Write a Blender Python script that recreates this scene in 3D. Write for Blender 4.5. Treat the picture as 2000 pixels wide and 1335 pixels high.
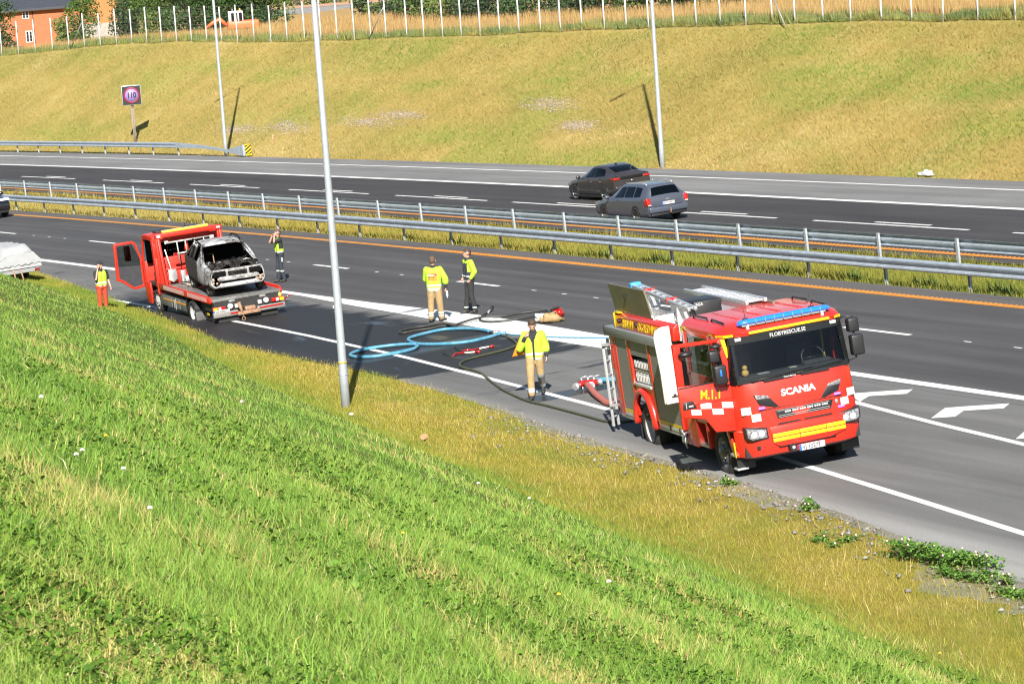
import bpy, bmesh, math, random
import numpy as np
from mathutils import Vector, Matrix, Euler

scene = bpy.context.scene
COL = scene.collection
for _o in list(bpy.data.objects):
    bpy.data.objects.remove(_o)

# ------------------------------------------------------------------ camera
# The world is laid out on the (banked) road plane: z = 0 is the asphalt,
# x to the right of the view, y away from the viewer.
CAM_H, PITCH, ROLL, F_PX = 10.5208, 0.12926, -0.12246, 6213.6   # focal length for a 2000 px wide frame
_f = np.array([0, math.cos(PITCH), -math.sin(PITCH)])
_r0 = np.array([1.0, 0, 0])
_u0 = np.cross(_r0, _f)
_r = _r0 * math.cos(ROLL) + _u0 * math.sin(ROLL)
_u = -_r0 * math.sin(ROLL) + _u0 * math.cos(ROLL)
cam_d = bpy.data.cameras.new('camera')
cam_d.sensor_fit = 'HORIZONTAL'
cam_d.sensor_width = 36.0
cam_d.lens = F_PX / 2000.0 * 36.0
cam_d.clip_start = 0.5
cam_d.clip_end = 6000.0
cam_d.dof.use_dof = True
cam_d.dof.focus_distance = 72.0
cam_d.dof.aperture_fstop = 16.0
cam = bpy.data.objects.new('camera', cam_d)
COL.objects.link(cam)
cam.matrix_world = Matrix(((_r[0], _u[0], -_f[0], 0), (_r[1], _u[1], -_f[1], 0), (_r[2], _u[2], -_f[2], CAM_H), (0, 0, 0, 1)))
scene.camera = cam

# ------------------------------------------------------------------ sky and sun
SUN_EL = math.radians(35.5)
SUN_AZ = math.radians(91.5)          # compass angle (from +x) in which the light travels
world = bpy.data.worlds.new('World')
scene.world = world
world.use_nodes = True
_nt = world.node_tree
_sky = _nt.nodes.new('ShaderNodeTexSky')
_sky.sky_type = 'NISHITA'
_sky.sun_disc = False
_sky.sun_elevation = SUN_EL
_sky.sun_rotation = math.radians(178.5)
_sky.air_density = 1.0
_sky.dust_density = 0.6
_bg = _nt.nodes['Background']
_bg.inputs['Strength'].default_value = 0.05
_nt.links.new(_sky.outputs[0], _bg.inputs[0])
sun_d = bpy.data.lights.new('sun', 'SUN')
sun_d.energy = 5.0
sun_d.angle = math.radians(0.53)
sun_d.color = (1.0, 0.955, 0.88)
sun = bpy.data.objects.new('sun', sun_d)
COL.objects.link(sun)
SUN_DIR = Vector((math.cos(SUN_AZ) * math.cos(SUN_EL), math.sin(SUN_AZ) * math.cos(SUN_EL), -math.sin(SUN_EL)))
sun.rotation_euler = SUN_DIR.to_track_quat('-Z', 'Y').to_euler()
sun.location = (0, -30, 60)

vs = scene.view_settings
vs.view_transform = 'Standard'
vs.look = 'None'
vs.exposure = 1.30
vs.gamma = 1.0
vs.use_curve_mapping = False
scene.cycles.pixel_filter_type = 'BLACKMAN_HARRIS'
scene.cycles.filter_width = 1.15
scene.cycles.max_bounces = 5
scene.cycles.diffuse_bounces = 2
scene.cycles.glossy_bounces = 3
scene.cycles.transparent_max_bounces = 12
scene.cycles.sample_clamp_indirect = 6.0

# ------------------------------------------------------------------ helpers
ANG = math.radians(114.5)                       # direction of the road, receding to the left
ES = np.array([math.cos(ANG), math.sin(ANG)])   # along the road
ED = np.array([math.sin(ANG), -math.cos(ANG)])  # across it, towards the far bank
UP = Vector((0.05, -0.009, 1.0)).normalized()   # plumb line seen from the banked road
PLUMB = Vector((0, 0, 1)).rotation_difference(UP)


def bend(s, d):
    s = np.asarray(s, float)
    d = np.asarray(d, float)
    n = -0.00038 * np.clip(s - 88, 0, 120) ** 2
    f = -0.00024 * np.clip(s - 100, 0, 200) ** 2
    t = np.clip((d - 43.9) / 3.0, 0, 1)
    return n * (1 - t) + f * t


def W(s, d, z=0.0):
    d2 = d + float(bend(s, d))
    return Vector((s * ES[0] + d2 * ED[0], s * ES[1] + d2 * ED[1], z))


def Wn(s, d, z):
    d2 = d + bend(s, d)
    return np.stack([s * ES[0] + d2 * ED[0], s * ES[1] + d2 * ED[1], z], -1)


def road_dir(s, d):
    a = W(s - 1, d)
    b = W(s + 1, d)
    return math.atan2(b.y - a.y, b.x - a.x)


class MB:
    """Collects shapes into one mesh."""

    def __init__(self):
        self.v, self.f, self.m, self.s = [], [], [], []

    def add(self, vs, fs, m=0, smooth=False):
        o = len(self.v)
        self.v += [tuple(p) for p in vs]
        for f in fs:
            self.f.append([i + o for i in f])
            self.m.append(m)
            self.s.append(smooth)
        return self

    def box(self, x0, x1, y0, y1, z0, z1, m=0, M=None):
        vs = [(x, y, z) for x in (x0, x1) for y in (y0, y1) for z in (z0, z1)]
        if M is not None:
            vs = [M @ Vector(p) for p in vs]
        return self.add(vs, [(0, 1, 3, 2), (4, 6, 7, 5), (0, 4, 5, 1), (2, 3, 7, 6), (0, 2, 6, 4), (1, 5, 7, 3)], m)

    def prism(self, poly, a, b, axis='y', m=0, M=None):
        """poly: 2-D outline in the plane across the axis, pushed from a to b along it."""
        n = len(poly)

        def put(p, t):
            if axis == 'y':
                q = (p[0], t, p[1])
            elif axis == 'x':
                q = (t, p[0], p[1])
            else:
                q = (p[0], p[1], t)
            return M @ Vector(q) if M is not None else q
        vs = [put(p, a) for p in poly] + [put(p, b) for p in poly]
        fs = [list(range(n)), list(range(2 * n - 1, n - 1, -1))] + [(i, (i + 1) % n, n + (i + 1) % n, n + i) for i in range(n)]
        return self.add(vs, fs, m)

    def cyl(self, p0, p1, r0, r1=None, n=12, m=0, caps=True, smooth=True):
        r1 = r0 if r1 is None else r1
        p0, p1 = Vector(p0), Vector(p1)
        d = (p1 - p0).normalized()
        a = d.orthogonal().normalized()
        b = d.cross(a)
        vs = []
        for p, r in ((p0, r0), (p1, r1)):
            for i in range(n):
                t = 2 * math.pi * i / n
                vs.append(p + a * (r * math.cos(t)) + b * (r * math.sin(t)))
        self.add(vs, [(i, (i + 1) % n, n + (i + 1) % n, n + i) for i in range(n)], m, smooth)
        if caps:
            o = len(self.v) - 2 * n
            self.f += [[o + i for i in range(n - 1, -1, -1)], [o + n + i for i in range(n)]]
            self.m += [m, m]
            self.s += [False, False]
        return self

    def tube(self, pts, r, n=8, m=0, closed=False):
        pts = [Vector(p) for p in pts]
        rs = r if isinstance(r, (list, tuple)) else [r] * len(pts)
        rings = []
        prev = None
        for i, p in enumerate(pts):
            q0 = pts[i - 1] if (i > 0 or closed) else p
            q1 = pts[(i + 1) % len(pts)] if (i < len(pts) - 1 or closed) else p
            t = (q1 - q0).normalized()
            if prev is None:
                a = t.cross(Vector((0, 0, 1)))
                if a.length < 1e-3:
                    a = t.orthogonal()
            else:
                a = prev - t * prev.dot(t)
            a.normalize()
            prev = a
            b = t.cross(a)
            rings.append([p + a * (rs[i] * math.cos(2 * math.pi * k / n)) + b * (rs[i] * math.sin(2 * math.pi * k / n)) for k in range(n)])
        vs = [q for ring in rings for q in ring]
        L = len(pts)
        fs = []
        for i in range(L if closed else L - 1):
            j = (i + 1) % L
            for k in range(n):
                fs.append((i * n + k, i * n + (k + 1) % n, j * n + (k + 1) % n, j * n + k))
        self.add(vs, fs, m, True)
        if not closed:
            self.add(rings[0], [list(range(n))], m)
            self.add(rings[-1], [list(range(n))], m)
        return self

    def lathe(self, prof, c, axis='y', n=24, m=0, sign=1, smooth=True):
        """prof: (radius, offset along the axis); c: centre."""
        vs = []
        for r, o in prof:
            for i in range(n):
                t = 2 * math.pi * i / n
                a, b = r * math.cos(t), r * math.sin(t)
                q = {'y': (a, sign * o, b), 'x': (sign * o, a, b), 'z': (a, b, sign * o)}[axis]
                vs.append((c[0] + q[0], c[1] + q[1], c[2] + q[2]))
        fs = []
        for j in range(len(prof) - 1):
            for i in range(n):
                fs.append((j * n + i, j * n + (i + 1) % n, (j + 1) * n + (i + 1) % n, (j + 1) * n + i))
        return self.add(vs, fs, m, smooth)

    def sphere(self, c, r, nu=10, nv=7, m=0, sc=(1, 1, 1)):
        prof = [(r * math.sin(math.pi * k / nv) + (1e-4 if k in (0, nv) else 0), -r * math.cos(math.pi * k / nv)) for k in range(nv + 1)]
        vs = []
        for rr, o in prof:
            for i in range(nu):
                t = 2 * math.pi * i / nu
                vs.append((c[0] + sc[0] * rr * math.cos(t), c[1] + sc[1] * rr * math.sin(t), c[2] + sc[2] * o))
        fs = [(j * nu + i, j * nu + (i + 1) % nu, (j + 1) * nu + (i + 1) % nu, (j + 1) * nu + i) for j in range(nv) for i in range(nu)]
        return self.add(vs, fs, m, True)

    def rings(self, rings, m=0, smooth=True, cap0=True, cap1=True):
        n = len(rings[0])
        vs = [p for r in rings for p in r]
        fs = [(j * n + i, j * n + (i + 1) % n, (j + 1) * n + (i + 1) % n, (j + 1) * n + i) for j in range(len(rings) - 1) for i in range(n)]
        self.add(vs, fs, m, smooth)
        if cap0:
            self.add(rings[0], [list(range(n))], m)
        if cap1:
            self.add(rings[-1], [list(range(n))], m)
        return self

    def build(self, name, mats, parent=None, bevel=0.0, segs=2, flat=False, merge=True, recalc=True):
        me = bpy.data.meshes.new(name)
        bm = bmesh.new()
        vv = [bm.verts.new(p) for p in self.v]
        for f, m, s in zip(self.f, self.m, self.s):
            try:
                q = bm.faces.new([vv[i] for i in f])
            except ValueError:
                continue
            q.material_index = m
            q.smooth = s
        if merge:
            bmesh.ops.remove_doubles(bm, verts=bm.verts, dist=1e-5)
        if recalc:
            bmesh.ops.recalc_face_normals(bm, faces=bm.faces)
        if bevel > 0:
            ed = [e for e in bm.edges if len(e.link_faces) == 2 and e.calc_face_angle(0) > 0.6]
            try:
                bmesh.ops.bevel(bm, geom=ed, offset=bevel, segments=segs, affect='EDGES', profile=0.5, clamp_overlap=True)
            except Exception:
                pass
            if not flat:
                for q in bm.faces:
                    q.smooth = True
        bm.to_mesh(me)
        bm.free()
        if not isinstance(mats, (list, tuple)):
            mats = [mats]
        for q in mats:
            me.materials.append(q)
        if bevel > 0 and not flat:
            try:
                me.set_sharp_from_angle(angle=math.radians(50))
            except Exception:
                pass
        return put(name, me, parent)


def split_build(mb, name, mats, parent=None, bevel=0.0, **k):
    """Each loose piece becomes an object of its own."""
    root = list(range(len(mb.v)))

    def find(i):
        while root[i] != i:
            root[i] = root[root[i]]
            i = root[i]
        return i
    key = {}
    for i, p in enumerate(mb.v):                 # caps repeat their ring's corners
        q = (round(p[0], 5), round(p[1], 5), round(p[2], 5))
        if q in key:
            root[find(i)] = find(key[q])
        else:
            key[q] = i
    for f in mb.f:
        for j in f[1:]:
            root[find(j)] = find(f[0])
    groups = {}
    for n, f in enumerate(mb.f):
        groups.setdefault(find(f[0]), []).append(n)
    out = []
    for g in groups.values():
        used = sorted({i for n in g for i in mb.f[n]})
        mp = {i: j for j, i in enumerate(used)}
        q = MB()
        q.v = [mb.v[i] for i in used]
        q.f = [[mp[i] for i in mb.f[n]] for n in g]
        q.m = [mb.m[n] for n in g]
        q.s = [mb.s[n] for n in g]
        out.append(q.build(name, mats, parent, bevel, **k))
    return out


def put(name, me, parent=None):
    o = bpy.data.objects.new(name, me)
    COL.objects.link(o)
    if parent is not None:
        o.parent = parent
    return o


def tag(o, label=None, cat=None, group=None, kind=None):
    if label:
        o['label'] = label
    if cat:
        o['category'] = cat
    if group:
        o['group'] = group
    if kind:
        o['kind'] = kind
    return o


def thing(name, loc=(0, 0, 0), rot=(0, 0, 0), label=None, cat=None, group=None):
    o = bpy.data.objects.new(name, None)
    COL.objects.link(o)
    o.empty_display_size = 0.2
    o.location = loc
    o.rotation_euler = rot
    return tag(o, label, cat, group)


def plumb(o, yaw=0.0):
    """Stand an object upright (plumb) at its place, turned by yaw."""
    o.rotation_mode = 'QUATERNION'
    o.rotation_quaternion = PLUMB @ Euler((0, 0, yaw)).to_quaternion()
    return o


def share(name, me, parent, loc=(0, 0, 0), rot=(0, 0, 0)):
    o = put(name, me, parent)
    o.location = loc
    o.rotation_euler = rot
    return o


# ------------------------------------------------------------------ materials
def _noise(nt, scale, detail=4, rough=0.55, vec=None, dist=0.0):
    n = nt.nodes.new('ShaderNodeTexNoise')
    n.inputs['Scale'].default_value = scale
    n.inputs['Detail'].default_value = detail
    n.inputs['Roughness'].default_value = rough
    n.inputs['Distortion'].default_value = dist
    if vec is not None:
        nt.links.new(vec, n.inputs['Vector'])
    return n


def _ramp(nt, src, stops):
    r = nt.nodes.new('ShaderNodeValToRGB')
    e = r.color_ramp.elements
    while len(e) < len(stops):
        e.new(0.5)
    for k, (p, c) in enumerate(stops):
        e[k].position = p
        e[k].color = (c[0], c[1], c[2], 1) if isinstance(c, (tuple, list)) else (c, c, c, 1)
    nt.links.new(src, r.inputs[0])
    return r


def _mix(nt, fac, a, b, mode='MIX'):
    m = nt.nodes.new('ShaderNodeMix')
    m.data_type = 'RGBA'
    m.blend_type = mode
    for k, v in ((0, fac), (6, a), (7, b)):
        if hasattr(v, 'is_linked') or isinstance(v, bpy.types.NodeSocket):
            nt.links.new(v, m.inputs[k])
        elif isinstance(v, (tuple, list)):
            m.inputs[k].default_value = (*v[:3], 1)
        else:
            m.inputs[k].default_value = v
    return m.outputs[2]


def _math(nt, op, a, b=None, c=None, clamp=False):
    m = nt.nodes.new('ShaderNodeMath')
    m.operation = op
    m.use_clamp = clamp
    for k, v in enumerate((a, b, c)):
        if v is None:
            continue
        if isinstance(v, bpy.types.NodeSocket):
            nt.links.new(v, m.inputs[k])
        else:
            m.inputs[k].default_value = v
    return m.outputs[0]


def _smooth(nt, v, lo, hi):
    m = nt.nodes.new('ShaderNodeMapRange')
    m.interpolation_type = 'SMOOTHSTEP'
    nt.links.new(v, m.inputs[0])
    m.inputs[1].default_value = lo
    m.inputs[2].default_value = hi
    return m.outputs[0]


def new_mat(name):
    m = bpy.data.materials.new(name)
    m.use_nodes = True
    return m, m.node_tree, m.node_tree.nodes['Principled BSDF']


def _obj(nt):
    return nt.nodes.new('ShaderNodeTexCoord').outputs['Object']


def mat(name, col, rough=0.5, metal=0.0, coat=0.0, var=0.12, vscale=6.0, bump=0.0, bscale=60.0, spec=0.5, emit=None, estr=1.0, dirt=None, dscale=3.0, damt=0.5):
    m, nt, b = new_mat(name)
    b.inputs['Roughness'].default_value = rough
    b.inputs['Metallic'].default_value = metal
    b.inputs['Specular IOR Level'].default_value = spec
    b.inputs['Coat Weight'].default_value = coat
    b.inputs['Coat Roughness'].default_value = 0.06
    oc = _obj(nt)
    base = col
    if var > 0:
        n = _noise(nt, vscale, 5, 0.6, oc)
        lo = tuple(c * (1 - var) for c in col)
        hi = tuple(min(1, c * (1 + var)) for c in col)
        base = _ramp(nt, n.outputs[0], [(0.3, lo), (0.7, hi)]).outputs[0]
    if dirt is not None:
        n = _noise(nt, dscale, 8, 0.7, oc, 0.4)
        f = _ramp(nt, n.outputs[0], [(0.45, 0.0), (0.75, damt)]).outputs[0]
        base = _mix(nt, f, base, dirt)
    if isinstance(base, tuple):
        b.inputs['Base Color'].default_value = (*base, 1)
    else:
        nt.links.new(base, b.inputs['Base Color'])
    if bump > 0:
        n = _noise(nt, bscale, 4, 0.6, oc)
        bp = nt.nodes.new('ShaderNodeBump')
        bp.inputs['Strength'].default_value = bump
        bp.inputs['Distance'].default_value = 0.02
        nt.links.new(n.outputs[0], bp.inputs['Height'])
        nt.links.new(bp.outputs[0], b.inputs['Normal'])
    if emit:
        b.inputs['Emission Color'].default_value = (*emit, 1)
        b.inputs['Emission Strength'].default_value = estr
    return m


def glass_mat(name, tint=(0.25, 0.3, 0.3), gloss=0.75):
    m = bpy.data.materials.new(name)
    m.use_nodes = True
    nt = m.node_tree
    nt.nodes.clear()
    out = nt.nodes.new('ShaderNodeOutputMaterial')
    tr = nt.nodes.new('ShaderNodeBsdfTransparent')
    tr.inputs[0].default_value = (*tint, 1)
    gl = nt.nodes.new('ShaderNodeBsdfGlossy')
    gl.inputs['Roughness'].default_value = 0.02
    gl.inputs[0].default_value = (gloss, gloss, gloss, 1)
    fr = nt.nodes.new('ShaderNodeFresnel')
    fr.inputs[0].default_value = 1.52
    mx = nt.nodes.new('ShaderNodeMixShader')
    nt.links.new(fr.outputs[0], mx.inputs[0])
    nt.links.new(tr.outputs[0], mx.inputs[1])
    nt.links.new(gl.outputs[0], mx.inputs[2])
    nt.links.new(mx.outputs[0], out.inputs[0])
    return m


def leaf_mat(name, transl=0.3, attr='Col', rough=0.6, sat=1.0):
    m, nt, b = new_mat(name)
    a = nt.nodes.new('ShaderNodeAttribute')
    a.attribute_name = attr
    b.inputs['Roughness'].default_value = rough
    b.inputs['Specular IOR Level'].default_value = 0.25
    nt.links.new(a.outputs[0], b.inputs['Base Color'])
    if transl > 0:
        t = nt.nodes.new('ShaderNodeBsdfTranslucent')
        nt.links.new(a.outputs[0], t.inputs[0])
        mx = nt.nodes.new('ShaderNodeMixShader')
        mx.inputs[0].default_value = transl
        nt.links.new(b.outputs[0], mx.inputs[1])
        nt.links.new(t.outputs[0], mx.inputs[2])
        nt.links.new(mx.outputs[0], nt.nodes['Material Output'].inputs[0])
    return m


M = {}
RED = (0.50, 0.020, 0.009)
M['red'] = mat('vehicle_red', RED, 0.34, 0, 0.45, 0.06, 2.0, dirt=(0.26, 0.035, 0.02), dscale=1.3, damt=0.35)
M['red_tow'] = mat('tow_red', (0.46, 0.018, 0.008), 0.42, 0, 0.15, 0.08, 2.0, dirt=(0.16, 0.05, 0.03), damt=0.3)
M['yellow'] = mat('safety_yellow', (0.55, 0.37, 0.008), 0.4, 0, 0, 0.04)
M['white'] = mat('white_paint', (0.45, 0.45, 0.445), 0.4, 0, 0.2, 0.04)
M['offwhite'] = mat('offwhite_panel', (0.36, 0.355, 0.34), 0.5, 0, 0, 0.06)
M['grey'] = mat('shutter_grey', (0.20, 0.20, 0.19), 0.55, 0.2, 0, 0.07)
M['band'] = mat('band_grey', (0.22, 0.23, 0.23), 0.5, 0.3, 0, 0.06)
M['alu'] = mat('aluminium', (0.62, 0.63, 0.64), 0.38, 0.75, 0, 0.1, 12)
M['alu_d'] = mat('aluminium_dull', (0.36, 0.355, 0.33), 0.5, 0.5, 0, 0.12, 8)
M['tread'] = mat('tread_plate', (0.6, 0.6, 0.6), 0.4, 0.7, 0, 0.1, 10, bump=0.6, bscale=45)
M['lid'] = mat('brown_grey_lid', (0.17, 0.155, 0.115), 0.45, 0.3, 0, 0.15, 3)
M['black'] = mat('black_plastic', (0.012, 0.012, 0.013), 0.45, 0, 0, 0.15)
M['blackg'] = mat('black_gloss', (0.008, 0.008, 0.009), 0.12, 0, 0, 0.0)
M['rubber'] = mat('tyre_rubber', (0.022, 0.021, 0.02), 0.85, 0, 0, 0.3, 14, bump=0.3)
M['rim_w'] = mat('white_rim', (0.33, 0.325, 0.31), 0.5, 0, 0, 0.12, 9)
M['rim_d'] = mat('dark_rim', (0.16, 0.16, 0.165), 0.4, 0.6, 0, 0.15, 9)
M['rim_a'] = mat('alloy_rim', (0.42, 0.42, 0.43), 0.35, 0.7, 0, 0.1, 9)
M['chassis'] = mat('chassis_black', (0.014, 0.014, 0.014), 0.7, 0, 0, 0.3)
M['glass'] = glass_mat('dark_glass', (0.13, 0.16, 0.155))
M['glass_w'] = glass_mat('windscreen_glass', (0.60, 0.65, 0.63))
M['glass_c'] = glass_mat('clear_glass', (0.62, 0.68, 0.66))
M['blue'] = mat('blue_lens', (0.01, 0.13, 0.75), 0.2, 0, 0.5, 0.1, 9, emit=(0.02, 0.22, 1.0), estr=0.22)
M['strobe'] = mat('strobe_light', (0.2, 0.1, 0.4), 0.2, 0, 0, 0, emit=(0.36, 0.07, 1.0), estr=1.3)
M['led'] = mat('white_led', (0.40, 0.40, 0.40), 0.15, 0, 0.3, 0, emit=(1, 1, 1), estr=0.05)
M['lamp'] = mat('lamp_glass', (0.28, 0.28, 0.29), 0.15, 0.5, 0.8, 0.75, 24)
M['redlens'] = mat('red_lens', (0.30, 0.009, 0.006), 0.2, 0, 0.5, 0.1)
M['amber'] = mat('amber_lens', (0.9, 0.32, 0.02), 0.2, 0, 0.5, 0.1)
M['ambers'] = mat('amber_beacon', (0.9, 0.4, 0.05), 0.2, 0, 0.5, 0.25, 14, emit=(1, 0.5, 0.1), estr=0.12)
M['plate'] = mat('number_plate', (0.42, 0.42, 0.42), 0.4, 0, 0, 0.02)
M['eublue'] = mat('plate_blue', (0.02, 0.1, 0.5), 0.4, 0, 0, 0)
M['ink'] = mat('plate_ink', (0.03, 0.03, 0.035), 0.5, 0, 0, 0)
M['galv'] = mat('galvanised_steel', (0.44, 0.50, 0.56), 0.42, 0.55, 0, 0.14, 5, dirt=(0.3, 0.33, 0.36), dscale=2.0, damt=0.5)
M['galvp'] = mat('galvanised_post', (0.36, 0.39, 0.42), 0.5, 0.4, 0, 0.12, 8)
M['seat'] = mat('seat_fabric', (0.03, 0.03, 0.035), 0.9, 0, 0, 0.2)
M['skin'] = mat('skin', (0.36, 0.20, 0.145), 0.5, 0, 0, 0.08, 12)
M['hiviz'] = mat('hiviz_yellow', (0.30, 0.48, 0.025), 0.75, 0, 0, 0.10, 8, bump=0.35, bscale=14)
M['reflect'] = mat('reflective_band', (0.42, 0.45, 0.42), 0.5, 0, 0, 0.1, 30)
M['tan'] = mat('tan_cloth', (0.27, 0.185, 0.085), 0.85, 0, 0, 0.18, 9, bump=0.5, bscale=16)
M['navy'] = mat('navy_cloth', (0.018, 0.022, 0.032), 0.85, 0, 0, 0.25, 9, bump=0.5, bscale=16)
M['blackc'] = mat('black_cloth', (0.016, 0.016, 0.017), 0.9, 0, 0, 0.25, 9, bump=0.5, bscale=16)
M['orangec'] = mat('orange_cloth', (0.36, 0.040, 0.012), 0.85, 0, 0, 0.14, 9, bump=0.5, bscale=16)
M['boot'] = mat('boot_leather', (0.02, 0.018, 0.016), 0.6, 0, 0, 0.2)
M['hair_b'] = mat('brown_hair', (0.045, 0.026, 0.015), 0.7, 0, 0, 0.3, 40, bump=0.6, bscale=70)
M['hair_l'] = mat('light_hair', (0.075, 0.047, 0.03), 0.7, 0, 0, 0.3, 40, bump=0.6, bscale=70)
M['hair_d'] = mat('dark_hair', (0.045, 0.03, 0.022), 0.7, 0, 0, 0.3, 40, bump=0.6, bscale=70)
M['orange_bag'] = mat('orange_plastic', (0.55, 0.17, 0.008), 0.5, 0, 0, 0.06)
M['hose_blue'] = mat('blue_hose', (0.055, 0.20, 0.30), 0.5, 0, 0, 0.2, 9, dirt=(0.3, 0.4, 0.42), damt=0.3)
M['hose_black'] = mat('black_hose', (0.025, 0.025, 0.022), 0.55, 0, 0, 0.3, 9)
M['hose_olive'] = mat('olive_hose', (0.05, 0.055, 0.025), 0.55, 0, 0, 0.3, 9)
M['hose_red'] = mat('red_brown_hose', (0.33, 0.09, 0.07), 0.6, 0, 0, 0.2, 9)
M['wood_w'] = mat('pale_grip', (0.7, 0.66, 0.58), 0.6, 0, 0, 0.1)
M['rust'] = mat('rusty_steel', (0.27, 0.16, 0.10), 0.8, 0.2, 0, 0.35, 14, bump=0.4)
M['beam'] = mat('bumper_grey', (0.19, 0.185, 0.175), 0.55, 0.2, 0, 0.15, 9, dirt=(0.2, 0.16, 0.13), damt=0.5)
M['tarp'] = mat('grey_tarp', (0.28, 0.285, 0.29), 0.6, 0, 0, 0.08, 4, bump=0.5, bscale=7)
M['gutter'] = mat('dark_trim', (0.03, 0.028, 0.027), 0.5, 0, 0, 0.1)


def text(s, size, origin, xdir, ydir, m, parent, name, bold=0.02, depth=0.004, align='LEFT', xs=1.0, shear=0.0):
    cu = bpy.data.curves.new(name, 'FONT')
    cu.body = s
    cu.size = size
    cu.offset = bold * size
    cu.extrude = depth
    cu.align_x = align
    cu.shear = shear
    cu.resolution_u = 3
    tmp = bpy.data.objects.new('tmp_text', cu)
    COL.objects.link(tmp)
    dg = bpy.context.evaluated_depsgraph_get()
    me = bpy.data.meshes.new_from_object(tmp.evaluated_get(dg))
    bpy.data.objects.remove(tmp)
    me.materials.clear()
    me.materials.append(m)
    me.name = name
    x = Vector(xdir).normalized() * xs
    y = Vector(ydir).normalized()
    z = x.cross(y).normalized()
    o = put(name, me, parent)
    mm = Matrix(((x.x, y.x, z.x, origin[0]), (x.y, y.y, z.y, origin[1]), (x.z, y.z, z.z, origin[2]), (0, 0, 0, 1)))
    me.transform(mm)
    return o


def wheel(parent, c, r, w, sgn, rim='rim_a', name='wheel', style='disc', n=28, spokes=0, rim_r=0.62):
    """Wheel with its axle along y; sgn: side on which the rim shows."""
    y0 = c[1] - sgn * w / 2
    y1 = c[1] + sgn * w / 2
    root = MB()
    prof = [(r * rim_r, 0.0), (r * 0.86, -0.0), (r * 0.97, 0.03), (r, w * 0.25), (r, w * 0.75), (r * 0.97, w - 0.03), (r * 0.88, w + 0.004), (r * rim_r, w - 0.01), (r * rim_r * 0.97, w * 0.5)]
    root.lathe(prof, (c[0], y0, c[2]), 'y', n, 0, sgn)
    root.lathe([(1e-3, 0.0), (r * rim_r, 0.0)], (c[0], y0, c[2]), 'y', n, 0, sgn)
    t = root.build(name, M['rubber'], parent)
    q = MB()
    if style == 'dish':      # twin rear wheel: deep dish
        q.lathe([(r * rim_r * 0.99, w - 0.012), (r * rim_r * 0.9, w - 0.03), (r * rim_r * 0.82, w * 0.45), (r * rim_r * 0.5, w * 0.38), (r * 0.2, w * 0.42), (r * 0.19, w * 0.75), (1e-3, w * 0.78)], (c[0], y0, c[2]), 'y', n, 0, sgn)
    elif style == 'hub':     # steered truck wheel: domed with studs
        q.lathe([(r * rim_r * 0.99, w - 0.012), (r * rim_r * 0.9, w - 0.03), (r * rim_r * 0.8, w * 0.7), (r * rim_r * 0.62, w * 0.95), (r * 0.24, w * 0.98), (r * 0.22, w * 1.15), (1e-3, w * 1.17)], (c[0], y0, c[2]), 'y', n, 0, sgn)
        for k in range(10):
            a = 2 * math.pi * k / 10
            p = Vector((c[0] + math.cos(a) * r * 0.32, y0 + sgn * w * 0.97, c[2] + math.sin(a) * r * 0.32))
            q.cyl(p, p + Vector((0, sgn * 0.04, 0)), 0.018, n=6)
    else:
        q.lathe([(r * rim_r * 0.99, w - 0.012), (r * rim_r * 0.92, w - 0.02), (r * rim_r * 0.86, w * 0.6)], (c[0], y0, c[2]), 'y', n, 0, sgn)
        q.lathe([(r * 0.16, w * 0.85), (1e-3, w * 0.88)], (c[0], y0, c[2]), 'y', 12, 0, sgn)
        ns = spokes or 5
        for k in range(ns):
            a = 2 * math.pi * k / ns
            u = Vector((math.cos(a), 0, math.sin(a)))
            v = Vector((-math.sin(a), 0, math.cos(a)))
            cc = Vector((c[0], y0 + sgn * w * 0.84, c[2]))
            i0, i1 = cc + u * r * 0.1, cc + u * r * rim_r * 0.95 + Vector((0, sgn * w * 0.04, 0))
            h0, h1 = v * r * 0.10, v * r * 0.075
            q.add([i0 - h0, i0 + h0, i1 + h1, i1 - h1], [(0, 1, 2, 3)])
    q.build('rim', M[rim], t, recalc=True)
    return t


def fade(a, b, t):
    return a + (b - a) * t


_rs = np.random.RandomState(7)


class VNoise:
    """Smooth lattice noise for scattering and relief."""

    def __init__(self, seed):
        self.t = np.random.RandomState(seed).rand(256, 256)

    def __call__(self, x, y, sc=1.0):
        x = np.asarray(x, float) / sc + 1000.0
        y = np.asarray(y, float) / sc + 1000.0
        i, j = np.floor(x).astype(int), np.floor(y).astype(int)
        u, v = x - i, y - j
        u, v = u * u * (3 - 2 * u), v * v * (3 - 2 * v)
        t = self.t
        a = t[i % 256, j % 256] * (1 - u) + t[(i + 1) % 256, j % 256] * u
        b = t[i % 256, (j + 1) % 256] * (1 - u) + t[(i + 1) % 256, (j + 1) % 256] * u
        return a * (1 - v) + b * v

    def fbm(self, x, y, sc=1.0, o=4):
        s, a, n = 0.0, 0.5, 0.0
        for k in range(o):
            s = s + a * self(x + 17.3 * k, y - 9.1 * k, sc / 2 ** k)
            n += a
            a *= 0.5
        return s / n


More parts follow.
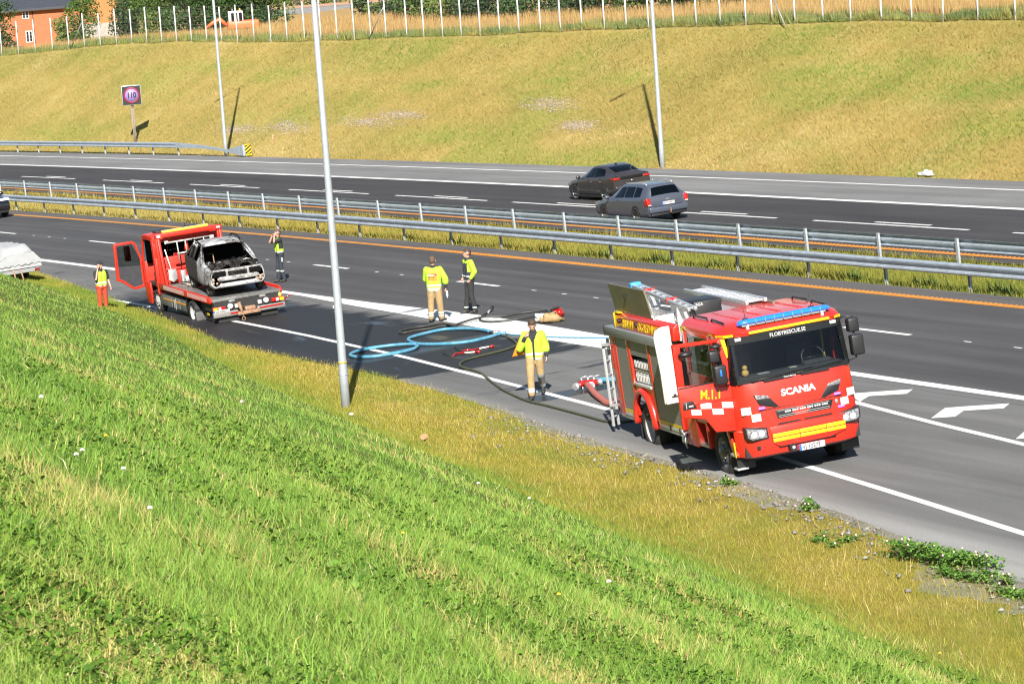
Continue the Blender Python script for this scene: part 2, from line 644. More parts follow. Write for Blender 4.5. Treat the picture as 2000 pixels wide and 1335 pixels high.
def raw_mesh(name, co, faces_n, idx, mats, cols=None, parent=None, smooth=False):
    """co (N,3); all faces with faces_n corners; idx flat."""
    me = bpy.data.meshes.new(name)
    nf = len(idx) // faces_n
    me.vertices.add(len(co))
    me.vertices.foreach_set('co', np.ascontiguousarray(co, np.float32).ravel())
    me.loops.add(len(idx))
    me.loops.foreach_set('vertex_index', np.ascontiguousarray(idx, np.int32))
    me.polygons.add(nf)
    me.polygons.foreach_set('loop_start', np.arange(0, nf * faces_n, faces_n, dtype=np.int32))
    try:
        me.polygons.foreach_set('loop_total', np.full(nf, faces_n, np.int32))
    except Exception:
        pass
    if smooth:
        me.polygons.foreach_set('use_smooth', np.ones(nf, bool))
    if cols is not None:
        at = me.attributes.new('Col', 'FLOAT_COLOR', 'POINT')
        at.data.foreach_set('color', np.concatenate([cols, np.ones((len(cols), 1))], 1).astype(np.float32).ravel())
    me.update(calc_edges=True)
    if not isinstance(mats, (list, tuple)):
        mats = [mats]
    for m in mats:
        me.materials.append(m)
    return put(name, me, parent)


def grid_sheet(name, S, D, Z, m, parent=None):
    """S, D, Z: 2-D arrays in road coordinates."""
    P = Wn(S.ravel(), D.ravel(), Z.ravel())
    a, b = S.shape
    i = (np.arange(a - 1)[:, None] * b + np.arange(b - 1)[None, :]).ravel()
    idx = np.stack([i, i + b, i + b + 1, i + 1], 1).ravel()
    o = raw_mesh(name, P, 4, idx, m, smooth=True, parent=parent)
    me = o.data
    uv = me.uv_layers.new(name='road')
    vi = np.empty(len(me.loops), np.int32)
    me.loops.foreach_get('vertex_index', vi)
    sd = np.stack([S.ravel(), D.ravel()], 1)[vi] / 100.0
    uv.data.foreach_set('uv', sd.astype(np.float32).ravel())
    # faces must look up
    if me.polygons[0].normal.z < 0:
        me.flip_normals()
    return o

# ================================================================== LAND AND ROAD
N1, N2, N3 = VNoise(1), VNoise(2), VNoise(3)
_ZS = [40, 103, 120, 140, 160, 180, 195, 205, 228, 260]
_ZV = [4.5, 4.73, 4.9, 5.1, 5.25, 5.45, 5.85, 5.95, 5.7, 5.6]


def toe(s):
    s = np.asarray(s, float)
    return 22.3 + 0.1286 * (s - 34.3) + 0.5 * np.clip((s - 74) / 14, 0, 1)


_PS = [-40, 30, 39, 42.7, 46.2, 50.3, 58.2, 62.6, 68, 72.8, 81.6, 110, 260]
_PD = [15.5, 24.3, 25.6, 26.1, 26.7, 27.16, 27.75, 28.3, 28.9, 29.2, 29.25, 29.3, 29.3]


def pave(s):
    return np.interp(s, _PS, _PD)


def Hn(s, d):
    """Near embankment and verge."""
    s = np.asarray(s, float)
    d = np.asarray(d, float)
    q = np.maximum(0, toe(s) - d) * 0.992
    z = 0.5 * (np.sqrt(q * q + 0.25) - 0.5)
    z = z - np.minimum(0.0006 * np.maximum(0, s - 96) ** 2, z)
    w = np.clip(q / 3.0, 0, 1)
    z = z + w * 0.16 * (N1.fbm(s, d, 3.2) - 0.5) + w * 0.05 * (N2.fbm(s, d, 0.7) - 0.5)
    e = np.clip((pave(s) - d) / 0.8, 0, 1)
    return z - 0.02 - 0.05 * e * (1 - w)


def Hf(s, d):
    """Far bank (nominal road coordinates)."""
    s = np.asarray(s, float)
    d = np.asarray(d, float)
    zc = np.interp(s, _ZS, _ZV)
    u = (d - 60.2) / (69.7 - 60.2)
    k = 0.03
    z = zc * (np.sqrt(np.maximum(u, 0) ** 2 + k * k) - k) * (u > 0)
    q = np.clip((d - 70.6) / 2.5, 0, 1)
    top = zc - 0.66 * q * q * (3 - 2 * q)
    z = np.where(u > 1, top, np.minimum(z, zc))
    far = np.clip((s - 262) / 120.0, 0, 1)
    z = z - far * far * (3 - 2 * far) * 3.2 * (u > 1)
    w = np.clip((d - 60.6) / 2.0, 0, 1)
    return z + w * 0.25 * (N1.fbm(s, d, 6.0) - 0.5) - 0.03


def ground_mat(name, stops, sc1=0.5, sc2=5.0, bump=0.7, extra=None):
    m, nt, b = new_mat(name)
    g = nt.nodes.new('ShaderNodeNewGeometry')
    n1 = _noise(nt, sc1, 6, 0.6, g.outputs['Position'], 0.3)
    n2 = _noise(nt, sc2, 5, 0.65, g.outputs['Position'])
    f = _math(nt, 'MULTIPLY_ADD', n2.outputs[0], 0.45, _math(nt, 'MULTIPLY', n1.outputs[0], 0.55))
    r = _ramp(nt, f, stops)
    nt.links.new(r.outputs[0], b.inputs['Base Color'])
    b.inputs['Roughness'].default_value = 0.95
    b.inputs['Specular IOR Level'].default_value = 0.1
    bp = nt.nodes.new('ShaderNodeBump')
    bp.inputs['Strength'].default_value = bump
    bp.inputs['Distance'].default_value = 0.08
    nt.links.new(n2.outputs[0], bp.inputs['Height'])
    nt.links.new(bp.outputs[0], b.inputs['Normal'])
    return m


M['soil_green'] = ground_mat('green_turf', [(0.3, (0.035, 0.06, 0.012)), (0.5, (0.07, 0.11, 0.02)), (0.7, (0.13, 0.13, 0.04))], 0.7, 14.0)
M['soil_verge'] = ground_mat('verge_soil', [(0.3, (0.11, 0.10, 0.02)), (0.5, (0.20, 0.165, 0.03)), (0.72, (0.27, 0.22, 0.08))], 0.8, 16.0)
M['soil_bank'] = ground_mat('dry_bank_turf', [(0.30, (0.13, 0.14, 0.035)), (0.42, (0.21, 0.18, 0.05)), (0.55, (0.28, 0.22, 0.07)), (0.72, (0.34, 0.28, 0.12))], 0.22, 3.0)
M['soil_field'] = ground_mat('stubble', [(0.3, (0.26, 0.16, 0.055)), (0.7, (0.36, 0.24, 0.10))], 0.5, 6.0)
M['soil_base'] = ground_mat('base_ground', [(0.3, (0.05, 0.07, 0.02)), (0.7, (0.1, 0.11, 0.035))], 0.1, 2.0)


def asphalt(name, far):
    m, nt, b = new_mat(name)
    uv = nt.nodes.new('ShaderNodeUVMap')
    uv.uv_map = 'road'
    sp = nt.nodes.new('ShaderNodeSeparateXYZ')
    nt.links.new(uv.outputs[0], sp.inputs[0])
    S = _math(nt, 'MULTIPLY', sp.outputs[0], 100.0)
    D = _math(nt, 'MULTIPLY', sp.outputs[1], 100.0)

    def vec(a, b_):
        c = nt.nodes.new('ShaderNodeCombineXYZ')
        nt.links.new(_math(nt, 'MULTIPLY', S, a), c.inputs[0])
        nt.links.new(_math(nt, 'MULTIPLY', D, b_), c.inputs[1])
        return c.outputs[0]
    fine = _noise(nt, 1.0, 3, 0.7, vec(22, 22))
    grit = _noise(nt, 1.0, 2, 0.8, vec(60, 60))
    blot = _noise(nt, 1.0, 6, 0.6, vec(0.12, 0.55), 0.4)
    streak = _noise(nt, 1.0, 5, 0.6, vec(0.05, 1.7), 0.2)
    if far:
        base = _mix(nt, _smooth(nt, D, 55.15, 55.3), (0.045, 0.043, 0.045), (0.150, 0.150, 0.150))
        base = _mix(nt, _smooth(nt, D, 47.9, 47.5), base, (0.060, 0.056, 0.056))
    else:
        wob = _math(nt, 'MULTIPLY_ADD', blot.outputs[0], 0.5, D)
        base = _mix(nt, _smooth(nt, wob, 35.1, 35.6), (0.118, 0.117, 0.116), (0.060, 0.059, 0.061))
        # older, greyer edge strip towards the verge
        dp = nt.nodes.new('ShaderNodeMapRange')
        nt.links.new(S, dp.inputs[0])
        dp.inputs[1].default_value = 39
        dp.inputs[2].default_value = 81
        dp.inputs[3].default_value = 27.0
        dp.inputs[4].default_value = 30.2
        e = _math(nt, 'SUBTRACT', wob, dp.outputs[0])
        base = _mix(nt, _smooth(nt, e, 0.5, -0.7), base, (0.235, 0.232, 0.222))
        base = _mix(nt, _smooth(nt, D, 42.4, 42.8), base, (0.085, 0.081, 0.079))
        tr = _math(nt, 'PINGPONG', _math(nt, 'ADD', D, -0.15), 0.9)
        base = _mix(nt, _math(nt, 'MULTIPLY', _smooth(nt, tr, 0.45, 0.9), 0.22), base, (0.115, 0.112, 0.11))
    st = _ramp(nt, streak.outputs[0], [(0.25, 0.80), (0.5, 1.0), (0.75, 1.22)]).outputs[0]
    base = _mix(nt, 1.0, base, st, 'MULTIPLY')
    bl = _ramp(nt, blot.outputs[0], [(0.25, 0.82), (0.5, 1.0), (0.78, 1.2)]).outputs[0]
    base = _mix(nt, 1.0, base, bl, 'MULTIPLY')
    fi = _ramp(nt, fine.outputs[0], [(0.25, 0.82), (0.75, 1.18)]).outputs[0]
    base = _mix(nt, 1.0, base, fi, 'MULTIPLY')
    gr = _ramp(nt, grit.outputs[0], [(0.3, 0.62), (0.5, 0.95), (0.66, 1.25), (0.8, 2.0)]).outputs[0]
    base = _mix(nt, 1.0, base, gr, 'MULTIPLY')
    oil = _noise(nt, 1.0, 5, 0.7, vec(0.35, 1.1), 0.8)
    base = _mix(nt, _math(nt, 'MULTIPLY', _smooth(nt, oil.outputs[0], 0.62, 0.74), 0.35), base, (0.03, 0.03, 0.031))
    for dj in ((51.3, 58.2) if far else (38.60, 42.25, 34.6)):
        sm_ = _smooth(nt, _math(nt, 'ABSOLUTE', _math(nt, 'SUBTRACT', D, dj)), 0.035, 0.0)
        base = _mix(nt, _math(nt, 'MULTIPLY', sm_, 0.55), base, (0.025, 0.025, 0.026))
    rough = 0.78
    if not far:
        # water from the hoses: runs across towards the verge
        run = _noise(nt, 1.0, 6, 0.65, vec(1.6, 0.22), 0.5)
        big = _noise(nt, 1.0, 5, 0.6, vec(0.16, 0.5), 0.6)
        rr = _math(nt, 'MULTIPLY_ADD', run.outputs[0], 7.0, -3.5)
        bb = _math(nt, 'MULTIPLY_ADD', big.outputs[0], 9.0, -4.5)
        nearv = _smooth(nt, D, 31.0, 29.6)
        edge1 = _math(nt, 'ADD', _math(nt, 'SUBTRACT', S, 70.2), _math(nt, 'MULTIPLY', rr, _math(nt, 'MULTIPLY_ADD', nearv, 1.3, 0.06)))
        m1 = _smooth(nt, edge1, 0.0, 0.35)
        m2 = _smooth(nt, _math(nt, 'ADD', _math(nt, 'SUBTRACT', 101.0, S), bb), 0.0, 3.0)
        m3 = _smooth(nt, _math(nt, 'ADD', _math(nt, 'SUBTRACT', 34.35, D), _math(nt, 'MULTIPLY', rr, 0.35)), 0.0, 0.5)
        wet = _math(nt, 'MULTIPLY', _math(nt, 'MULTIPLY', m1, m2), m3)
        dry = _smooth(nt, _math(nt, 'ADD', _math(nt, 'MULTIPLY', bb, 0.6), _math(nt, 'MULTIPLY', rr, 0.5)), 1.0, 1.7)
        wet = _math(nt, 'MULTIPLY', wet, _math(nt, 'SUBTRACT', 1.0, _math(nt, 'MULTIPLY', dry, 0.8)))
        # thin runs beyond the edge
        t1 = _smooth(nt, run.outputs[0], 0.57, 0.63)
        t2 = _math(nt, 'MULTIPLY', _smooth(nt, S, 59.0, 64.0), _math(nt, 'MULTIPLY', _smooth(nt, D, 34.4, 33.4), _smooth(nt, D, 28.4, 29.2)))
        t3 = _smooth(nt, big.outputs[0], 0.44, 0.56)
        wet = _math(nt, 'MAXIMUM', wet, _math(nt, 'MULTIPLY', _math(nt, 'MULTIPLY', t1, t2), _math(nt, 'MULTIPLY', t3, 0.8)))
        # the leak under the standpipe
        a1 = _math(nt, 'ABSOLUTE', _math(nt, 'ADD', _math(nt, 'SUBTRACT', S, 64.0), _math(nt, 'MULTIPLY', rr, 0.05)))
        leak = _math(nt, 'MULTIPLY', _smooth(nt, a1, 0.55, 0.35), _math(nt, 'MULTIPLY', _smooth(nt, D, 29.2, 29.6), _smooth(nt, D, 32.2, 31.8)))
        wet = _math(nt, 'MAXIMUM', wet, leak)
        base = _mix(nt, _math(nt, 'MULTIPLY', wet, 0.92), base, (0.014, 0.014, 0.016))
        a2 = _math(nt, 'ABSOLUTE', _math(nt, 'ADD', _math(nt, 'SUBTRACT', S, 75.4), _math(nt, 'MULTIPLY', rr, 0.2)))
        pud = _math(nt, 'MULTIPLY', _smooth(nt, a2, 0.95, 0.5), _math(nt, 'MULTIPLY', _smooth(nt, D, 29.7, 30.1), _smooth(nt, D, 34.1, 33.6)))
        pud = _math(nt, 'MAXIMUM', pud, leak)
        pud = _math(nt, 'MAXIMUM', pud, _math(nt, 'MULTIPLY', wet, _smooth(nt, big.outputs[0], 0.60, 0.68)))
        rough = _math(nt, 'MULTIPLY_ADD', wet, -0.25, 0.80)
        rough = _math(nt, 'MULTIPLY_ADD', _math(nt, 'MULTIPLY', pud, wet), -0.20, rough)
        nt.links.new(rough, b.inputs['Roughness'])
    else:
        b.inputs['Roughness'].default_value = rough
    b.inputs['Specular IOR Level'].default_value = 0.12
    if not far:
        nt.links.new(_math(nt, 'MULTIPLY_ADD', _math(nt, 'MULTIPLY', pud, wet), 0.22, _math(nt, 'MULTIPLY_ADD', wet, -0.04, 0.12)), b.inputs['Specular IOR Level'])
    nt.links.new(base, b.inputs['Base Color'])
    bp = nt.nodes.new('ShaderNodeBump')
    bp.inputs['Strength'].default_value = 0.35
    bp.inputs['Distance'].default_value = 0.01
    nt.links.new(fine.outputs[0], bp.inputs['Height'])
    if not far:
        nt.links.new(_math(nt, 'MULTIPLY_ADD', _math(nt, 'MULTIPLY', pud, wet), -0.33, 0.35), bp.inputs['Strength'])
    nt.links.new(bp.outputs[0], b.inputs['Normal'])
    return m


M['asphalt_n'] = asphalt('asphalt_near', False)
M['asphalt_f'] = asphalt('asphalt_far', True)


def paint(name, col, wear=0.25):
    m, nt, b = new_mat(name)
    g = nt.nodes.new('ShaderNodeNewGeometry')
    n = _noise(nt, 5.0, 8, 0.75, g.outputs['Position'])
    n2 = _noise(nt, 0.6, 4, 0.6, g.outputs['Position'])
    f = _math(nt, 'MULTIPLY_ADD', n.outputs[0], 0.6, _math(nt, 'MULTIPLY', n2.outputs[0], 0.4))
    r = _ramp(nt, f, [(0.30, tuple(c * 0.30 for c in col)), (0.38, tuple(c * (1 - wear) for c in col)), (0.5, tuple(c * (1 - wear * 0.35) for c in col)), (0.62, col)])
    nt.links.new(r.outputs[0], b.inputs['Base Color'])
    b.inputs['Roughness'].default_value = 0.7
    return m


M['line'] = paint('white_road_paint', (0.60, 0.60, 0.585), 0.3)
M['line_o'] = paint('orange_road_paint', (0.46, 0.18, 0.022), 0.2)

# --- base ground reaching past everything
base = MB()
base.add([(-2500, -1500, -1.2), (2500, -1500, -1.2), (2500, 4000, -1.2), (-2500, 4000, -1.2)], [(0, 1, 2, 3)])
tag(base.build('ground', M['soil_base']), kind='structure')


def lattice(s0, s1, ns, f0, f1, nd):
    S, T = np.meshgrid(np.linspace(s0, s1, ns), np.linspace(0, 1, nd), indexing='ij')
    lo = f0(S) if callable(f0) else f0
    hi = f1(S) if callable(f1) else f1
    return S, lo + (hi - lo) * T


# near embankment (photographer's slope) and its dry verge
S, D = lattice(-30, 150, 241, lambda s: toe(s) - 45, lambda s: toe(s), 100)
Z = Hn(S, D)
Z[:, :27] = np.minimum(Z[:, :27], 12.5)
tag(grid_sheet('grass_embankment', S, D, Z, M['soil_green']), kind='structure')
S, D = lattice(-30, 190, 441, lambda s: toe(s) - 0.3, lambda s: np.maximum(pave(s) + 0.25, toe(s)), 14)
Z = Hn(S, D) + 0.012
tag(grid_sheet('verge', S, D, Z, M['soil_verge']), kind='structure')

# carriageways
S, D = lattice(-40, 240, 281, lambda s: pave(s) + 0.06 * (N3.fbm(s, s * 0, 0.5) - 0.5), 43.55, 24)
near_road = tag(grid_sheet('near_carriageway', S, D, S * 0, M['asphalt_n']), kind='structure')
S, D = lattice(30, 330, 301, 47.25, lambda s: 60.05 + 0.12 * (N3.fbm(s, s * 0, 1.5) - 0.5), 20)
far_road = tag(grid_sheet('far_carriageway', S, D, S * 0, M['asphalt_f']), kind='structure')
# grass strip between them
S, D = lattice(20, 260, 241, 43.3, 47.5, 12)
Z = -0.03 - 0.10 * np.sin(np.clip((D - 43.5) / 3.9, 0, 1) * math.pi) + 0.10 * (N2.fbm(S, D, 1.2) - 0.5) * np.sin(np.clip((D - 43.5) / 3.9, 0, 1) * math.pi)
tag(grid_sheet('median_strip', S, D, Z, M['soil_verge']), kind='structure')
# far bank and the field on top of it
S, D = lattice(20, 300, 281, 59.85, 71.0, 40)
tag(grid_sheet('far_bank', S, D, Hf(S, D), M['soil_bank']), kind='structure')
S, D = lattice(20, 620, 301, 70.6, 260.0, 60)
tag(grid_sheet('grain_field', S, D, Hf(S, D) - 0.03, M['soil_field']), kind='structure')


# ------------------------------------------------------------------ markings
def strip(name, s0, s1, dc, w, m, parent, z=0.005, step=2.0):
    n = max(2, int(abs(s1 - s0) / step) + 1)
    ss = np.linspace(s0, s1, n)
    dd = dc(ss) if callable(dc) else np.full(n, dc)
    ww = w(ss) if callable(w) else np.full(n, w)
    mb = MB()
    vs = []
    for s, d, q in zip(ss, dd, ww):
        vs += [W(s, d - q / 2, z), W(s, d + q / 2, z)]
    mb.add(vs, [(2 * i, 2 * i + 2, 2 * i + 3, 2 * i + 1) for i in range(n - 1)])
    o = mb.build(name, m, parent, recalc=False)
    if o.data.polygons[0].normal.z < 0:
        o.data.flip_normals()
    return o


_eds = [-40, 30, 36, 42, 46.3, 51.5, 61.1, 68.2, 75.3, 78.3, 81.7, 87.2, 96.5, 108, 240]
_edd = [15.6, 25.9, 26.8, 27.64, 28.21, 28.86, 29.84, 30.41, 30.95, 31.07, 31.24, 31.39, 31.45, 31.55, 31.7]
strip('edge_line', -20, 150, lambda s: np.interp(s, _eds, _edd), 0.17, M['line'], near_road, 0.005)
strip('orange_line', -10, 220, 42.55, 0.24, M['line_o'], near_road)
strip('lane_edge_line', 92.0, 220, 35.1, 0.30, M['line'], near_road)
strip('lane_edge_line', -10, 66.0, 35.07, 0.30, M['line'], near_road)
mb = MB()
ug = [(92.0, 34.95, 35.25), (87, 34.70, 35.30), (82, 34.55, 35.52), (79, 34.45, 35.56), (75, 34.22, 35.46), (71, 34.18, 35.28), (66.0, 34.15, 35.22)]
vs = []
for s, a, b_ in ug:
    vs += [W(s, a, 0.005), W(s, b_, 0.005)]
mb.add(vs, [(2 * i, 2 * i + 1, 2 * i + 3, 2 * i + 2) for i in range(len(ug) - 1)])
mb.build('gore_nose', M['line'], near_road)
strip('gore_line', 20, 66.0, lambda s: np.interp(s, [20, 35, 48.6, 52.3, 55.75, 61, 66], [27.6, 30.3, 32.16, 32.55, 33.03, 33.7, 34.24]), 0.17, M['line'], near_road)
_chev = [[52.75, 32.81], [53.5, 33.63], [53.27, 33.89], [52.61, 34.57], [52.24, 34.18], [52.82, 33.62], [52.41, 33.15]]
for k in range(-4, 3):
    mb = MB()
    ds = 3.55 * k
    dd0 = 0.122 * ds if k < 0 else 0.0
    mb.add([W(p[0] + ds, min(p[1] + dd0 + (0.45 if k == 1 and i in (0,) else 0.9 * (k > 1) * (i == 0)), 34.75), 0.005) for i, p in enumerate(_chev)], [list(range(7))])
    mb.build('chevron', M['line'], near_road)
for s in (16.6, 28.3, 39.9, 51.5, 62.94, 74.3, 85.64, 97.36, 109.1, 120.9, 133.38, 145.5, 157.5):
    strip('lane_dash', s, s + 3.0, 38.83, 0.15, M['line'], near_road, step=1)
    for k in range(1, 4):
        strip('lane_dot', s - 0.55 - 2.0 * k, s - 0.25 - 2.0 * k, 38.83, 0.06, M['line'], near_road, step=1)
strip('far_edge_line', 30, 320, 58.37, 0.16, M['line'], far_road)
strip('far_lane_line', 30, 320, 55.1, 0.30, M['line'], far_road)
strip('far_orange_line', 30, 300, 47.98, 0.22, M['line_o'], far_road)
for s in (42.3, 54.0, 65.7, 77.12, 88.44, 99.8, 111.08, 122.38, 134.19, 146.89, 159.57, 172.96, 186, 199, 212):
    strip('lane_dash', s - 9.0, s, 51.4, 0.14, M['line'], far_road, step=2)
    strip('lane_dash', s - 6.4, s - 3.2, 51.75, 0.14, M['line'], far_road, step=2)
# ribs of the orange rumble line (many, very small)
for road, dc, s0, s1 in ((near_road, 42.55, 50, 100), (far_road, 47.98, 60, 90)):
    mb = MB()
    s = s0
    while s < s1:
        a, b_, c, d = W(s, dc - 0.15, 0.006), W(s + 0.09, dc - 0.15, 0.006), W(s + 0.19, dc + 0.15, 0.006), W(s + 0.10, dc + 0.15, 0.006)
        u = Vector((0, 0, 0.009))
        mb.add([a, b_, c, d, a + u, b_ + u, c + u, d + u], [(4, 5, 6, 7), (0, 1, 5, 4), (1, 2, 6, 5), (2, 3, 7, 6), (3, 0, 4, 7)])
        s += 0.22
    tag(mb.build('rumble_rib', M['line_o'], road), kind='stuff')


# ------------------------------------------------------------------ crash barriers
def beam_mesh(L, name):
    prof = [(0.0, 0.31), (0.05, 0.30), (0.082, 0.265), (0.082, 0.235), (0.01, 0.175), (0.01, 0.135), (0.082, 0.075), (0.082, 0.045), (0.05, 0.01), (0.0, 0.0)]
    back = [(a - 0.012, b_) for a, b_ in reversed(prof)]
    poly = prof + back
    mb = MB()
    n = len(poly)
    vs = [(-L / 2, p[0], p[1]) for p in poly] + [(L / 2, p[0], p[1]) for p in poly]
    fs = [(i, (i + 1) % n, n + (i + 1) % n, n + i) for i in range(n)]
    mb.add(vs, fs)
    # splice bolts
    for zz in (0.25, 0.06):
        mb.box(L / 2 - 0.20, L / 2 - 0.17, 0.08, 0.092, zz, zz + 0.02)
    o = mb.build(name, M['galv'])
    me = o.data
    bpy.data.objects.remove(o)
    return me


def post_mesh(h, name):
    mb = MB()          # C-section post
    poly = [(-0.05, -0.03), (0.05, -0.03), (0.05, 0.03), (0.038, 0.03), (0.038, -0.018), (-0.038, -0.018), (-0.038, 0.03), (-0.05, 0.03)]
    mb.prism(poly, -0.25, h, 'z')
    o = mb.build(name, M['galvp'])
    me = o.data
    bpy.data.objects.remove(o)
    return me


BEAM = beam_mesh(4.03, 'beam')
POST = post_mesh(0.66, 'post')
POSTF = post_mesh(0.80, 'post')


def barrier(name, label, d_beam, d_post, side, zb, ss, post_me):
    root = thing(name, W(ss[0], d_beam), label=label, cat='crash barrier')
    inv = root.location.copy()
    for s in ss:
        a = road_dir(s, d_post)
        share('post', post_me, root, W(s, d_post, 0) - inv, (0, 0, a + (math.pi if side > 0 else 0)))
    for s in ss[:-1]:
        c = W(s + 2.0, d_beam, zb)
        a = road_dir(s + 2.0, d_beam)
        share('beam', BEAM, root, c - inv, (0, 0, a + (0 if side < 0 else math.pi)))
    return root


barrier('crash_barrier', 'galvanised crash barrier along the near edge of the grass median, beam facing the viewer', 43.60, 43.74, -1, 0.42, [67.8 + 4.0 * k for k in range(-10, 26)], POST)
barrier('crash_barrier', 'galvanised crash barrier behind the median, seen from its back with posts in front', 46.36, 46.30, 1, 0.46, [72.2 + 4.0 * k for k in range(-10, 30)], POSTF)
# far verge barrier with its ramped end
fb = barrier('crash_barrier', 'short crash barrier at the far verge ending in a ramped yellow-striped terminal', 59.95, 60.02, -1, 0.42, [171.0 + 4.0 * k for k in range(0, 16)], POST)
inv = fb.location.copy()
mb = MB()
p = [W(171.0, 59.95, 0.73), W(167.0, 59.98, 0.60), W(163.2, 60.02, 0.36)]
q = [W(171.0, 59.95, 0.43), W(167.0, 59.98, 0.42), W(163.2, 60.02, 0.26)]
nrm = Vector((-ED[0], -ED[1], 0))
vs = []
for a, b_ in zip(p, q):
    vs += [a - inv, b_ - inv, a - inv + nrm * 0.08, b_ - inv + nrm * 0.08]
mb.add(vs, [(0, 1, 5, 4), (4, 5, 9, 8), (2, 6, 7, 3), (6, 10, 11, 7), (0, 4, 6, 2), (4, 8, 10, 6), (1, 3, 7, 5), (5, 7, 11, 9), (8, 9, 11, 10), (0, 2, 3, 1)])
mb.build('ramped_end', M['galv'], fb)
mb = MB()
a, b_, c, d = W(163.3, 60.0, 0.38) - inv, W(161.0, 60.0, 0.66) - inv, W(161.0, 60.0, 0.06) - inv, W(163.3, 60.0, 0.24) - inv
mb.add([a, b_, c, d, a + nrm * 0.1, b_ + nrm * 0.12, c + nrm * 0.12, d + nrm * 0.1], [(0, 1, 2, 3), (7, 6, 5, 4), (0, 4, 5, 1), (1, 5, 6, 2), (2, 6, 7, 3), (3, 7, 4, 0)])
mb.build('terminal_plate', M['galv'], fb)
mb = MB()
cw = W(160.9, 59.98, 0) - inv
ex = Vector((0.96, -0.28, 0))
ez = Vector((0, 0, 1))
ey = Vector((-0.28, -0.96, 0))
o0 = Vector((0, 0, 0.06))
mb.add([o0 - ex * 0.0, o0 + ex * 0.34, o0 + ex * 0.34 + ez * 0.62, o0 + ez * 0.62, o0 - ey * 0.03, o0 + ex * 0.34 - ey * 0.03, o0 + ex * 0.34 + ez * 0.62 - ey * 0.03, o0 + ez * 0.62 - ey * 0.03],
       [(0, 1, 2, 3), (7, 6, 5, 4), (0, 4, 5, 1), (1, 5, 6, 2), (2, 6, 7, 3), (3, 7, 4, 0)])
mk = mb.build('marker_plate', M['yellow'], fb)
mk.location = cw
for k in range(4):
    t = MB()
    z0 = -0.12 + 0.19 * k
    poly = []
    for (x, z) in ((0.0, z0), (0.34, z0 + 0.24), (0.34, z0 + 0.33), (0.0, z0 + 0.09)):
        poly.append(o0 + ex * x + ez * min(max(z, 0.0), 0.62) + ey * 0.004)
    t.add(poly, [(0, 1, 2, 3)])
    t.build('black_stripe', M['black'], mk)


# ------------------------------------------------------------------ street lamps
def lamp_post(label, base_, H, arm, band=False):
    r = thing('street_lamp', base_, label=label, cat='street lamp', group='street lamps along the motorway')
    plumb(r)
    a = Vector((arm[0], arm[1], 0)).normalized()
    mb = MB()
    mb.tube([(0, 0, -0.4), (0, 0, 0.9), (0, 0, 1.0), (0, 0, H * 0.5), (0, 0, H)], [0.105, 0.105, 0.098, 0.078, 0.05], 18)
    mb.build('pole', M['galvp'], r)
    mb = MB()
    mb.tube([Vector((0, 0, H - 0.15)), Vector((0, 0, H)) + a * 0.12, Vector((0, 0, H + 0.08)) + a * 1.0], 0.032, 8)
    mb.build('arm', M['galvp'], r)
    mb = MB()
    c0 = Vector((0, 0, H + 0.08)) + a * 0.95
    w = a.cross(Vector((0, 0, 1)))
    rings = []
    for t, hw, hh in ((0, 0.05, 0.03), (0.15, 0.13, 0.05), (0.55, 0.16, 0.05), (0.75, 0.1, 0.03)):
        c = c0 + a * t
        rings.append([c + w * hw, c + w * hw * 0.6 + Vector((0, 0, hh)), c - w * hw * 0.6 + Vector((0, 0, hh)), c - w * hw, c - w * hw * 0.7 - Vector((0, 0, 0.03)), c + w * hw * 0.7 - Vector((0, 0, 0.03))])
    mb.rings(rings, smooth=False)
    mb.build('lamp_head', M['band'], r)
    if band:
        mb = MB()
        mb.cyl((0, 0, 1.06), (0, 0, 1.09), 0.107, n=18)
        mb.build('yellow_band', M['yellow'], r)
        mb = MB()
        mb.box(-0.118, -0.09, -0.06, -0.03, 2.35, 2.42)
        mb.build('number_tag', M['white'], r)
    mb = MB()
    mb.cyl((0, 0, 0.78), (0, 0, 0.80), 0.112, n=18)
    mb.build('base_collar', M['galv'], r)
    return r


lamp_post('tall grey street lamp standing in the near grass verge', W(68.42, 26.76, float(Hn(68.42, 26.76))), 12.0, ED, True)
lamp_post('grey street lamp at the far verge behind the brown car', W(115.36, 60.25 + 0.06, 0.02), 12.0, -ED)
lamp_post('grey street lamp at the far verge by the barrier terminal', W(164.36, 60.22, 0.02), 12.0, -ED)

# ------------------------------------------------------------------ speed limit sign
sg = thing('speed_sign', W(181.2, 61.3, float(Hf(181.2, 61.3))), label='black electronic speed sign reading 110 on a grey post', cat='road sign')
plumb(sg, math.radians(-172))
mb = MB()
mb.cyl((0, 0, -0.5), (0, 0, 2.35), 0.085, 0.08, 14)
mb.build('post', M['galvp'], sg)
mb = MB()
mb.cyl((0.02, 0.19, -0.3), (0.02, 0.19, 2.3), 0.035, n=8)
mb.build('stay', M['rust'], sg)
mb = MB()
mb.box(-0.57, 0.57, 0.10, 0.32, 2.3, 3.46)
mb.build('cabinet', [M['galv']], sg, 0.02)
fm = mat('sign_face_black', (0.01, 0.01, 0.01), 0.5, 0, 0, 0)
mb = MB()
mb.box(-0.54, 0.54, 0.32, 0.335, 2.33, 3.43)
face = mb.build('face', fm, sg)
mb = MB()
mb.lathe([(0.47, 0.0), (0.47, 0.006), (0.385, 0.006), (0.385, 0.0)], (0, 0.336, 2.88), 'y', 40)
mb.build('red_ring', mat('sign_red', (0.20, 0.006, 0.022), 0.5, 0, 0, 0, emit=(0.7, 0.02, 0.09), estr=0.03), face)
mb = MB()
mb.lathe([(0.384, 0.0), (0.384, 0.004), (1e-3, 0.004)], (0, 0.336, 2.88), 'y', 40)
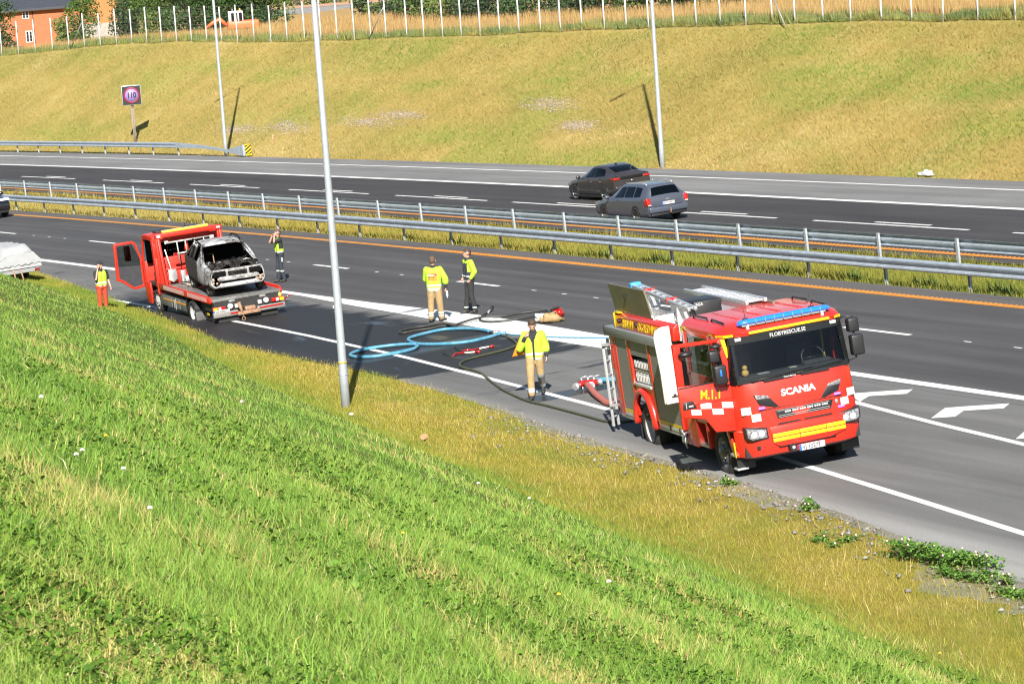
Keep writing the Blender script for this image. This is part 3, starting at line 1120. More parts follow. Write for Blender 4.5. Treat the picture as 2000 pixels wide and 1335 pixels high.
mb.build('disc', mat('sign_lilac', (0.20, 0.15, 0.36), 0.5, 0, 0, 0.06, 30, emit=(0.5, 0.4, 0.85), estr=0.03), face)
text('110', 0.46, (0.0, 0.345, 2.72), (-1, 0, 0), (0, 0, 1), fm, face, 'number', 0.045, 0.003, 'CENTER', 0.78)

# ------------------------------------------------------------------ wildlife fence on the far bank
_F = [(244.5, 5.6), (240.4, 5.6), (236.3, 5.65), (232, 5.65), (227.87, 5.69), (224.32, 5.83), (220.81, 5.82), (217.26, 5.82), (213.98, 5.82), (210.93, 5.94), (207.9, 5.84), (204.86, 6.03), (202.03, 5.92), (199.34, 5.95), (196.75, 5.89), (194.19, 5.85), (191.68, 5.73), (189.17, 5.68), (186.79, 5.54), (184.23, 5.57), (181.6, 5.54), (179.09, 5.35), (176.63, 5.45), (174.06, 5.44), (171.69, 5.45), (169.39, 5.39), (167.04, 5.37), (164.8, 5.39), (162.74, 5.45), (160.06, 5.22), (157.9, 5.21), (155.55, 5.24), (153.28, 5.2), (151.01, 5.21), (148.74, 5.18), (146.52, 5.13), (144.11, 5.19), (141.95, 5.11), (139.65, 5.13), (137.31, 5.18), (135.1, 5.03), (132.91, 5.01), (130.49, 4.97), (128.34, 5.04), (126.13, 5.06), (123.85, 5.01), (121.57, 4.91), (119.65, 4.9), (117.34, 4.8), (115.1, 4.86), (112.73, 4.68), (110.43, 4.77), (108.12, 4.66), (105.65, 4.76), (103.09, 4.73), (100.6, 4.7), (98.2, 4.7), (95.8, 4.7), (93.3, 4.7)]
fence = thing('wildlife_fence', W(160, 69.8, 5.2), label='tall wire fence with pale steel posts along the top of the far bank', cat='fence')
inv = fence.location.copy()
mb = MB()
mb.cyl((0, 0, -0.6), (0, 0, 2.25), 0.04, n=8)
_o = mb.build('fence_post', mat('pale_post', (0.46, 0.455, 0.44), 0.6, 0.1, 0, 0.1))
FP = _o.data
bpy.data.objects.remove(_o)
lean = PLUMB.to_euler()
for s, z in _F:
    o = share('fence_post', FP, fence, W(s, 69.8, z - 0.05) - inv)
    o.rotation_euler = lean
for s, ds in ((210.93, 1.5), (162.74, 1.3), (121.57, -1.2)):
    mb = MB()
    mb.cyl(W(s, 69.82, 5.1 + (0.8 if s > 200 else 0.2 if s > 150 else -0.2) + 1.6) - inv, W(s + ds * 1.3, 69.5, 5.0 + (0.8 if s > 200 else 0.2 if s > 150 else -0.2)) - inv, 0.028, n=6)
    mb.build('brace', M['band'], fence)
wv, wi = [], []
pos = [W(s, 69.83, z) for s, z in _F]
acc = []
for (a, b_) in zip(pos[:-1], pos[1:]):
    L = (b_ - a).length
    k = max(1, int(L / 0.17))
    for j in range(k):
        acc.append(a.lerp(b_, j / k))
e1 = Vector((ES[0], ES[1], 0))
for p in acc:
    p = p - inv
    t = p + UP * 2.15
    w = e1 * 0.002
    n0 = len(wv)
    wv += [p - w, p + w, t + w, t - w]
    wi += [n0, n0 + 1, n0 + 2, n0 + 3]
for h in (0.15, 0.3, 0.45, 0.65, 0.85, 1.05, 1.3, 1.55, 1.85, 2.15):
    for a, b_ in zip(pos[:-1], pos[1:]):
        n0 = len(wv)
        w = Vector((0, 0, 0.002))
        p, q = a - inv + UP * h, b_ - inv + UP * h
        wv += [p - w, q - w, q + w, p + w]
        wi += [n0, n0 + 1, n0 + 2, n0 + 3]
tag(raw_mesh('wire_mesh', np.array([tuple(p) for p in wv]), 4, wi, M['galvp'], parent=fence), kind='stuff')

# ================================================================== VEHICLES
def ring_pts(st):
    x, zl, zb, zt, wl, wb, wt = st
    k = min(1.0, max(0.0, (zt - zb) / 0.3))
    h = [(wl * 0.86, zl), (wl * 0.985, zl + 0.09), (max(wl, wb) * 1.005, zl + 0.5 * (zb - zl)), (wb, zb - 0.10 * (1 - k) - 0.02), (wb * 0.985 - 0.015, zb + 0.012), (wt, zt - 0.045 - 0.03 * k), (wt * 0.80, zt - 0.018), (wt * 0.4, zt - 0.002)]
    L = [Vector((x, y, z)) for y, z in h]
    R = [Vector((x, -y, z)) for y, z in reversed(h)]
    return L + R         # 0..7 left side bottom to top, 8..15 right side top to bottom


class CarShell:
    def __init__(self, stations):
        self.st = stations
        self.R = [ring_pts(s) for s in stations]

    @staticmethod
    def cr(p0, p1, p2, p3, t):
        return .5 * ((2 * p1) + (p2 - p0) * t + (2 * p0 - 5 * p1 + 4 * p2 - p3) * t * t + (3 * p1 - p0 - 3 * p2 + p3) * t ** 3)

    def row(self, i, v):
        r = self.R[max(0, min(i, len(self.R) - 1))]
        j = min(int(v), 14)
        b = v - j
        if j in (3, 11):                       # keep the shoulder line crisp
            return r[j].lerp(r[j + 1], b)
        return self.cr(r[max(j - 1, 0)], r[j], r[j + 1], r[min(j + 2, 15)], b)

    def P(self, u, v):
        n = len(self.R)
        i = min(int(u), n - 2)
        a = u - i
        q = [self.row(k, v) for k in (i - 1, i, i + 1, i + 2)]
        return self.cr(q[0], q[1], q[2], q[3], a)

    def N(self, u, v):
        e = 0.02
        du = self.P(min(u + e, len(self.R) - 1.001), v) - self.P(max(u - e, 0), v)
        dv = self.P(u, min(v + e, 14.99)) - self.P(u, max(v - e, 0))
        n = du.cross(dv)
        if n.length < 1e-9:
            return Vector((0, 0, 1))
        n.normalize()
        p = self.P(u, v)
        c = Vector((p.x * 0.8, 0, 0.6))
        return n if n.dot(p - c) > 0 else -n

    def patch(self, corners, off=0.008, nu=10, nv=8):
        """corners: four (u, v) in order; returns an MB with the bulged sheet just proud of the shell."""
        (u0, v0), (u1, v1), (u2, v2), (u3, v3) = corners
        vs = []
        for i in range(nu + 1):
            a = i / nu
            for j in range(nv + 1):
                b = j / nv
                u = (1 - a) * (1 - b) * u0 + a * (1 - b) * u1 + a * b * u2 + (1 - a) * b * u3
                v = (1 - a) * (1 - b) * v0 + a * (1 - b) * v1 + a * b * v2 + (1 - a) * b * v3
                vs.append(self.P(u, v) + self.N(u, v) * off)
        fs = [(i * (nv + 1) + j, (i + 1) * (nv + 1) + j, (i + 1) * (nv + 1) + j + 1, i * (nv + 1) + j + 1) for i in range(nu) for j in range(nv)]
        mb = MB()
        mb.add(vs, fs, 0, True)
        return mb

    def body(self, name, mats, parent, skip=None, matf=None, cap=True, ku=4, kv=3):
        """Dense skin over the stations; skip(i, j) leaves out whole station cells."""
        mb = MB()
        nu, nv = (len(self.R) - 1) * ku, 15 * kv
        vs = [self.P(min(a / ku, len(self.R) - 1.0001), min(b / kv, 14.9999)) for a in range(nu + 1) for b in range(nv + 1)]
        mb.v = [tuple(p) for p in vs]
        n = nv + 1
        for a in range(nu):
            for b in range(nv):
                if skip and skip(a // ku, b // kv):
                    continue
                mb.f.append([a * n + b, a * n + b + 1, (a + 1) * n + b + 1, (a + 1) * n + b])
                mb.m.append(0)
                mb.s.append(True)
            mb.f.append([a * n, (a + 1) * n, (a + 1) * n + nv, a * n + nv])      # underside
            mb.m.append(0)
            mb.s.append(False)
        if cap:
            mb.f += [list(range(n)), [nu * n + k for k in range(n)]]
            mb.m += [0, 0]
            mb.s += [True, True]
        o = mb.build(name, mats, parent, recalc=True)
        try:
            o.data.set_sharp_from_angle(angle=math.radians(40))
        except Exception:
            pass
        return o


def arch(parent, x, y, z, r, sgn, m):
    """Dark wheel-arch opening just proud of the side."""
    mb = MB()
    pts = []
    for k in range(17):
        a = math.pi * (1.06 * k / 16 - 0.03)
        pts.append((x + r * math.cos(a), z + r * math.sin(a)))
    mb.prism(pts, y - sgn * 0.25, y + sgn * 0.006, 'y')
    return mb.build('wheel_arch', m, parent)


def plate_on(parent, c, xdir, txt, w=0.52, h=0.115, up=(0, 0, 1), bold=0.015):
    """Number plate: c centre, xdir reading direction."""
    x = Vector(xdir).normalized()
    y = Vector(up).normalized()
    z = x.cross(y)
    c = Vector(c)
    mb = MB()
    vs = [c + x * a * w / 2 + y * b * h / 2 + z * d for d in (0, 0.012) for a, b in ((-1, -1), (1, -1), (1, 1), (-1, 1))]
    mb.add(vs, [(3, 2, 1, 0), (4, 5, 6, 7), (0, 1, 5, 4), (1, 2, 6, 5), (2, 3, 7, 6), (3, 0, 4, 7)])
    p = mb.build('number_plate', M['plate'], parent)
    mb = MB()
    b0 = c - x * w / 2 + z * 0.0135
    mb.add([b0 - y * h / 2, b0 + x * w * 0.085 - y * h / 2, b0 + x * w * 0.085 + y * h / 2, b0 + y * h / 2], [(0, 1, 2, 3)])
    mb.build('blue_field', M['eublue'], p)
    text(txt, h * 0.92, c - x * w * 0.385 - y * h * 0.32 + z * 0.014, x, y, M['ink'], p, 'characters', bold, 0.001, 'LEFT', 0.93)
    return p


def box_part(name, parent, m, b, bevel=0.0, **k):
    mb = MB()
    mb.box(*b)
    return mb.build(name, m, parent, bevel, **k)


# ---------------------------------------------------------------- moving cars on the far carriageway
def car_common(root, sh, paintm, wheels, r, glass, rim, spokes=5, track=0.825, aw=0.914):
    for x in wheels:
        for s in (1, -1):
            zz = r
            arch(root, x, s * aw, zz + 0.02, r * 1.14, s, M['black'])
            wheel(root, (x, s * track, zz), r, 0.21, s, rim, spokes=spokes, n=24, rim_r=0.70)


def brown_hatch():
    root = thing('hatchback_car', W(106.75, 53.40), (0, 0, road_dir(107, 53)), 'dark brown liftback car in the far lane beside the grey estate', 'car')
    root.scale = (.89, .89, .89)
    pm = mat('brown_metallic', (0.030, 0.026, 0.026), 0.35, 0.2, 0.6, 0.05)
    st = [(2.24, .34, .50, .58, .50, .60, .45), (2.12, .22, .62, .70, .80, .82, .62), (1.75, .19, .76, .84, .88, .88, .66), (1.15, .18, .86, .95, .90, .90, .70), (0.95, .18, .90, 1.0, .90, .905, .70),
          (0.15, .18, .93, 1.37, .90, .91, .62), (-.25, .18, .95, 1.44, .90, .91, .63), (-.8, .18, .97, 1.435, .90, .91, .625), (-1.35, .19, 1.0, 1.34, .90, .905, .61), (-1.85, .22, 1.03, 1.18, .88, .89, .62), (-2.08, .28, 1.02, 1.10, .86, .875, .68), (-2.20, .34, .98, 1.05, .82, .85, .68)]
    sh = CarShell(st)
    sh.body('body', pm, root)
    car_common(root, sh, pm, (1.38, -1.32), 0.325, None, 'rim_a', 10)
    sh.patch([(4.0, 6.0), (5.15, 5.7), (5.15, 9.3), (4.0, 9.0)]).build('windscreen', M['glass'], root)
    sh.patch([(7.7, 5.75), (9.0, 5.75), (9.0, 9.25), (7.7, 9.25)]).build('rear_window', M['glass'], root)
    for s in (0, 1):
        f = (lambda v: v) if s == 0 else (lambda v: 15 - v)
        sh.patch([(4.75, f(4.1)), (6.35, f(4.1)), (6.35, f(4.9)), (5.1, f(4.9))]).build('side_window', M['glass'], root)
        sh.patch([(6.45, f(4.1)), (8.2, f(4.15)), (7.7, f(4.9)), (6.45, f(4.9))]).build('side_window', M['glass'], root)
        sgn = 1 if s == 0 else -1
        box_part('door_handle', root, M['rim_a'], (-.30, -.12, sgn * .905 - .012, sgn * .905 + .012, .78, .81))
        box_part('door_handle', root, M['rim_a'], (-1.15, -.97, sgn * .905 - .012, sgn * .905 + .012, .80, .83))
        mb = MB()
        mb.sphere((0.75, sgn * 1.0, 0.98), 0.1, sc=(0.7, 1.1, 0.75))
        mb.build('mirror', pm, root)
        mb = MB()
        mb.prism([(-2.06, .86), (-1.66, .95), (-1.76, .99), (-2.10, .97)], sgn * .80, sgn * .885, 'y')
        mb.box(-2.232, -2.06, min(sgn * .56, sgn * .86), max(sgn * .56, sgn * .86), .87, .955)
        mb.build('tail_light', M['redlens'], root, 0.015)
        box_part('reflector', root, M['redlens'], (-2.235, -2.16, sgn * .62, sgn * .70, .42, .56))
        mb = MB()
        mb.prism([(1.9, .16), (-1.9, .16), (-1.8, .24), (1.8, .24)], sgn * .86, sgn * .915, 'y')
        mb.build('sill', M['black'], root)
        mb = MB()
        mb.prism([(2.22, .56), (1.85, .66), (1.9, .74), (2.16, .68)], sgn * .55, sgn * .80, 'y')
        mb.build('headlight', M['lamp'], root)
    box_part('spoiler_window', root, M['blackg'], (-2.225, -2.1, -.52, .52, .87, .99), 0.02)
    mb = MB()
    mb.box(-2.18, -1.95, -.70, .70, 1.035, 1.06)
    mb.build('spoiler', pm, root, 0.012)
    box_part('bumper', root, pm, (-2.27, -2.0, -.80, .80, .42, .62), 0.06, segs=3)
    box_part('diffuser', root, M['black'], (-2.24, -2.05, -.66, .66, .22, .40), 0.03)
    mb = MB()
    mb.sphere((-2.225, 0, .79), .05, sc=(.2, 1, .6))
    mb.build('badge', M['rim_a'], root)
    box_part('antenna', root, pm, (-1.0, -.84, -.02, .02, 1.42, 1.50), 0.015)
    return root


brown_hatch()


def grey_estate():
    root = thing('estate_car', W(97.38, 49.82), (0, 0, road_dir(99, 50)), 'blue-grey estate car with roof rails, nearest the median barrier', 'car')
    root.scale = (.89, .89, .89)
    pm = mat('blue_grey_metallic', (0.060, 0.070, 0.095), 0.35, 0.25, 0.6, 0.05)
    st = [(2.30, .36, .52, .60, .52, .62, .46), (2.18, .24, .66, .74, .80, .82, .64), (1.75, .20, .78, .87, .87, .87, .68), (1.15, .18, .86, .96, .885, .885, .70), (0.95, .18, .90, 1.0, .885, .89, .70),
          (0.2, .18, .92, 1.39, .885, .89, .60), (-.15, .18, .93, 1.46, .885, .89, .60), (-1.0, .18, .95, 1.47, .885, .89, .60), (-1.80, .20, .97, 1.44, .88, .885, .585), (-2.02, .22, .98, 1.38, .875, .88, .575), (-2.24, .24, .97, 1.03, .86, .87, .66), (-2.32, .30, .80, .88, .83, .85, .66)]
    sh = CarShell(st)
    sh.body('body', pm, root)
    car_common(root, sh, pm, (1.38, -1.32), 0.315, None, 'rim_a', 7, 0.805, .893)
    sh.patch([(4.0, 6.0), (5.15, 5.7), (5.15, 9.3), (4.0, 9.0)]).build('windscreen', M['glass'], root)
    sh.patch([(9.12, 5.45), (9.93, 5.35), (9.93, 9.65), (9.12, 9.55)], 0.006, 6, 8).build('rear_window', M['glass'], root)
    for s in (0, 1):
        f = (lambda v: v) if s == 0 else (lambda v: 15 - v)
        sgn = 1 if s == 0 else -1
        sh.patch([(4.7, f(4.1)), (6.3, f(4.1)), (6.3, f(4.9)), (5.1, f(4.9))]).build('side_window', M['glass'], root)
        sh.patch([(6.36, f(4.1)), (7.15, f(4.1)), (7.1, f(4.9)), (6.36, f(4.9))]).build('side_window', M['glass'], root)
        sh.patch([(7.22, f(4.1)), (7.85, f(4.15)), (7.75, f(4.85)), (7.18, f(4.9))]).build('side_window', M['glass'], root)
        for a in (-.25, -1.12):
            box_part('door_handle', root, pm, (a - .1, a + .08, sgn * .885 - .014, sgn * .885 + .014, .78, .81))
        mb = MB()
        mb.sphere((0.78, sgn * .98, 0.98), 0.1, sc=(0.7, 1.1, 0.75))
        mb.build('mirror', pm, root)
        mb = MB()
        mb.tube([(-.25, sgn * .55, 1.455), (-.20, sgn * .56, 1.50), (-1.0, sgn * .56, 1.52), (-1.75, sgn * .55, 1.49), (-1.82, sgn * .54, 1.42)], 0.022, 6)
        mb.build('roof_rail', M['alu'], root)
        mb = MB()
        mb.prism([(-2.37, .68), (-2.06, .66), (-2.06, .95), (-2.32, .97)], sgn * .72, sgn * .89, 'y')
        tl_ = mb.build('tail_light', M['redlens'], root, 0.025)
        box_part('reversing_lamp', tl_, M['offwhite'], (-2.385, -2.3, min(sgn * .73, sgn * .86), max(sgn * .73, sgn * .86), .68, .73), .01)
        mb = MB()
        mb.prism([(2.26, .6), (1.9, .68), (1.95, .78), (2.2, .74)], sgn * .5, sgn * .80, 'y')
        mb.build('headlight', M['lamp'], root)
    box_part('tailgate_panel', root, pm, (-2.345, -2.2, -.64, .64, .62, .98), 0.03, segs=3)
    box_part('bumper', root, pm, (-2.42, -2.0, -.83, .83, .38, .62), 0.06, segs=3)
    box_part('lower_bumper', root, M['black'], (-2.38, -2.1, -.75, .75, .26, .37), 0.03)
    plate_on(root, (-2.35, -.02, .72), (0, -1, 0), 'SU 51091')
    box_part('badge', root, M['rim_a'], (-2.352, -2.34, -.08, .08, .86, .89))
    mb = MB()
    mb.tube([(-2.35, 0, .33), (-2.52, 0, .36), (-2.54, 0, .46)], 0.022, 8)
    mb.sphere((-2.54, 0, .49), .03)
    mb.build('tow_bar', M['rust'], root)
    return root


grey_estate()


def dark_suv():
    root = thing('dark_car', W(145.9, 41.2), (0, 0, road_dir(146, 40) + math.pi), 'black car with lit headlight cut by the left edge of the picture', 'car')
    pm = mat('black_paint', (0.008, 0.009, 0.014), 0.25, 0.2, 0.8, 0.05)
    st = [(2.28, .36, .70, .80, .70, .76, .60), (2.16, .24, .82, .92, .88, .89, .72), (1.7, .22, .92, 1.02, .93, .93, .74), (1.05, .22, .98, 1.08, .94, .94, .76), (.85, .22, 1.0, 1.14, .94, .94, .76),
          (.1, .22, 1.02, 1.56, .94, .94, .64), (-.3, .22, 1.03, 1.64, .94, .94, .64), (-1.2, .22, 1.05, 1.63, .94, .94, .62), (-1.8, .24, 1.07, 1.52, .93, .93, .60), (-2.15, .28, 1.06, 1.15, .9, .9, .66), (-2.28, .4, .9, .98, .86, .87, .64)]
    sh = CarShell(st)
    sh.body('body', pm, root)
    car_common(root, sh, pm, (1.38, -1.32), 0.35, None, 'rim_d', 5, 0.86, .947)
    sh.patch([(4.0, 6.0), (5.15, 5.7), (5.15, 9.3), (4.0, 9.0)]).build('windscreen', M['glass'], root)
    for s in (0, 1):
        f = (lambda v: v) if s == 0 else (lambda v: 15 - v)
        sgn = 1 if s == 0 else -1
        sh.patch([(4.75, f(4.1)), (6.3, f(4.1)), (6.3, f(4.9)), (5.1, f(4.9))]).build('side_window', M['glass'], root)
        sh.patch([(6.4, f(4.1)), (8.0, f(4.15)), (7.7, f(4.9)), (6.4, f(4.9))]).build('side_window', M['glass'], root)
        mb = MB()
        mb.prism([(2.30, .80), (1.95, .86), (1.90, .93), (2.24, .90)], sgn * .42, sgn * .885, 'y')
        mb.build('headlight', M['led'], root, 0.01)
        mb = MB()
        mb.sphere((0.75, sgn * 1.03, 1.06), 0.11, sc=(0.7, 1.1, 0.75))
        mb.build('mirror', pm, root)
    box_part('bumper', root, pm, (1.95, 2.36, -.86, .86, .36, .74), 0.08, segs=3)
    box_part('lower_grille', root, M['black'], (2.2, 2.34, -.75, .75, .24, .36), 0.02)
    plate_on(root, (2.362, 0, .56), (0, 1, 0), 'EK 31874')
    return root


dark_suv()


# ---------------------------------------------------------------- covered trailer
def trailer():
    root = thing('covered_trailer', W(111.5, 31.45), (0, 0, road_dir(112, 31)), 'trailer under a pale grey tarpaulin at the left edge', 'trailer')
    gm = mat('trailer_grey', (0.26, 0.265, 0.27), 0.5, 0.3, 0, 0.08)
    mb = MB()
    mb.box(-1.55, 1.55, -.78, .78, .42, .80)
    mb.build('box', gm, root, 0.02)
    # tarpaulin: sagging ridge with creases
    mb = MB()
    nx, ny = 22, 16
    rs = random.Random(5)
    vs = []
    for i in range(nx + 1):
        x = -1.62 + 3.24 * i / nx
        e = max(0, min(1, (x + 1.62) / .5, (1.62 - x) / .5))
        for j in range(ny + 1):
            t = -1 + 2 * j / ny
            y = .85 * t
            roof = min(1.0, (1.02 - t) / .62, (1.02 + t) / .35)
            z = .80 + .60 * max(0, roof) * (.55 + .45 * e) + .03 * math.sin(9 * x + 5 * t) * (1 - abs(t)) + rs.uniform(-.012, .012)
            vs.append((x, y, z))
    mb.add(vs, [(i * (ny + 1) + j, (i + 1) * (ny + 1) + j, (i + 1) * (ny + 1) + j + 1, i * (ny + 1) + j + 1) for i in range(nx) for j in range(ny)], 0, True)
    sk = []
    for i in range(nx + 1):
        sk.append((vs[i * (ny + 1)][0], .845, vs[i * (ny + 1)][2]))
    mb.build('tarpaulin', M['tarp'], root)
    mb = MB()
    for y in (-.845, .845):
        mb.box(-1.63, 1.63, y - .012, y + .012, .60, .78)
    mb.prism([(-.85, .60), (.85, .60), (.85, .82), (.3, 1.14), (-.6, 1.14), (-.85, .84)], -1.64, -1.61, 'x')
    mb.prism([(-.85, .60), (.85, .60), (.85, .82), (.3, 1.14), (-.6, 1.14), (-.85, .84)], 1.61, 1.64, 'x')
    split_build(mb, 'tarpaulin_skirt', M['tarp'], root)
    mb = MB()
    mb.tube([(-1.66 + .02 * math.sin(k), -.86 + 1.72 * k / 14, .70 + .05 * (k % 2)) for k in range(15)], .008, 5)
    mb.build('lacing', M['black'], root)
    for s in (1, -1):
        wheel(root, (-.1, s * .66, .26), .26, .16, s, 'rim_d', n=18)
        box_part('mudguard', root, M['black'], (-.45, .25, s * .66 - .1, s * .66 + .1, .53, .56), 0.01)
        box_part('tail_light', root, M['redlens'], (-1.60, -1.55, s * .68 - .09, s * .68 + .09, .44, .54))
    box_part('tailgate', root, gm, (-1.60, -1.54, -.76, .76, .44, .66))
    mb = MB()
    mb.tube([(1.5, -.6, .45), (2.7, 0, .45), (1.5, .6, .45)], .035, 6)
    mb.build('drawbar', M['galv'], root)
    for y in (.22, -.05):
        mb = MB()
        mb.cyl((-1.66, y, .58), (-1.74, y - .06, .02), .03, .03, 6)
        mb.build('prop_leg', M['rust'], root)
    return root


trailer()


# ---------------------------------------------------------------- fire engine
M['seat_g'] = mat('grey_seat', (.055, .056, .06), .9, 0, 0, .3, 8)


def fire_engine():
    root = thing('fire_engine', (4.81, 58.7095, -0.0652), (.0308, -.017, -1.3202), 'red fire engine with open cab door parked across the road edge', 'fire engine')
    red, blk = M['red'], M['black']
    dred = M['red']

    def part(name, m, boxes, bevel=0.0, parent=root, **k):
        out = []
        for b in boxes:
            mb = MB()
            mb.box(*b)
            out.append(mb.build(name, m, parent, bevel, **k))
        return out[0]

    # ---- chassis and wheels
    part('chassis', M['chassis'], [(-6.1, 1.0, -.55, .55, .50, .95), (-6.2, -2.1, -1.1, 1.22, .58, .72), (-.5, .6, -.9, .9, .75, 1.15), (-5.2, -3.8, -.75, .75, .6, 1.3)])
    for s in (-1, 1):
        wheel(root, (0, s * 1.03, .49), .485, .30, s, 'rim_d', style='hub', n=36, rim_r=.60)
        wheel(root, (-4.46, s * 1.04, .49), .485, .34, s, 'rim_w', style='dish', n=36, rim_r=.60)
        wheel(root, (-4.46, s * .72, .49), .485, .26, s, 'rim_w', style='dish', n=24, rim_r=.60)
    mb = MB()
    mb.cyl((0, -1.0, .49), (0, 1.0, .49), .09)
    mb.cyl((-4.46, -1.0, .49), (-4.46, 1.0, .49), .11)
    mb.sphere((-4.46, 0, .49), .28)
    mb.build('axles', M['chassis'], root)

    # ---- cab shell: plan outline lofted upwards
    def outline(xf, hw, xr=-1.35, r=.20):
        return [(xr, -hw), (xf - .75, -hw), (xf - .42, -hw + .015), (xf - .18, -hw + .09), (xf - .05, -hw + .24), (xf, -hw + .50), (xf + .02, 0), (xf, hw - .50), (xf - .05, hw - .24), (xf - .18, hw - .09), (xf - .42, hw - .015), (xf - .75, hw), (xr, hw)]

    def loft(levels, name, m, parent=root, cap0=True, cap1=True, xr=-1.35):
        mb = MB()
        rr = []
        for z, xf, hw in levels:
            rr.append([Vector((x, y, z)) for x, y in outline(xf, hw, xr)])
        mb.rings(rr, 0, True, cap0, cap1)
        o = mb.build(name, m, parent)
        try:
            o.data.set_sharp_from_angle(angle=math.radians(35))
        except Exception:
            pass
        return o
    # front panel and lower cab (door opening on the right side is cut by building the sides separately)
    mb = MB()
    lv = [(.96, 1.30, 1.22), (1.2, 1.31, 1.22), (1.5, 1.295, 1.22), (1.75, 1.275, 1.22), (1.87, 1.25, 1.21)]
    rr = [[Vector((x, y, z)) for x, y in outline(xf, hw)[1:12]] for z, xf, hw in lv]
    n = 11
    mb.add([p for r in rr for p in r], [(j * n + i, j * n + i + 1, (j + 1) * n + i + 1, (j + 1) * n + i) for j in range(len(rr) - 1) for i in range(n - 1)], 0, True)
    front = mb.build('front_panel', red, root)
    front.data.set_sharp_from_angle(angle=math.radians(40))
    # bumper
    mb = MB()
    lv = [(.46, 1.20, 1.17), (.50, 1.27, 1.21), (.70, 1.33, 1.235), (.98, 1.33, 1.235), (1.0, 1.31, 1.22)]
    rr = [[Vector((x, y, z)) for x, y in outline(xf, hw)[2:11]] for z, xf, hw in lv]
    n = 9
    mb.add([p for r in rr for p in r], [(j * n + i, j * n + i + 1, (j + 1) * n + i + 1, (j + 1) * n + i) for j in range(len(rr) - 1) for i in range(n - 1)], 0, True)
    bump = mb.build('bumper', red, root)
    bump.data.set_sharp_from_angle(angle=math.radians(40))
    part('bumper_core', M['chassis'], [(.75, 1.18, -1.12, 1.12, .50, 1.0), (.85, 1.02, -1.05, 1.05, .40, .5)])
    # left side (hidden), rear wall, right sill
    part('cab_side', red, [(-1.35, .62, 1.16, 1.22, .95, 1.87)], .01)
    part('cab_rear_wall', red, [(-1.37, -1.31, -1.2, 1.2, .95, 2.80)], .01)
    part('rear_door', red, [(-1.31, .16, -1.22, -1.17, 1.0, 1.92)], .01)
    # roof
    loft([(2.70, 1.10, 1.205), (2.76, 1.12, 1.215), (2.83, 1.04, 1.19), (2.90, .86, 1.10), (2.94, .45, .95)], 'roof', red)
    mb = MB()
    for y in (-.62, -.2, .2, .62):
        mb.prism([(-1.2, 2.925), (.35, 2.935), (.35, 2.952), (-1.2, 2.955)], y - .03, y + .03, 'y')
    split_build(mb, 'roof_rib', red, root, .008)
    mb = MB()
    for y in (-1.0, 1.0):
        mb.tube([(-1.15, y, 2.93), (-1.1, y, 2.975), (-.35, y, 2.975), (-.3, y, 2.93)], .018, 6)
        mb.tube([(-.1, y, 2.93), (-.05, y, 2.97), (.6, y, 2.94), (.65, y, 2.89)], .018, 6)
    split_build(mb, 'roof_rail', blk, root)
    for y in (-.55, .75):
        mb = MB()
        mb.cyl((.55, y, 2.92), (.55, y, 2.955), .07, .05, 10)
        mb.cyl((.55, y, 2.95), (.50, y, 3.16), .006, .004, 5)
        mb.build('antenna', blk, root)
    # pillars and window frames
    mb = MB()
    for s in (-1, 1):
        for (x0, x1, xt0, xt1) in ((.90, 1.12, .78, 1.0),):
            mb.add([(x0, s * 1.215, 1.86), (x1 + .04, s * 1.12, 1.86), (xt1 + .02, s * 1.10, 2.71), (xt0, s * 1.20, 2.71), (x0, s * 1.15, 1.86), (x1, s * 1.07, 1.86), (xt1 - .02, s * 1.06, 2.71), (xt0, s * 1.14, 2.71)],
                   [(0, 1, 2, 3), (4, 5, 6, 7), (0, 4, 7, 3), (1, 5, 6, 2)])
    split_build(mb, 'windscreen_pillar', M['blackg'], root)
    part('door_pillar', red, [(.16, .34, -1.22, -1.15, .98, 2.72), (.16, .30, 1.15, 1.22, 1.85, 2.72), (-1.35, -1.12, -1.22, -1.15, 1.85, 2.72), (-1.35, -1.2, 1.15, 1.22, 1.85, 2.72), (-1.12, .16, -1.215, -1.16, 2.64, 2.72)], .01)
    part('door_frame_top', red, [(.34, .95, -1.215, -1.16, 2.66, 2.73)], .01)
    part('rear_window', M['glass_c'], [(-1.12, .16, -1.20, -1.195, 1.92, 2.64)])
    part('side_window', M['glass'], [(-1.2, .8, 1.195, 1.20, 1.87, 2.70)])
    part('window_seal', M['blackg'], [(-1.12, -1.09, -1.206, -1.19, 1.92, 2.64), (.13, .16, -1.206, -1.19, 1.92, 2.64), (-1.12, .16, -1.206, -1.19, 1.92, 1.95), (-1.12, .16, -1.206, -1.19, 2.61, 2.64)])
    # door opening: dark jamb and step well
    part('door_jamb', red, [(.34, .46, -1.20, -.95, 1.0, 1.9), (.86, .95, -1.20, -1.02, 1.0, 1.9)], .01)
    part('step_well', M['chassis'], [(.34, .95, -1.1, -.6, .55, .62), (.34, .95, -1.15, -.7, .85, .90), (.34, .95, -.75, -.7, .6, 1.3)])
    part('door_sill', M['black'], [(.34, .95, -1.2, -.9, 1.22, 1.30)])
    # windscreen
    mb = MB()
    n = 12
    lv = [(1.93, 1.245), (2.15, 1.20), (2.4, 1.14), (2.58, 1.105)]
    vs = []
    for z, xf in lv:
        for i in range(n + 1):
            y = -1.06 + 2.12 * i / n
            vs.append((xf + .015 - .10 * abs(y / 1.06) ** 3.2, y * (1 - .03 * (z - 1.9)), z))
    mb.add(vs, [(j * (n + 1) + i, j * (n + 1) + i + 1, (j + 1) * (n + 1) + i + 1, (j + 1) * (n + 1) + i) for j in range(3) for i in range(n)], 0, True)
    ws = mb.build('windscreen', M['glass_w'], root)
    mb = MB()
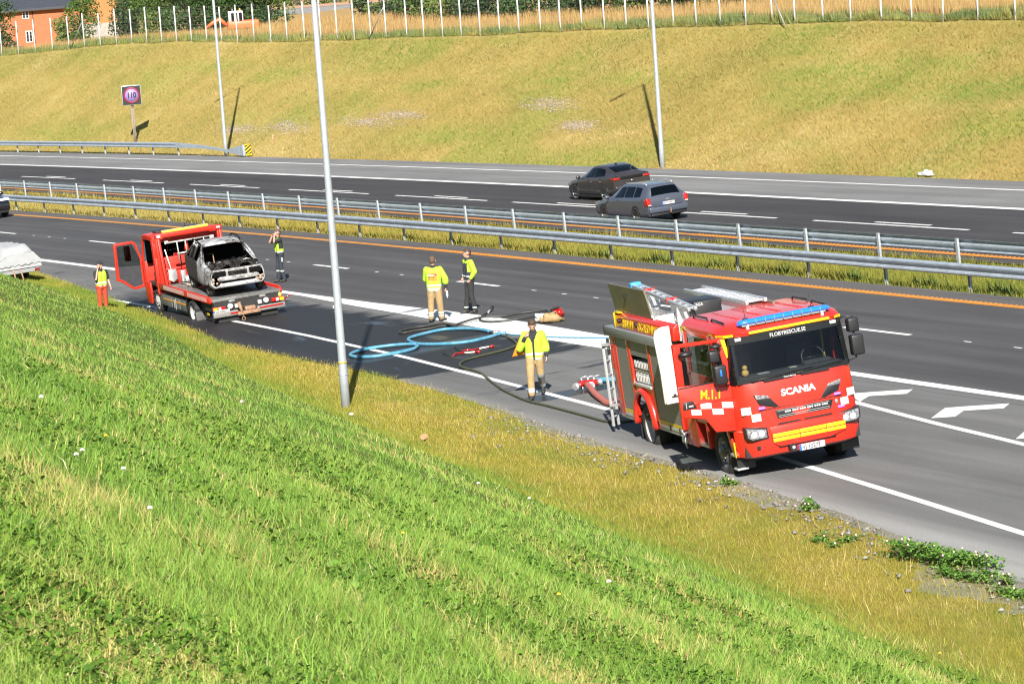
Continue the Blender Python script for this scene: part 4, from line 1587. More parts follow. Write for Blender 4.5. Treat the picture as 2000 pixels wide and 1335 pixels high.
    for (z0, x0, z1, x1) in ((2.575, 1.115, 2.72, 1.10), (1.85, 1.262, 1.94, 1.252)):
        vs = []
        for z, xf in ((z0, x0), (z1, x1)):
            for i in range(n + 1):
                y = -1.09 + 2.18 * i / n
                vs.append((xf + .018 - .10 * abs(y / 1.09) ** 3.2, y, z))
        mb.add(vs, [(i, i + 1, n + 2 + i, n + 1 + i) for i in range(n)], 0, True)
    for s in (-1, 1):
        mb.add([(1.16, s * 1.085, 1.88), (1.185, s * 1.03, 1.88), (1.035, s * 1.005, 2.6), (1.01, s * 1.065, 2.6)], [(0, 1, 2, 3)])
    mb.build('windscreen_surround', M['blackg'], root)
    text('FLOBYRESCUE.SE', .098, (1.135, -.33, 2.61), (0, 1, 0), (0, 0, 1), M['white'], ws, 'lettering', .012, .002, 'LEFT', .95)
    for y in (-.93, .93):
        part('marker_lamp', M['led'], [(1.06, 1.10, y - .06, y + .06, 2.63, 2.69)], .008)
    # wipers and cowl
    mb = MB()
    mb.tube([(1.285, -.85, 1.885), (1.30, -.55, 1.90), (1.285, .35, 1.945)], .012, 5)
    mb.tube([(1.285, -.1, 1.885), (1.30, .15, 1.90), (1.27, .95, 1.96)], .012, 5)
    mb.box(1.25, 1.315, -.62, -.05, 1.845, 1.885)
    mb.box(1.25, 1.315, .1, .66, 1.845, 1.885)
    split_build(mb, 'wiper', blk, root)
    text('Scanndal.no', .05, (1.318, -.24, 1.852), (0, 1, 0), (0, 0, 1), M['white'], root, 'small_lettering', .01, .001)
    # yellow strips on the visor
    part('yellow_strip', M['yellow'], [(1.12, 1.143, -.72, .86, 2.725, 2.775)], .004)
    mb = MB()
    mb.add([(.70, -1.226, 2.71), (.93, -1.15, 2.71), (1.05, -1.0, 2.715), (1.05, -1.0, 2.765), (.93, -1.15, 2.765), (.70, -1.226, 2.765)], [(0, 1, 4, 5), (1, 2, 3, 4)])
    mb.add([(.55, -1.226, 2.73), (.30, -1.226, 2.73), (.30, -1.226, 2.77), (.55, -1.226, 2.77)], [(0, 1, 2, 3)])
    split_build(mb, 'yellow_strip', M['yellow'], root)
    mb = MB()
    mb.add([(.93, 1.15, 2.71), (1.065, .98, 2.715), (1.065, .98, 2.765), (.93, 1.15, 2.765)], [(0, 1, 2, 3)])
    split_build(mb, 'yellow_strip', M['yellow'], root)
    part('yellow_strip', M['yellow'], [(-1.36, -1.25, -1.232, -1.221, 2.68, 2.79), (-1.36, -1.05, -1.232, -1.221, 2.76, 2.80)])
    # light bar
    mb = MB()
    segs = [(-.88, .035), (-.84, .06), (-.70, .066), (.72, .066), (.86, .06), (.92, .035)]
    rr = []
    for y, r in segs:
        rr.append([Vector((.98 + 1.7 * r * math.cos(a), y + .02, 2.90 + .62 * r + r * .75 * math.sin(a))) for a in [2 * math.pi * k / 12 for k in range(12)]])
    mb.rings(rr)
    lb = mb.build('light_bar', M['blue'], root)
    mb = MB()
    for k in range(9):
        y = -.72 + .18 * k
        mb.box(.99, 1.099, y, y + .012, 2.90, 2.98)
    mb.box(.91, 1.05, -.80, .84, 2.865, 2.902)
    mb.build('light_bar_base', M['band'], lb)
    for y in (-.72, .74):
        part('bar_foot', M['white'], [(1.0, 1.06, y, y + .05, 2.80, 2.89)])

    # ---- front details
    text('SCANIA', .168, (1.322, -.335, 1.53), (0, 1, 0), (0, 0, 1), M['white'], front, 'lettering', .045, .004, 'LEFT', 1.12)
    # lower grille with LED row
    mb = MB()
    mb.prism([(-.50, 1.29), (.64, 1.29), (.575, 1.13), (-.465, 1.13)], 1.30, 1.325, 'x')
    gr = mb.build('grille', blk, root, .006)
    for k in range(6):
        for j in range(3):
            y = -.30 + k * .145 + j * .042
            mb = MB()
            mb.cyl((1.32, y, 1.235), (1.332, y, 1.235), .019, n=8)
            mb.build('spot_led', M['led'], gr)
    mb = MB()
    for z in (1.15, 1.18, 1.27):
        mb.box(1.322, 1.330, -.45, .56, z - .006, z + .006)
    split_build(mb, 'grille_slat', M['band'], gr)
    part('grille_slit', blk, [(1.30, 1.322, -.48, .58, 1.015, 1.045)])
    part('panel_seam', blk, [(1.29, 1.3225, -.80, .82, 1.332, 1.342)])
    for s in (-1, 1):
        def yy(v):
            return s * v
        mb = MB()
        mb.prism([(yy(.86), 1.64), (yy(.60), 1.58), (yy(.40), 1.345), (yy(.50), 1.345), (yy(.77), 1.43)], 1.26, 1.312, 'x')
        mb.build('side_grille', blk, root, .006)
        mb = MB()
        mb.prism([(yy(.85), 1.635), (yy(.60), 1.585), (yy(.56), 1.53), (yy(.82), 1.545)], 1.27, 1.319, 'x')
        mb.build('upper_lamp', M['lamp'], root, .006)
        part('strobe', M['strobe'], [(1.30, 1.325, s * .74 - .06, s * .74 + .06, 1.355, 1.395)], .006)
        # headlight
        mb = MB()
        mb.prism([(yy(1.12), 1.07), (yy(.70), 1.01), (yy(.69), .80), (yy(1.02), .80), (yy(1.12), .87)], 1.15, 1.338, 'x')
        hl = mb.build('headlight', blk, root, .01)
        mb = MB()
        mb.prism([(yy(1.095), 1.04), (yy(.73), .985), (yy(.72), .83), (yy(1.01), .83), (yy(1.095), .88)], 1.33, 1.346, 'x')
        mb.build('lens', M['lamp'], hl, .01)
        for y in (.82, .97):
            mb = MB()
            mb.lathe([(.062, 0), (.05, .012), (1e-3, .006)], (1.345, s * y, .915), 'x', 14)
            mb.build('reflector', M['led'], hl)
        # chequers round the corner
        for (y, z) in ((1.02, 1.36), (.86, 1.215)):
            mb = MB()
            x0 = 1.31 - .16 * max(0, (abs(y) + .08 - .72) / .5) ** 1.6
            x1 = 1.31 - .16 * max(0, (abs(y) - .08 - .72) / .5) ** 1.6
            mb.add([(x0 + .012, s * (y + .09), z - .07), (x1 + .012, s * (y - .08), z - .07), (x1 + .008, s * (y - .08), z + .07), (x0 + .008, s * (y + .09), z + .07)], [(0, 1, 2, 3)])
            mb.build('white_chequer', M['white'], root)
    part('strobe', M['strobe'], [(1.30, 1.325, .72, .84, 1.11, 1.15)], .006)
    mb = MB()
    mb.sphere((1.325, .70, 1.24), .035, sc=(.2, 1, 1.2))
    mb.build('badge', M['band'], root)
    # yellow chevron band across the bumper
    mb = MB()
    mb.prism([(-.66, 1.0), (.82, 1.0), (.80, .70), (.5, .62), (-.50, .62), (-.63, .70)], 1.28, 1.352, 'x')
    mb.build('bumper_centre', red, root, .012)
    for (z0, z1) in ((.80, .87), (.72, .785)):
        for (y0, y1) in ((-.62, -.10), (-.09, .42), (.43, .80)):
            part('yellow_panel', M['yellow'], [(1.34, 1.358, y0, y1, z0, z1)], .003)
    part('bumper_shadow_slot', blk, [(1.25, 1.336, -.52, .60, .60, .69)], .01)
    mb = MB()
    mb.cyl((1.28, -.27, .565), (1.40, -.27, .565), .085, .07, 16)
    mb.build('camera_pod', blk, root)
    mb = MB()
    mb.cyl((1.40, -.27, .57), (1.406, -.27, .57), .03, n=10)
    mb.build('pod_lens', M['led'], root)
    plate_on(root, (1.345, .10, .53), (0, 1, 0), 'VJ 12277', .50, .115)
    part('fog_lamp', blk, [(1.20, 1.315, -.93, -.87, .64, .70)])
    part('side_marker', M['yellow'], [(.86, .93, -1.245, -1.225, .50, .78)], .004)
    # steps beside the wheel
    mb = MB()
    mb.prism([(.48, .98), (.62, .98), (.95, .55), (.95, .50), (.70, .50)], -1.22, -1.16, 'y')
    mb.build('wheel_arch_front', red, root, .01)
    part('step', M['tread'], [(.62, .90, -1.24, -1.02, .50, .56)], .01)
    part('step', M['tread'], [(.62, .86, -1.22, -1.0, .24, .28)], .01)
    part('mud_flap', blk, [(.80, .83, -1.2, -.85, .25, .52), (.80, .83, .85, 1.2, .22, .52)])
    for s in (-1, 1):
        arch(root, 0, s * 1.10, .50, .56, s, M['chassis'])

    # ---- mirrors on the far side
    def mirrors(x, y, sg, zo=0.0):
        mb = MB()
        mb.box(x - .09, x + .10, y, y + sg * .24, 1.98 + zo, 2.36 + zo)
        o = mb.build('mirror', blk, root, .035, segs=3)
        mb = MB()
        mb.box(x - .09, x + .10, y - sg * .02, y + sg * .19, 2.42 + zo, 2.68 + zo)
        mb.build('mirror', blk, root, .035, segs=3)
        mb = MB()
        mb.tube([(x - .02, y - sg * .12, 1.90 + zo), (x, y + sg * .08, 1.93 + zo), (x, y + sg * .10, 2.7 + zo), (x - .02, y - sg * .12, 2.72 + zo)], .02, 6)
        mb.build('mirror_arm', blk, root)
        return o
    mirrors(1.12, 1.20, 1)

    # ---- open front door, swung forward so its outer face looks ahead
    hx = .93
    mb = MB()
    mb.prism([(-1.13, 1.0), (-1.56, 1.05), (-1.72, 1.32), (-2.17, 1.44), (-2.17, 2.0), (-1.13, 1.93)], hx, hx + .06, 'x')
    dr = mb.build('open_door', red, root, .012)
    mb = MB()
    mb.prism([(-2.17, 1.99), (-2.03, 1.99), (-2.01, 2.72), (-2.14, 2.77)], hx, hx + .055, 'x')
    mb.prism([(-2.14, 2.77), (-2.01, 2.70), (-1.30, 2.67), (-1.22, 2.73)], hx, hx + .055, 'x')
    mb.prism([(-1.30, 2.68), (-1.20, 2.73), (-1.10, 1.95), (-1.20, 1.93)], hx, hx + .055, 'x')
    mb.build('door_frame', red, dr, .008)
    mb = MB()
    mb.prism([(-2.04, 1.98), (-2.02, 2.70), (-1.27, 2.67), (-1.18, 1.93)], hx + .022, hx + .028, 'x')
    mb.build('door_window', M['glass_c'], dr)
    mb = MB()
    mb.prism([(-1.15, 1.05), (-1.56, 1.09), (-1.72, 1.35), (-2.13, 1.46), (-2.13, 1.95), (-1.15, 1.9)], hx - .05, hx - .002, 'x')
    mb.build('door_lining', M['seat'], dr)
    part('window_ledge', blk, [(hx + .055, hx + .068, -2.15, -1.15, 1.955, 1.975)], parent=dr)
    part('door_crease', red, [(hx + .055, hx + .072, -2.10, -1.18, 1.62, 1.66)], .006, parent=dr)
    text('M.1.1', .235, (hx + .066, -1.78, 1.71), (0, 1, -.16), (0, .16, 1), M['yellow'], dr, 'lettering', .022, .003, 'LEFT', .80)
    mb = MB()
    mb.prism([(-2.13, 1.56), (-2.11, 1.71), (-1.92, 1.70), (-1.86, 1.56)], hx + .055, hx + .072, 'x')
    hd = mb.build('door_handle', blk, dr, .006)
    part('handle_bar', M['alu'], [(hx + .07, hx + .09, -2.07, -2.055, 1.58, 1.69), (hx + .07, hx + .09, -2.02, -1.93, 1.60, 1.63)], parent=hd)
    sl = -.17

    def chq(y0, y1, z0, z1):
        mb = MB()
        mb.add([(hx + .064, y0, z0 + sl * (y0 + 1.7)), (hx + .064, y1, z0 + sl * (y1 + 1.7)), (hx + .064, y1, z1 + sl * (y1 + 1.7)), (hx + .064, y0, z1 + sl * (y0 + 1.7))], [(0, 1, 2, 3)])
        mb.build('white_chequer', M['white'], dr)
    for (y0, y1, z0, z1) in ((-1.79, -1.58, 1.515, 1.625), (-1.38, -1.17, 1.525, 1.635), (-1.58, -1.37, 1.405, 1.515), (-1.98, -1.79, 1.40, 1.50), (-1.17, -1.08, 1.40, 1.52)):
        chq(y0, y1, z0, z1)
    mb = MB()
    mb.prism([(-1.24, 2.72), (-1.155, 2.70), (-1.10, 2.36), (-1.16, 2.36)], hx + .055, hx + .062, 'x')
    split_build(mb, 'yellow_strip', M['yellow'], dr)
    # door mirrors (swung out with the door)
    mb = MB()
    mb.box(hx + .12, hx + .30, -1.50, -1.26, 1.92, 2.28)
    mb.build('door_mirror', blk, dr, .04, segs=3)
    mb = MB()
    mb.box(hx + .12, hx + .30, -1.56, -1.36, 2.34, 2.56)
    mb.build('door_mirror', blk, dr, .04, segs=3)
    mb = MB()
    mb.tube([(hx + .05, -1.2, 1.86), (hx + .2, -1.28, 1.88), (hx + .2, -1.42, 2.3), (hx + .18, -1.38, 2.62), (hx + .05, -1.28, 2.64)], .022, 6)
    mb.sphere((hx + .15, -1.37, 2.62), .09, sc=(1, 1.3, .5))
    mb.sphere((hx + .15, -1.96, 2.58), .11, sc=(1, 1.25, .55))
    mb.tube([(hx + .05, -1.98, 2.64), (hx + .13, -1.96, 2.70), (hx + .15, -1.96, 2.6)], .025, 6)
    mb.build('mirror_arms', blk, dr)
    part('mirror_strobe', M['blue'], [(hx + .30, hx + .31, -1.40, -1.37, 2.08, 2.2)], .003, parent=dr)

    # ---- interior
    part('dashboard', M['seat'], [(.72, 1.12, -1.02, 1.02, 1.72, 1.95), (.78, 1.0, .3, .85, 1.93, 2.02)], .04)
    part('paper', M['offwhite'], [(.92, 1.05, -.62, -.40, 1.955, 1.962), (.86, 1.0, .02, .16, 1.955, 1.965)])
    part('radio_unit', M['band'], [(.70, .78, -.18, .18, 1.74, 1.92)], .01)
    part('yellow_strap', M['yellow'], [(.30, .33, .93, .97, 1.7, 2.5)])
    for y in (-.62, .62):
        part('seat', M['seat_g'], [(-.05, .45, y - .26, y + .26, 1.45, 1.62), (-.2, -.05, y - .26, y + .26, 1.45, 2.25), (-.18, -.06, y - .15, y + .15, 2.28, 2.48)], .05)
    mb = MB()
    cx, cz = .62, 2.03
    mb.tube([(cx - .08 * math.sin(a), .62 + .22 * math.cos(a), cz + .19 * math.sin(a)) for a in [2 * math.pi * k / 18 for k in range(18)]], .017, 6, closed=True)
    mb.tube([(cx, .42, cz), (cx, .82, cz)], .014, 5)
    mb.tube([(cx, .62, cz), (.85, .62, 1.8)], .03, 6)
    mb.build('steering_wheel', blk, root)
    part('cab_floor', M['chassis'], [(-1.3, .95, -1.12, 1.12, 1.22, 1.30), (-1.28, -1.22, -1.1, 1.1, 1.3, 2.7), (-1.2, -.9, -1.0, 1.0, 1.3, 1.7)])
    mb = MB()
    mb.sphere((1.02, -.86, 2.02), .07)
    mb.sphere((1.03, -.86, 2.12), .05)
    mb.build('dashboard_soft_toy', mat('plush', (0.5, 0.3, 0.08), .9, 0, 0, .2), root)  # plush toy sitting on the dashboard

    # ---- step box under the rear of the cab
    part('step_box', M['red'], [(-2.08, -1.36, -1.20, -.8, .43, 1.02), (-1.36, -1.30, -1.21, -.8, .46, 1.02), (-.74, -.66, -1.21, -.8, .48, 1.02), (-1.30, -.74, -1.20, -.8, .95, 1.02)], .01)
    part('step_tread', M['tread'], [(-1.30, -.74, -1.19, -.7, .48, .53)])
    part('step_recess', M['chassis'], [(-1.36, -.66, -.82, -.75, .45, 1.0)])
    mb = MB()
    mb.tube([(-2.05, -1.2, .66), (-2.02, -1.26, .5), (-1.98, -1.24, .36)], .02, 6)
    mb.sphere((-2.18, -1.18, .50), .09, m=0)
    mb.build('coupling', M['alu'], root)

    # ---- body
    part('body_core', M['red'], [(-6.28, -2.08, -.66, 1.22, .74, 2.42)], .02)
    part('body_floor', M['chassis'], [(-6.25, -2.1, -1.20, -.6, .64, .72)])
    part('rear_pillar', red, [(-6.30, -5.92, -1.24, -1.0, .60, 2.26)], .03)
    part('rear_lamp', M['redlens'], [(-6.26, -6.20, -1.252, -1.235, 1.55, 1.95)], .004)
    for (x0, x1) in ((-5.92, -5.87), (-5.15, -4.93), (-3.76, -3.60), (-2.14, -2.06)):
        part('body_post', red, [(x0, x1, -1.245, -1.18, .70, 2.25)], .006)
    sm, nt, b = new_mat('roller_shutter')
    b.inputs['Base Color'].default_value = (.19, .19, .178, 1)
    b.inputs['Roughness'].default_value = .5
    b.inputs['Metallic'].default_value = .25
    wv = nt.nodes.new('ShaderNodeTexWave')
    wv.bands_direction = 'Z'
    wv.inputs['Scale'].default_value = 9.0
    nt.links.new(_obj(nt), wv.inputs['Vector'])
    bp = nt.nodes.new('ShaderNodeBump')
    bp.inputs['Strength'].default_value = .25
    bp.inputs['Distance'].default_value = .006
    nt.links.new(wv.outputs[0], bp.inputs['Height'])
    nt.links.new(bp.outputs[0], b.inputs['Normal'])
    part('roller_shutter', sm, [(-5.87, -5.15, -1.235, -1.20, .76, 2.25)])
    part('roller_shutter', sm, [(-4.93, -3.76, -1.235, -1.20, 1.95, 2.25)])
    part('roller_shutter', sm, [(-3.60, -2.14, -1.235, -1.20, .76, 2.25)])
    for (x0, x1) in ((-5.87, -5.15), (-3.60, -2.14)):
        part('yellow_stripe', M['yellow'], [(x0, x1, -1.243, -1.236, .70, .765)])
        part('shutter_rail', M['alu'], [(x0, x1, -1.25, -1.19, .63, .695)], .006)
    part('step_edge', M['alu_d'], [(-6.2, -5.12, -1.24, -.9, .555, .625), (-3.66, -2.1, -1.24, -.9, .555, .625)], .006)
    part('shutter_latch', blk, [(-5.2, -5.16, -1.26, -1.245, .62, .72), (-2.9, -2.85, -1.26, -1.245, .62, .72), (-2.3, -2.25, -1.26, -1.245, .62, .72)])
    # open locker with racked white crates
    part('locker_lining', M['chassis'], [(-4.93, -3.76, -.72, -.67, 1.36, 1.95), (-4.93, -4.90, -1.2, -.7, 1.36, 1.95), (-3.79, -3.76, -1.2, -.7, 1.36, 1.95)])
    part('locker_tray', M['alu'], [(-4.93, -3.76, -1.27, -.7, 1.34, 1.39)], .006)
    for z in (1.40, 1.68):
        for k in range(5):
            x = -4.86 + .21 * k
            mb = MB()
            mb.box(x, x + .19, -1.20, -.80, z, z + (.21 if z < 1.5 else .17))
            mb.box(x + .04, x + .07, -1.215, -1.20, z + .02, z + .17)
            mb.box(x + .12, x + .15, -1.215, -1.20, z + .02, z + .17)
            mb.build('equipment_case', M['offwhite'], root, .01)
    part('locker_shelf', M['alu'], [(-4.9, -3.79, -1.2, -.7, 1.63, 1.66)])
    # wheel arch panel
    mb = MB()
    pts = [(-4.93, 1.34), (-4.93, .62)]
    for k in range(17):
        a = math.pi * k / 16
        pts.append((-4.46 - .56 * math.cos(a), .62 + .60 * math.sin(a)))
    pts += [(-3.76, .62), (-3.76, 1.34)]
    # build as a fan of quads between arch and frame
    arcp = [(-4.46 - .56 * math.cos(math.pi * k / 16), .60 + .60 * math.sin(math.pi * k / 16)) for k in range(17)]
    outp = []
    for (x, z) in arcp:
        a = math.atan2(z - .60, x + 4.46)
        t = min(abs(.72 / max(abs(math.cos(a)), 1e-6)), abs(.74 / max(abs(math.sin(a)), 1e-6)))
        outp.append((-4.46 + math.cos(a) * t, .60 + math.sin(a) * t))
    vs = [(x, -1.232, z) for x, z in arcp] + [(x, -1.232, z) for x, z in outp]
    mb.add(vs, [(k, k + 1, 18 + k, 17 + k) for k in range(16)])
    mb.build('wheel_panel', M['red'], root)
    mb = MB()
    rings = []
    for k in range(19):
        a = math.pi * (1.06 * k / 18 - .03)
        c = Vector((-4.46 - .61 * math.cos(a), -1.24, .60 + .65 * math.sin(a)))
        o = Vector((-math.cos(a), 0, math.sin(a)))
        rings.append([c - o * .06 + Vector((0, .05, 0)), c - o * .05 + Vector((0, -.07, 0)), c + o * .02 + Vector((0, -.075, 0)), c + o * .07 + Vector((0, -.01, 0)), c + o * .07 + Vector((0, .05, 0))])
    mb.rings(rings)
    mb.build('wheel_arch_rear', red, root)
    part('wheel_well', M['chassis'], [(-5.1, -3.8, -.62, -.58, .5, 1.34)])
    part('mud_flap', blk, [(-5.10, -5.07, -1.2, -.75, .22, .62)])
    # grey top band, red parapet with lettering
    part('awning_band', M['band'], [(-6.34, -2.06, -1.30, -1.10, 2.26, 2.45)], .012)
    part('band_end', blk, [(-6.36, -6.33, -1.31, -1.1, 2.25, 2.46)])
    mb = MB()
    mb.prism([(-1.235, 2.45), (-1.205, 2.70), (-1.12, 2.76), (-1.08, 2.76), (-1.08, 2.45)], -5.72, -1.90, 'x')
    par = mb.build('parapet', red, root, .01)
    mb = MB()
    mb.prism([(1.235, 2.45), (1.205, 2.70), (1.12, 2.76), (1.08, 2.76), (1.08, 2.45)], -5.72, -1.90, 'x')
    mb.build('parapet', red, root, .01)
    part('roof_deck', M['tread'], [(-6.2, -2.0, -1.1, 1.1, 2.42, 2.50)])
    text('BRANN', .235, (-5.20, -1.2305, 2.49), (1, 0, 0), (0, .12, 1), M['yellow'], par, 'lettering', .018, .004, 'LEFT', .90)
    text('OG REDNING', .235, (-4.18, -1.2305, 2.49), (1, 0, 0), (0, .12, 1), M['yellow'], par, 'lettering', .018, .004, 'LEFT', .90)
    for x in (-5.45, -4.27):
        mb = MB()
        mb.cyl((x, -1.20, 2.60), (x, -1.245, 2.59), .05, n=12)
        mb.build('work_lamp', blk, par)
    part('yellow_corner', M['yellow'], [(-5.735, -5.70, -1.238, -1.06, 2.46, 2.75), (-5.72, -5.45, -1.215, -1.10, 2.745, 2.768)])
    mb = MB()
    mb.tube([(-5.98, -1.12, 2.46), (-5.98, -1.12, 2.74), (-5.9, -1.1, 2.84), (-5.74, -1.1, 2.80)], .018, 6)
    mb.build('grab_rail', M['alu'], root)
    # roof locker with its lid standing open
    part('roof_locker', M['tread'], [(-5.85, -3.42, -1.10, -1.06, 2.50, 2.80), (-5.85, -3.42, -.68, -.64, 2.50, 2.80), (-3.46, -3.42, -1.08, -.66, 2.50, 2.80), (-5.85, -5.81, -1.08, -.66, 2.5, 2.8)])
    mb = MB()
    mb.add([(-5.86, -1.13, 2.80), (-3.44, -1.13, 2.80), (-3.44, -1.22, 3.34), (-5.86, -1.22, 3.34), (-5.86, -1.09, 2.80), (-3.44, -1.09, 2.80), (-3.44, -1.18, 3.34), (-5.86, -1.18, 3.34)],
           [(0, 1, 2, 3), (7, 6, 5, 4), (0, 4, 5, 1), (1, 5, 6, 2), (2, 6, 7, 3), (3, 7, 4, 0)])
    lid = mb.build('open_lid', M['lid'], root)
    part('lid_latch', blk, [(-4.85, -4.78, -1.235, -1.19, 3.12, 3.17)], parent=lid)
    mb = MB()
    mb.add([(-3.44, -1.23, 3.35), (-3.40, -1.23, 3.35), (-3.40, -1.12, 2.80), (-3.44, -1.12, 2.80)], [(0, 1, 2, 3)])
    mb.box(-3.44, -3.40, -1.14, -1.10, 2.78, 2.84)
    mb.build('lid_edge', M['alu'], lid)
    # ladders and gear on the roof
    mb = MB()
    for y in (-.70, -.56):
        mb.box(-5.9, -2.3, y - .03, y + .03, -.035, .035, M=Matrix.Translation((0, 0, 2.79)) @ Matrix.Rotation(.069, 4, 'Y'))
    for k in range(10):
        x = -5.6 + .35 * k
        mb.box(x, x + .03, -.69, -.57, -.015, .015, M=Matrix.Translation((0, 0, 2.79)) @ Matrix.Rotation(.069, 4, 'Y'))
    lad = mb.build('roof_ladder', M['alu'], root, .008)
    part('ladder_cap', mat('blue_cap', (0.04, 0.32, 0.75), .5, 0, 0, .05), [(-5.98, -5.80, -.74, -.52, 3.13, 3.26)], .03, parent=lad)
    for x in (-5.0, -3.6):
        part('red_strap', M['redlens'], [(x, x + .04, -.745, -.515, 2.74 - .069 * x, 2.845 - .069 * x)], .004, parent=lad)
    part('ladder_support', M['alu'], [(-5.0, -4.94, -.75, -.45, 2.5, 3.08), (-3.0, -2.94, -.75, -.45, 2.5, 2.95)])
    mb = MB()
    for y in (.10, .48):
        mb.box(-4.95, -1.15, y - .03, y + .03, 2.97, 3.05)
    for k in range(16):
        x = -4.85 + .23 * k
        mb.box(x, x + .09, .10, .48, 2.985, 3.015)
    mb.build('extension_ladder', M['alu'], root, .006)
    part('gear_box', blk, [(-3.5, -2.60, -.50, .06, 2.52, 3.03)], .015)
    text('AGA', .075, (-2.595, -.47, 2.95), (0, 1, 0), (0, 0, 1), M['white'], root, 'lettering', .02, .002)
    part('roof_crate', M['alu'], [(-4.4, -3.6, -.42, .2, 2.52, 2.88)], .01)
    mb = MB()
    mb.prism([(-4.3, 2.80), (-4.3, 3.0), (-2.6, 3.06), (-.9, 2.98), (-.9, 2.80)], .52, .56, 'y')
    mb.build('roof_side_panel', M['lid'], root)
    part('pump_gap', M['tread'], [(-1.88, -1.40, -1.0, 1.0, .9, 2.45)], .01)
    part('pump_top', M['alu_d'], [(-1.9, -1.42, -1.05, -.5, 2.45, 2.62)], .02)
    # white locker door standing open in front of the body
    mb = MB()
    mb.prism([(-1.26, 1.27), (-1.54, 1.27), (-1.60, 2.58), (-1.56, 2.70), (-1.44, 2.76), (-1.26, 2.76)], -1.99, -1.93, 'x')
    wd = mb.build('open_locker_door', M['white'], root, .012)
    part('door_edge', mat('beige_edge', (.55, .42, .3), .7, 0, 0, .1), [(-1.985, -1.945, -1.565, -1.548, 1.29, 1.95)], parent=wd)
    part('door_grip', blk, [(-1.93, -1.90, -1.42, -1.28, 1.40, 1.415), (-1.93, -1.91, -1.38, -1.33, 1.40, 1.45)], .004, parent=wd)
    return root


fe = fire_engine()
FE = Matrix.Translation((4.81, 58.7095, -0.0652)) @ Euler((.0308, -.017, -1.3202)).to_matrix().to_4x4()
M['alu_w'] = mat('pale_aluminium', (.36, .37, .37), .45, .3, 0, .1, 9)
# white aluminium ladder hung on its rear corner
lr = thing('hook_ladder', FE @ Vector((-6.47, -1.31, .35)), (0, 0, 0), 'short white aluminium ladder hung on the rear corner of the fire engine', 'ladder')
lr.rotation_euler = (.0308, -.017, -1.3202 - math.pi / 4)
for dx in (-.11, .11):
    mb = MB()
    mb.box(dx - .018, dx + .018, -.03, .03, 0, 1.80)
    mb.build('rail', M['alu_w'], lr, .008)
for k in range(6):
    mb = MB()
    mb.box(-.10, .10, -.018, .018, .18 + .29 * k, .215 + .29 * k)
    mb.build('rung', M['alu_w'], lr, .006)
mb = MB()
mb.box(.09, .20, .03, .20, .42, .47)
mb.box(.09, .20, .03, .20, 1.68, 1.73)
split_build(mb, 'bracket', M['alu'], lr)


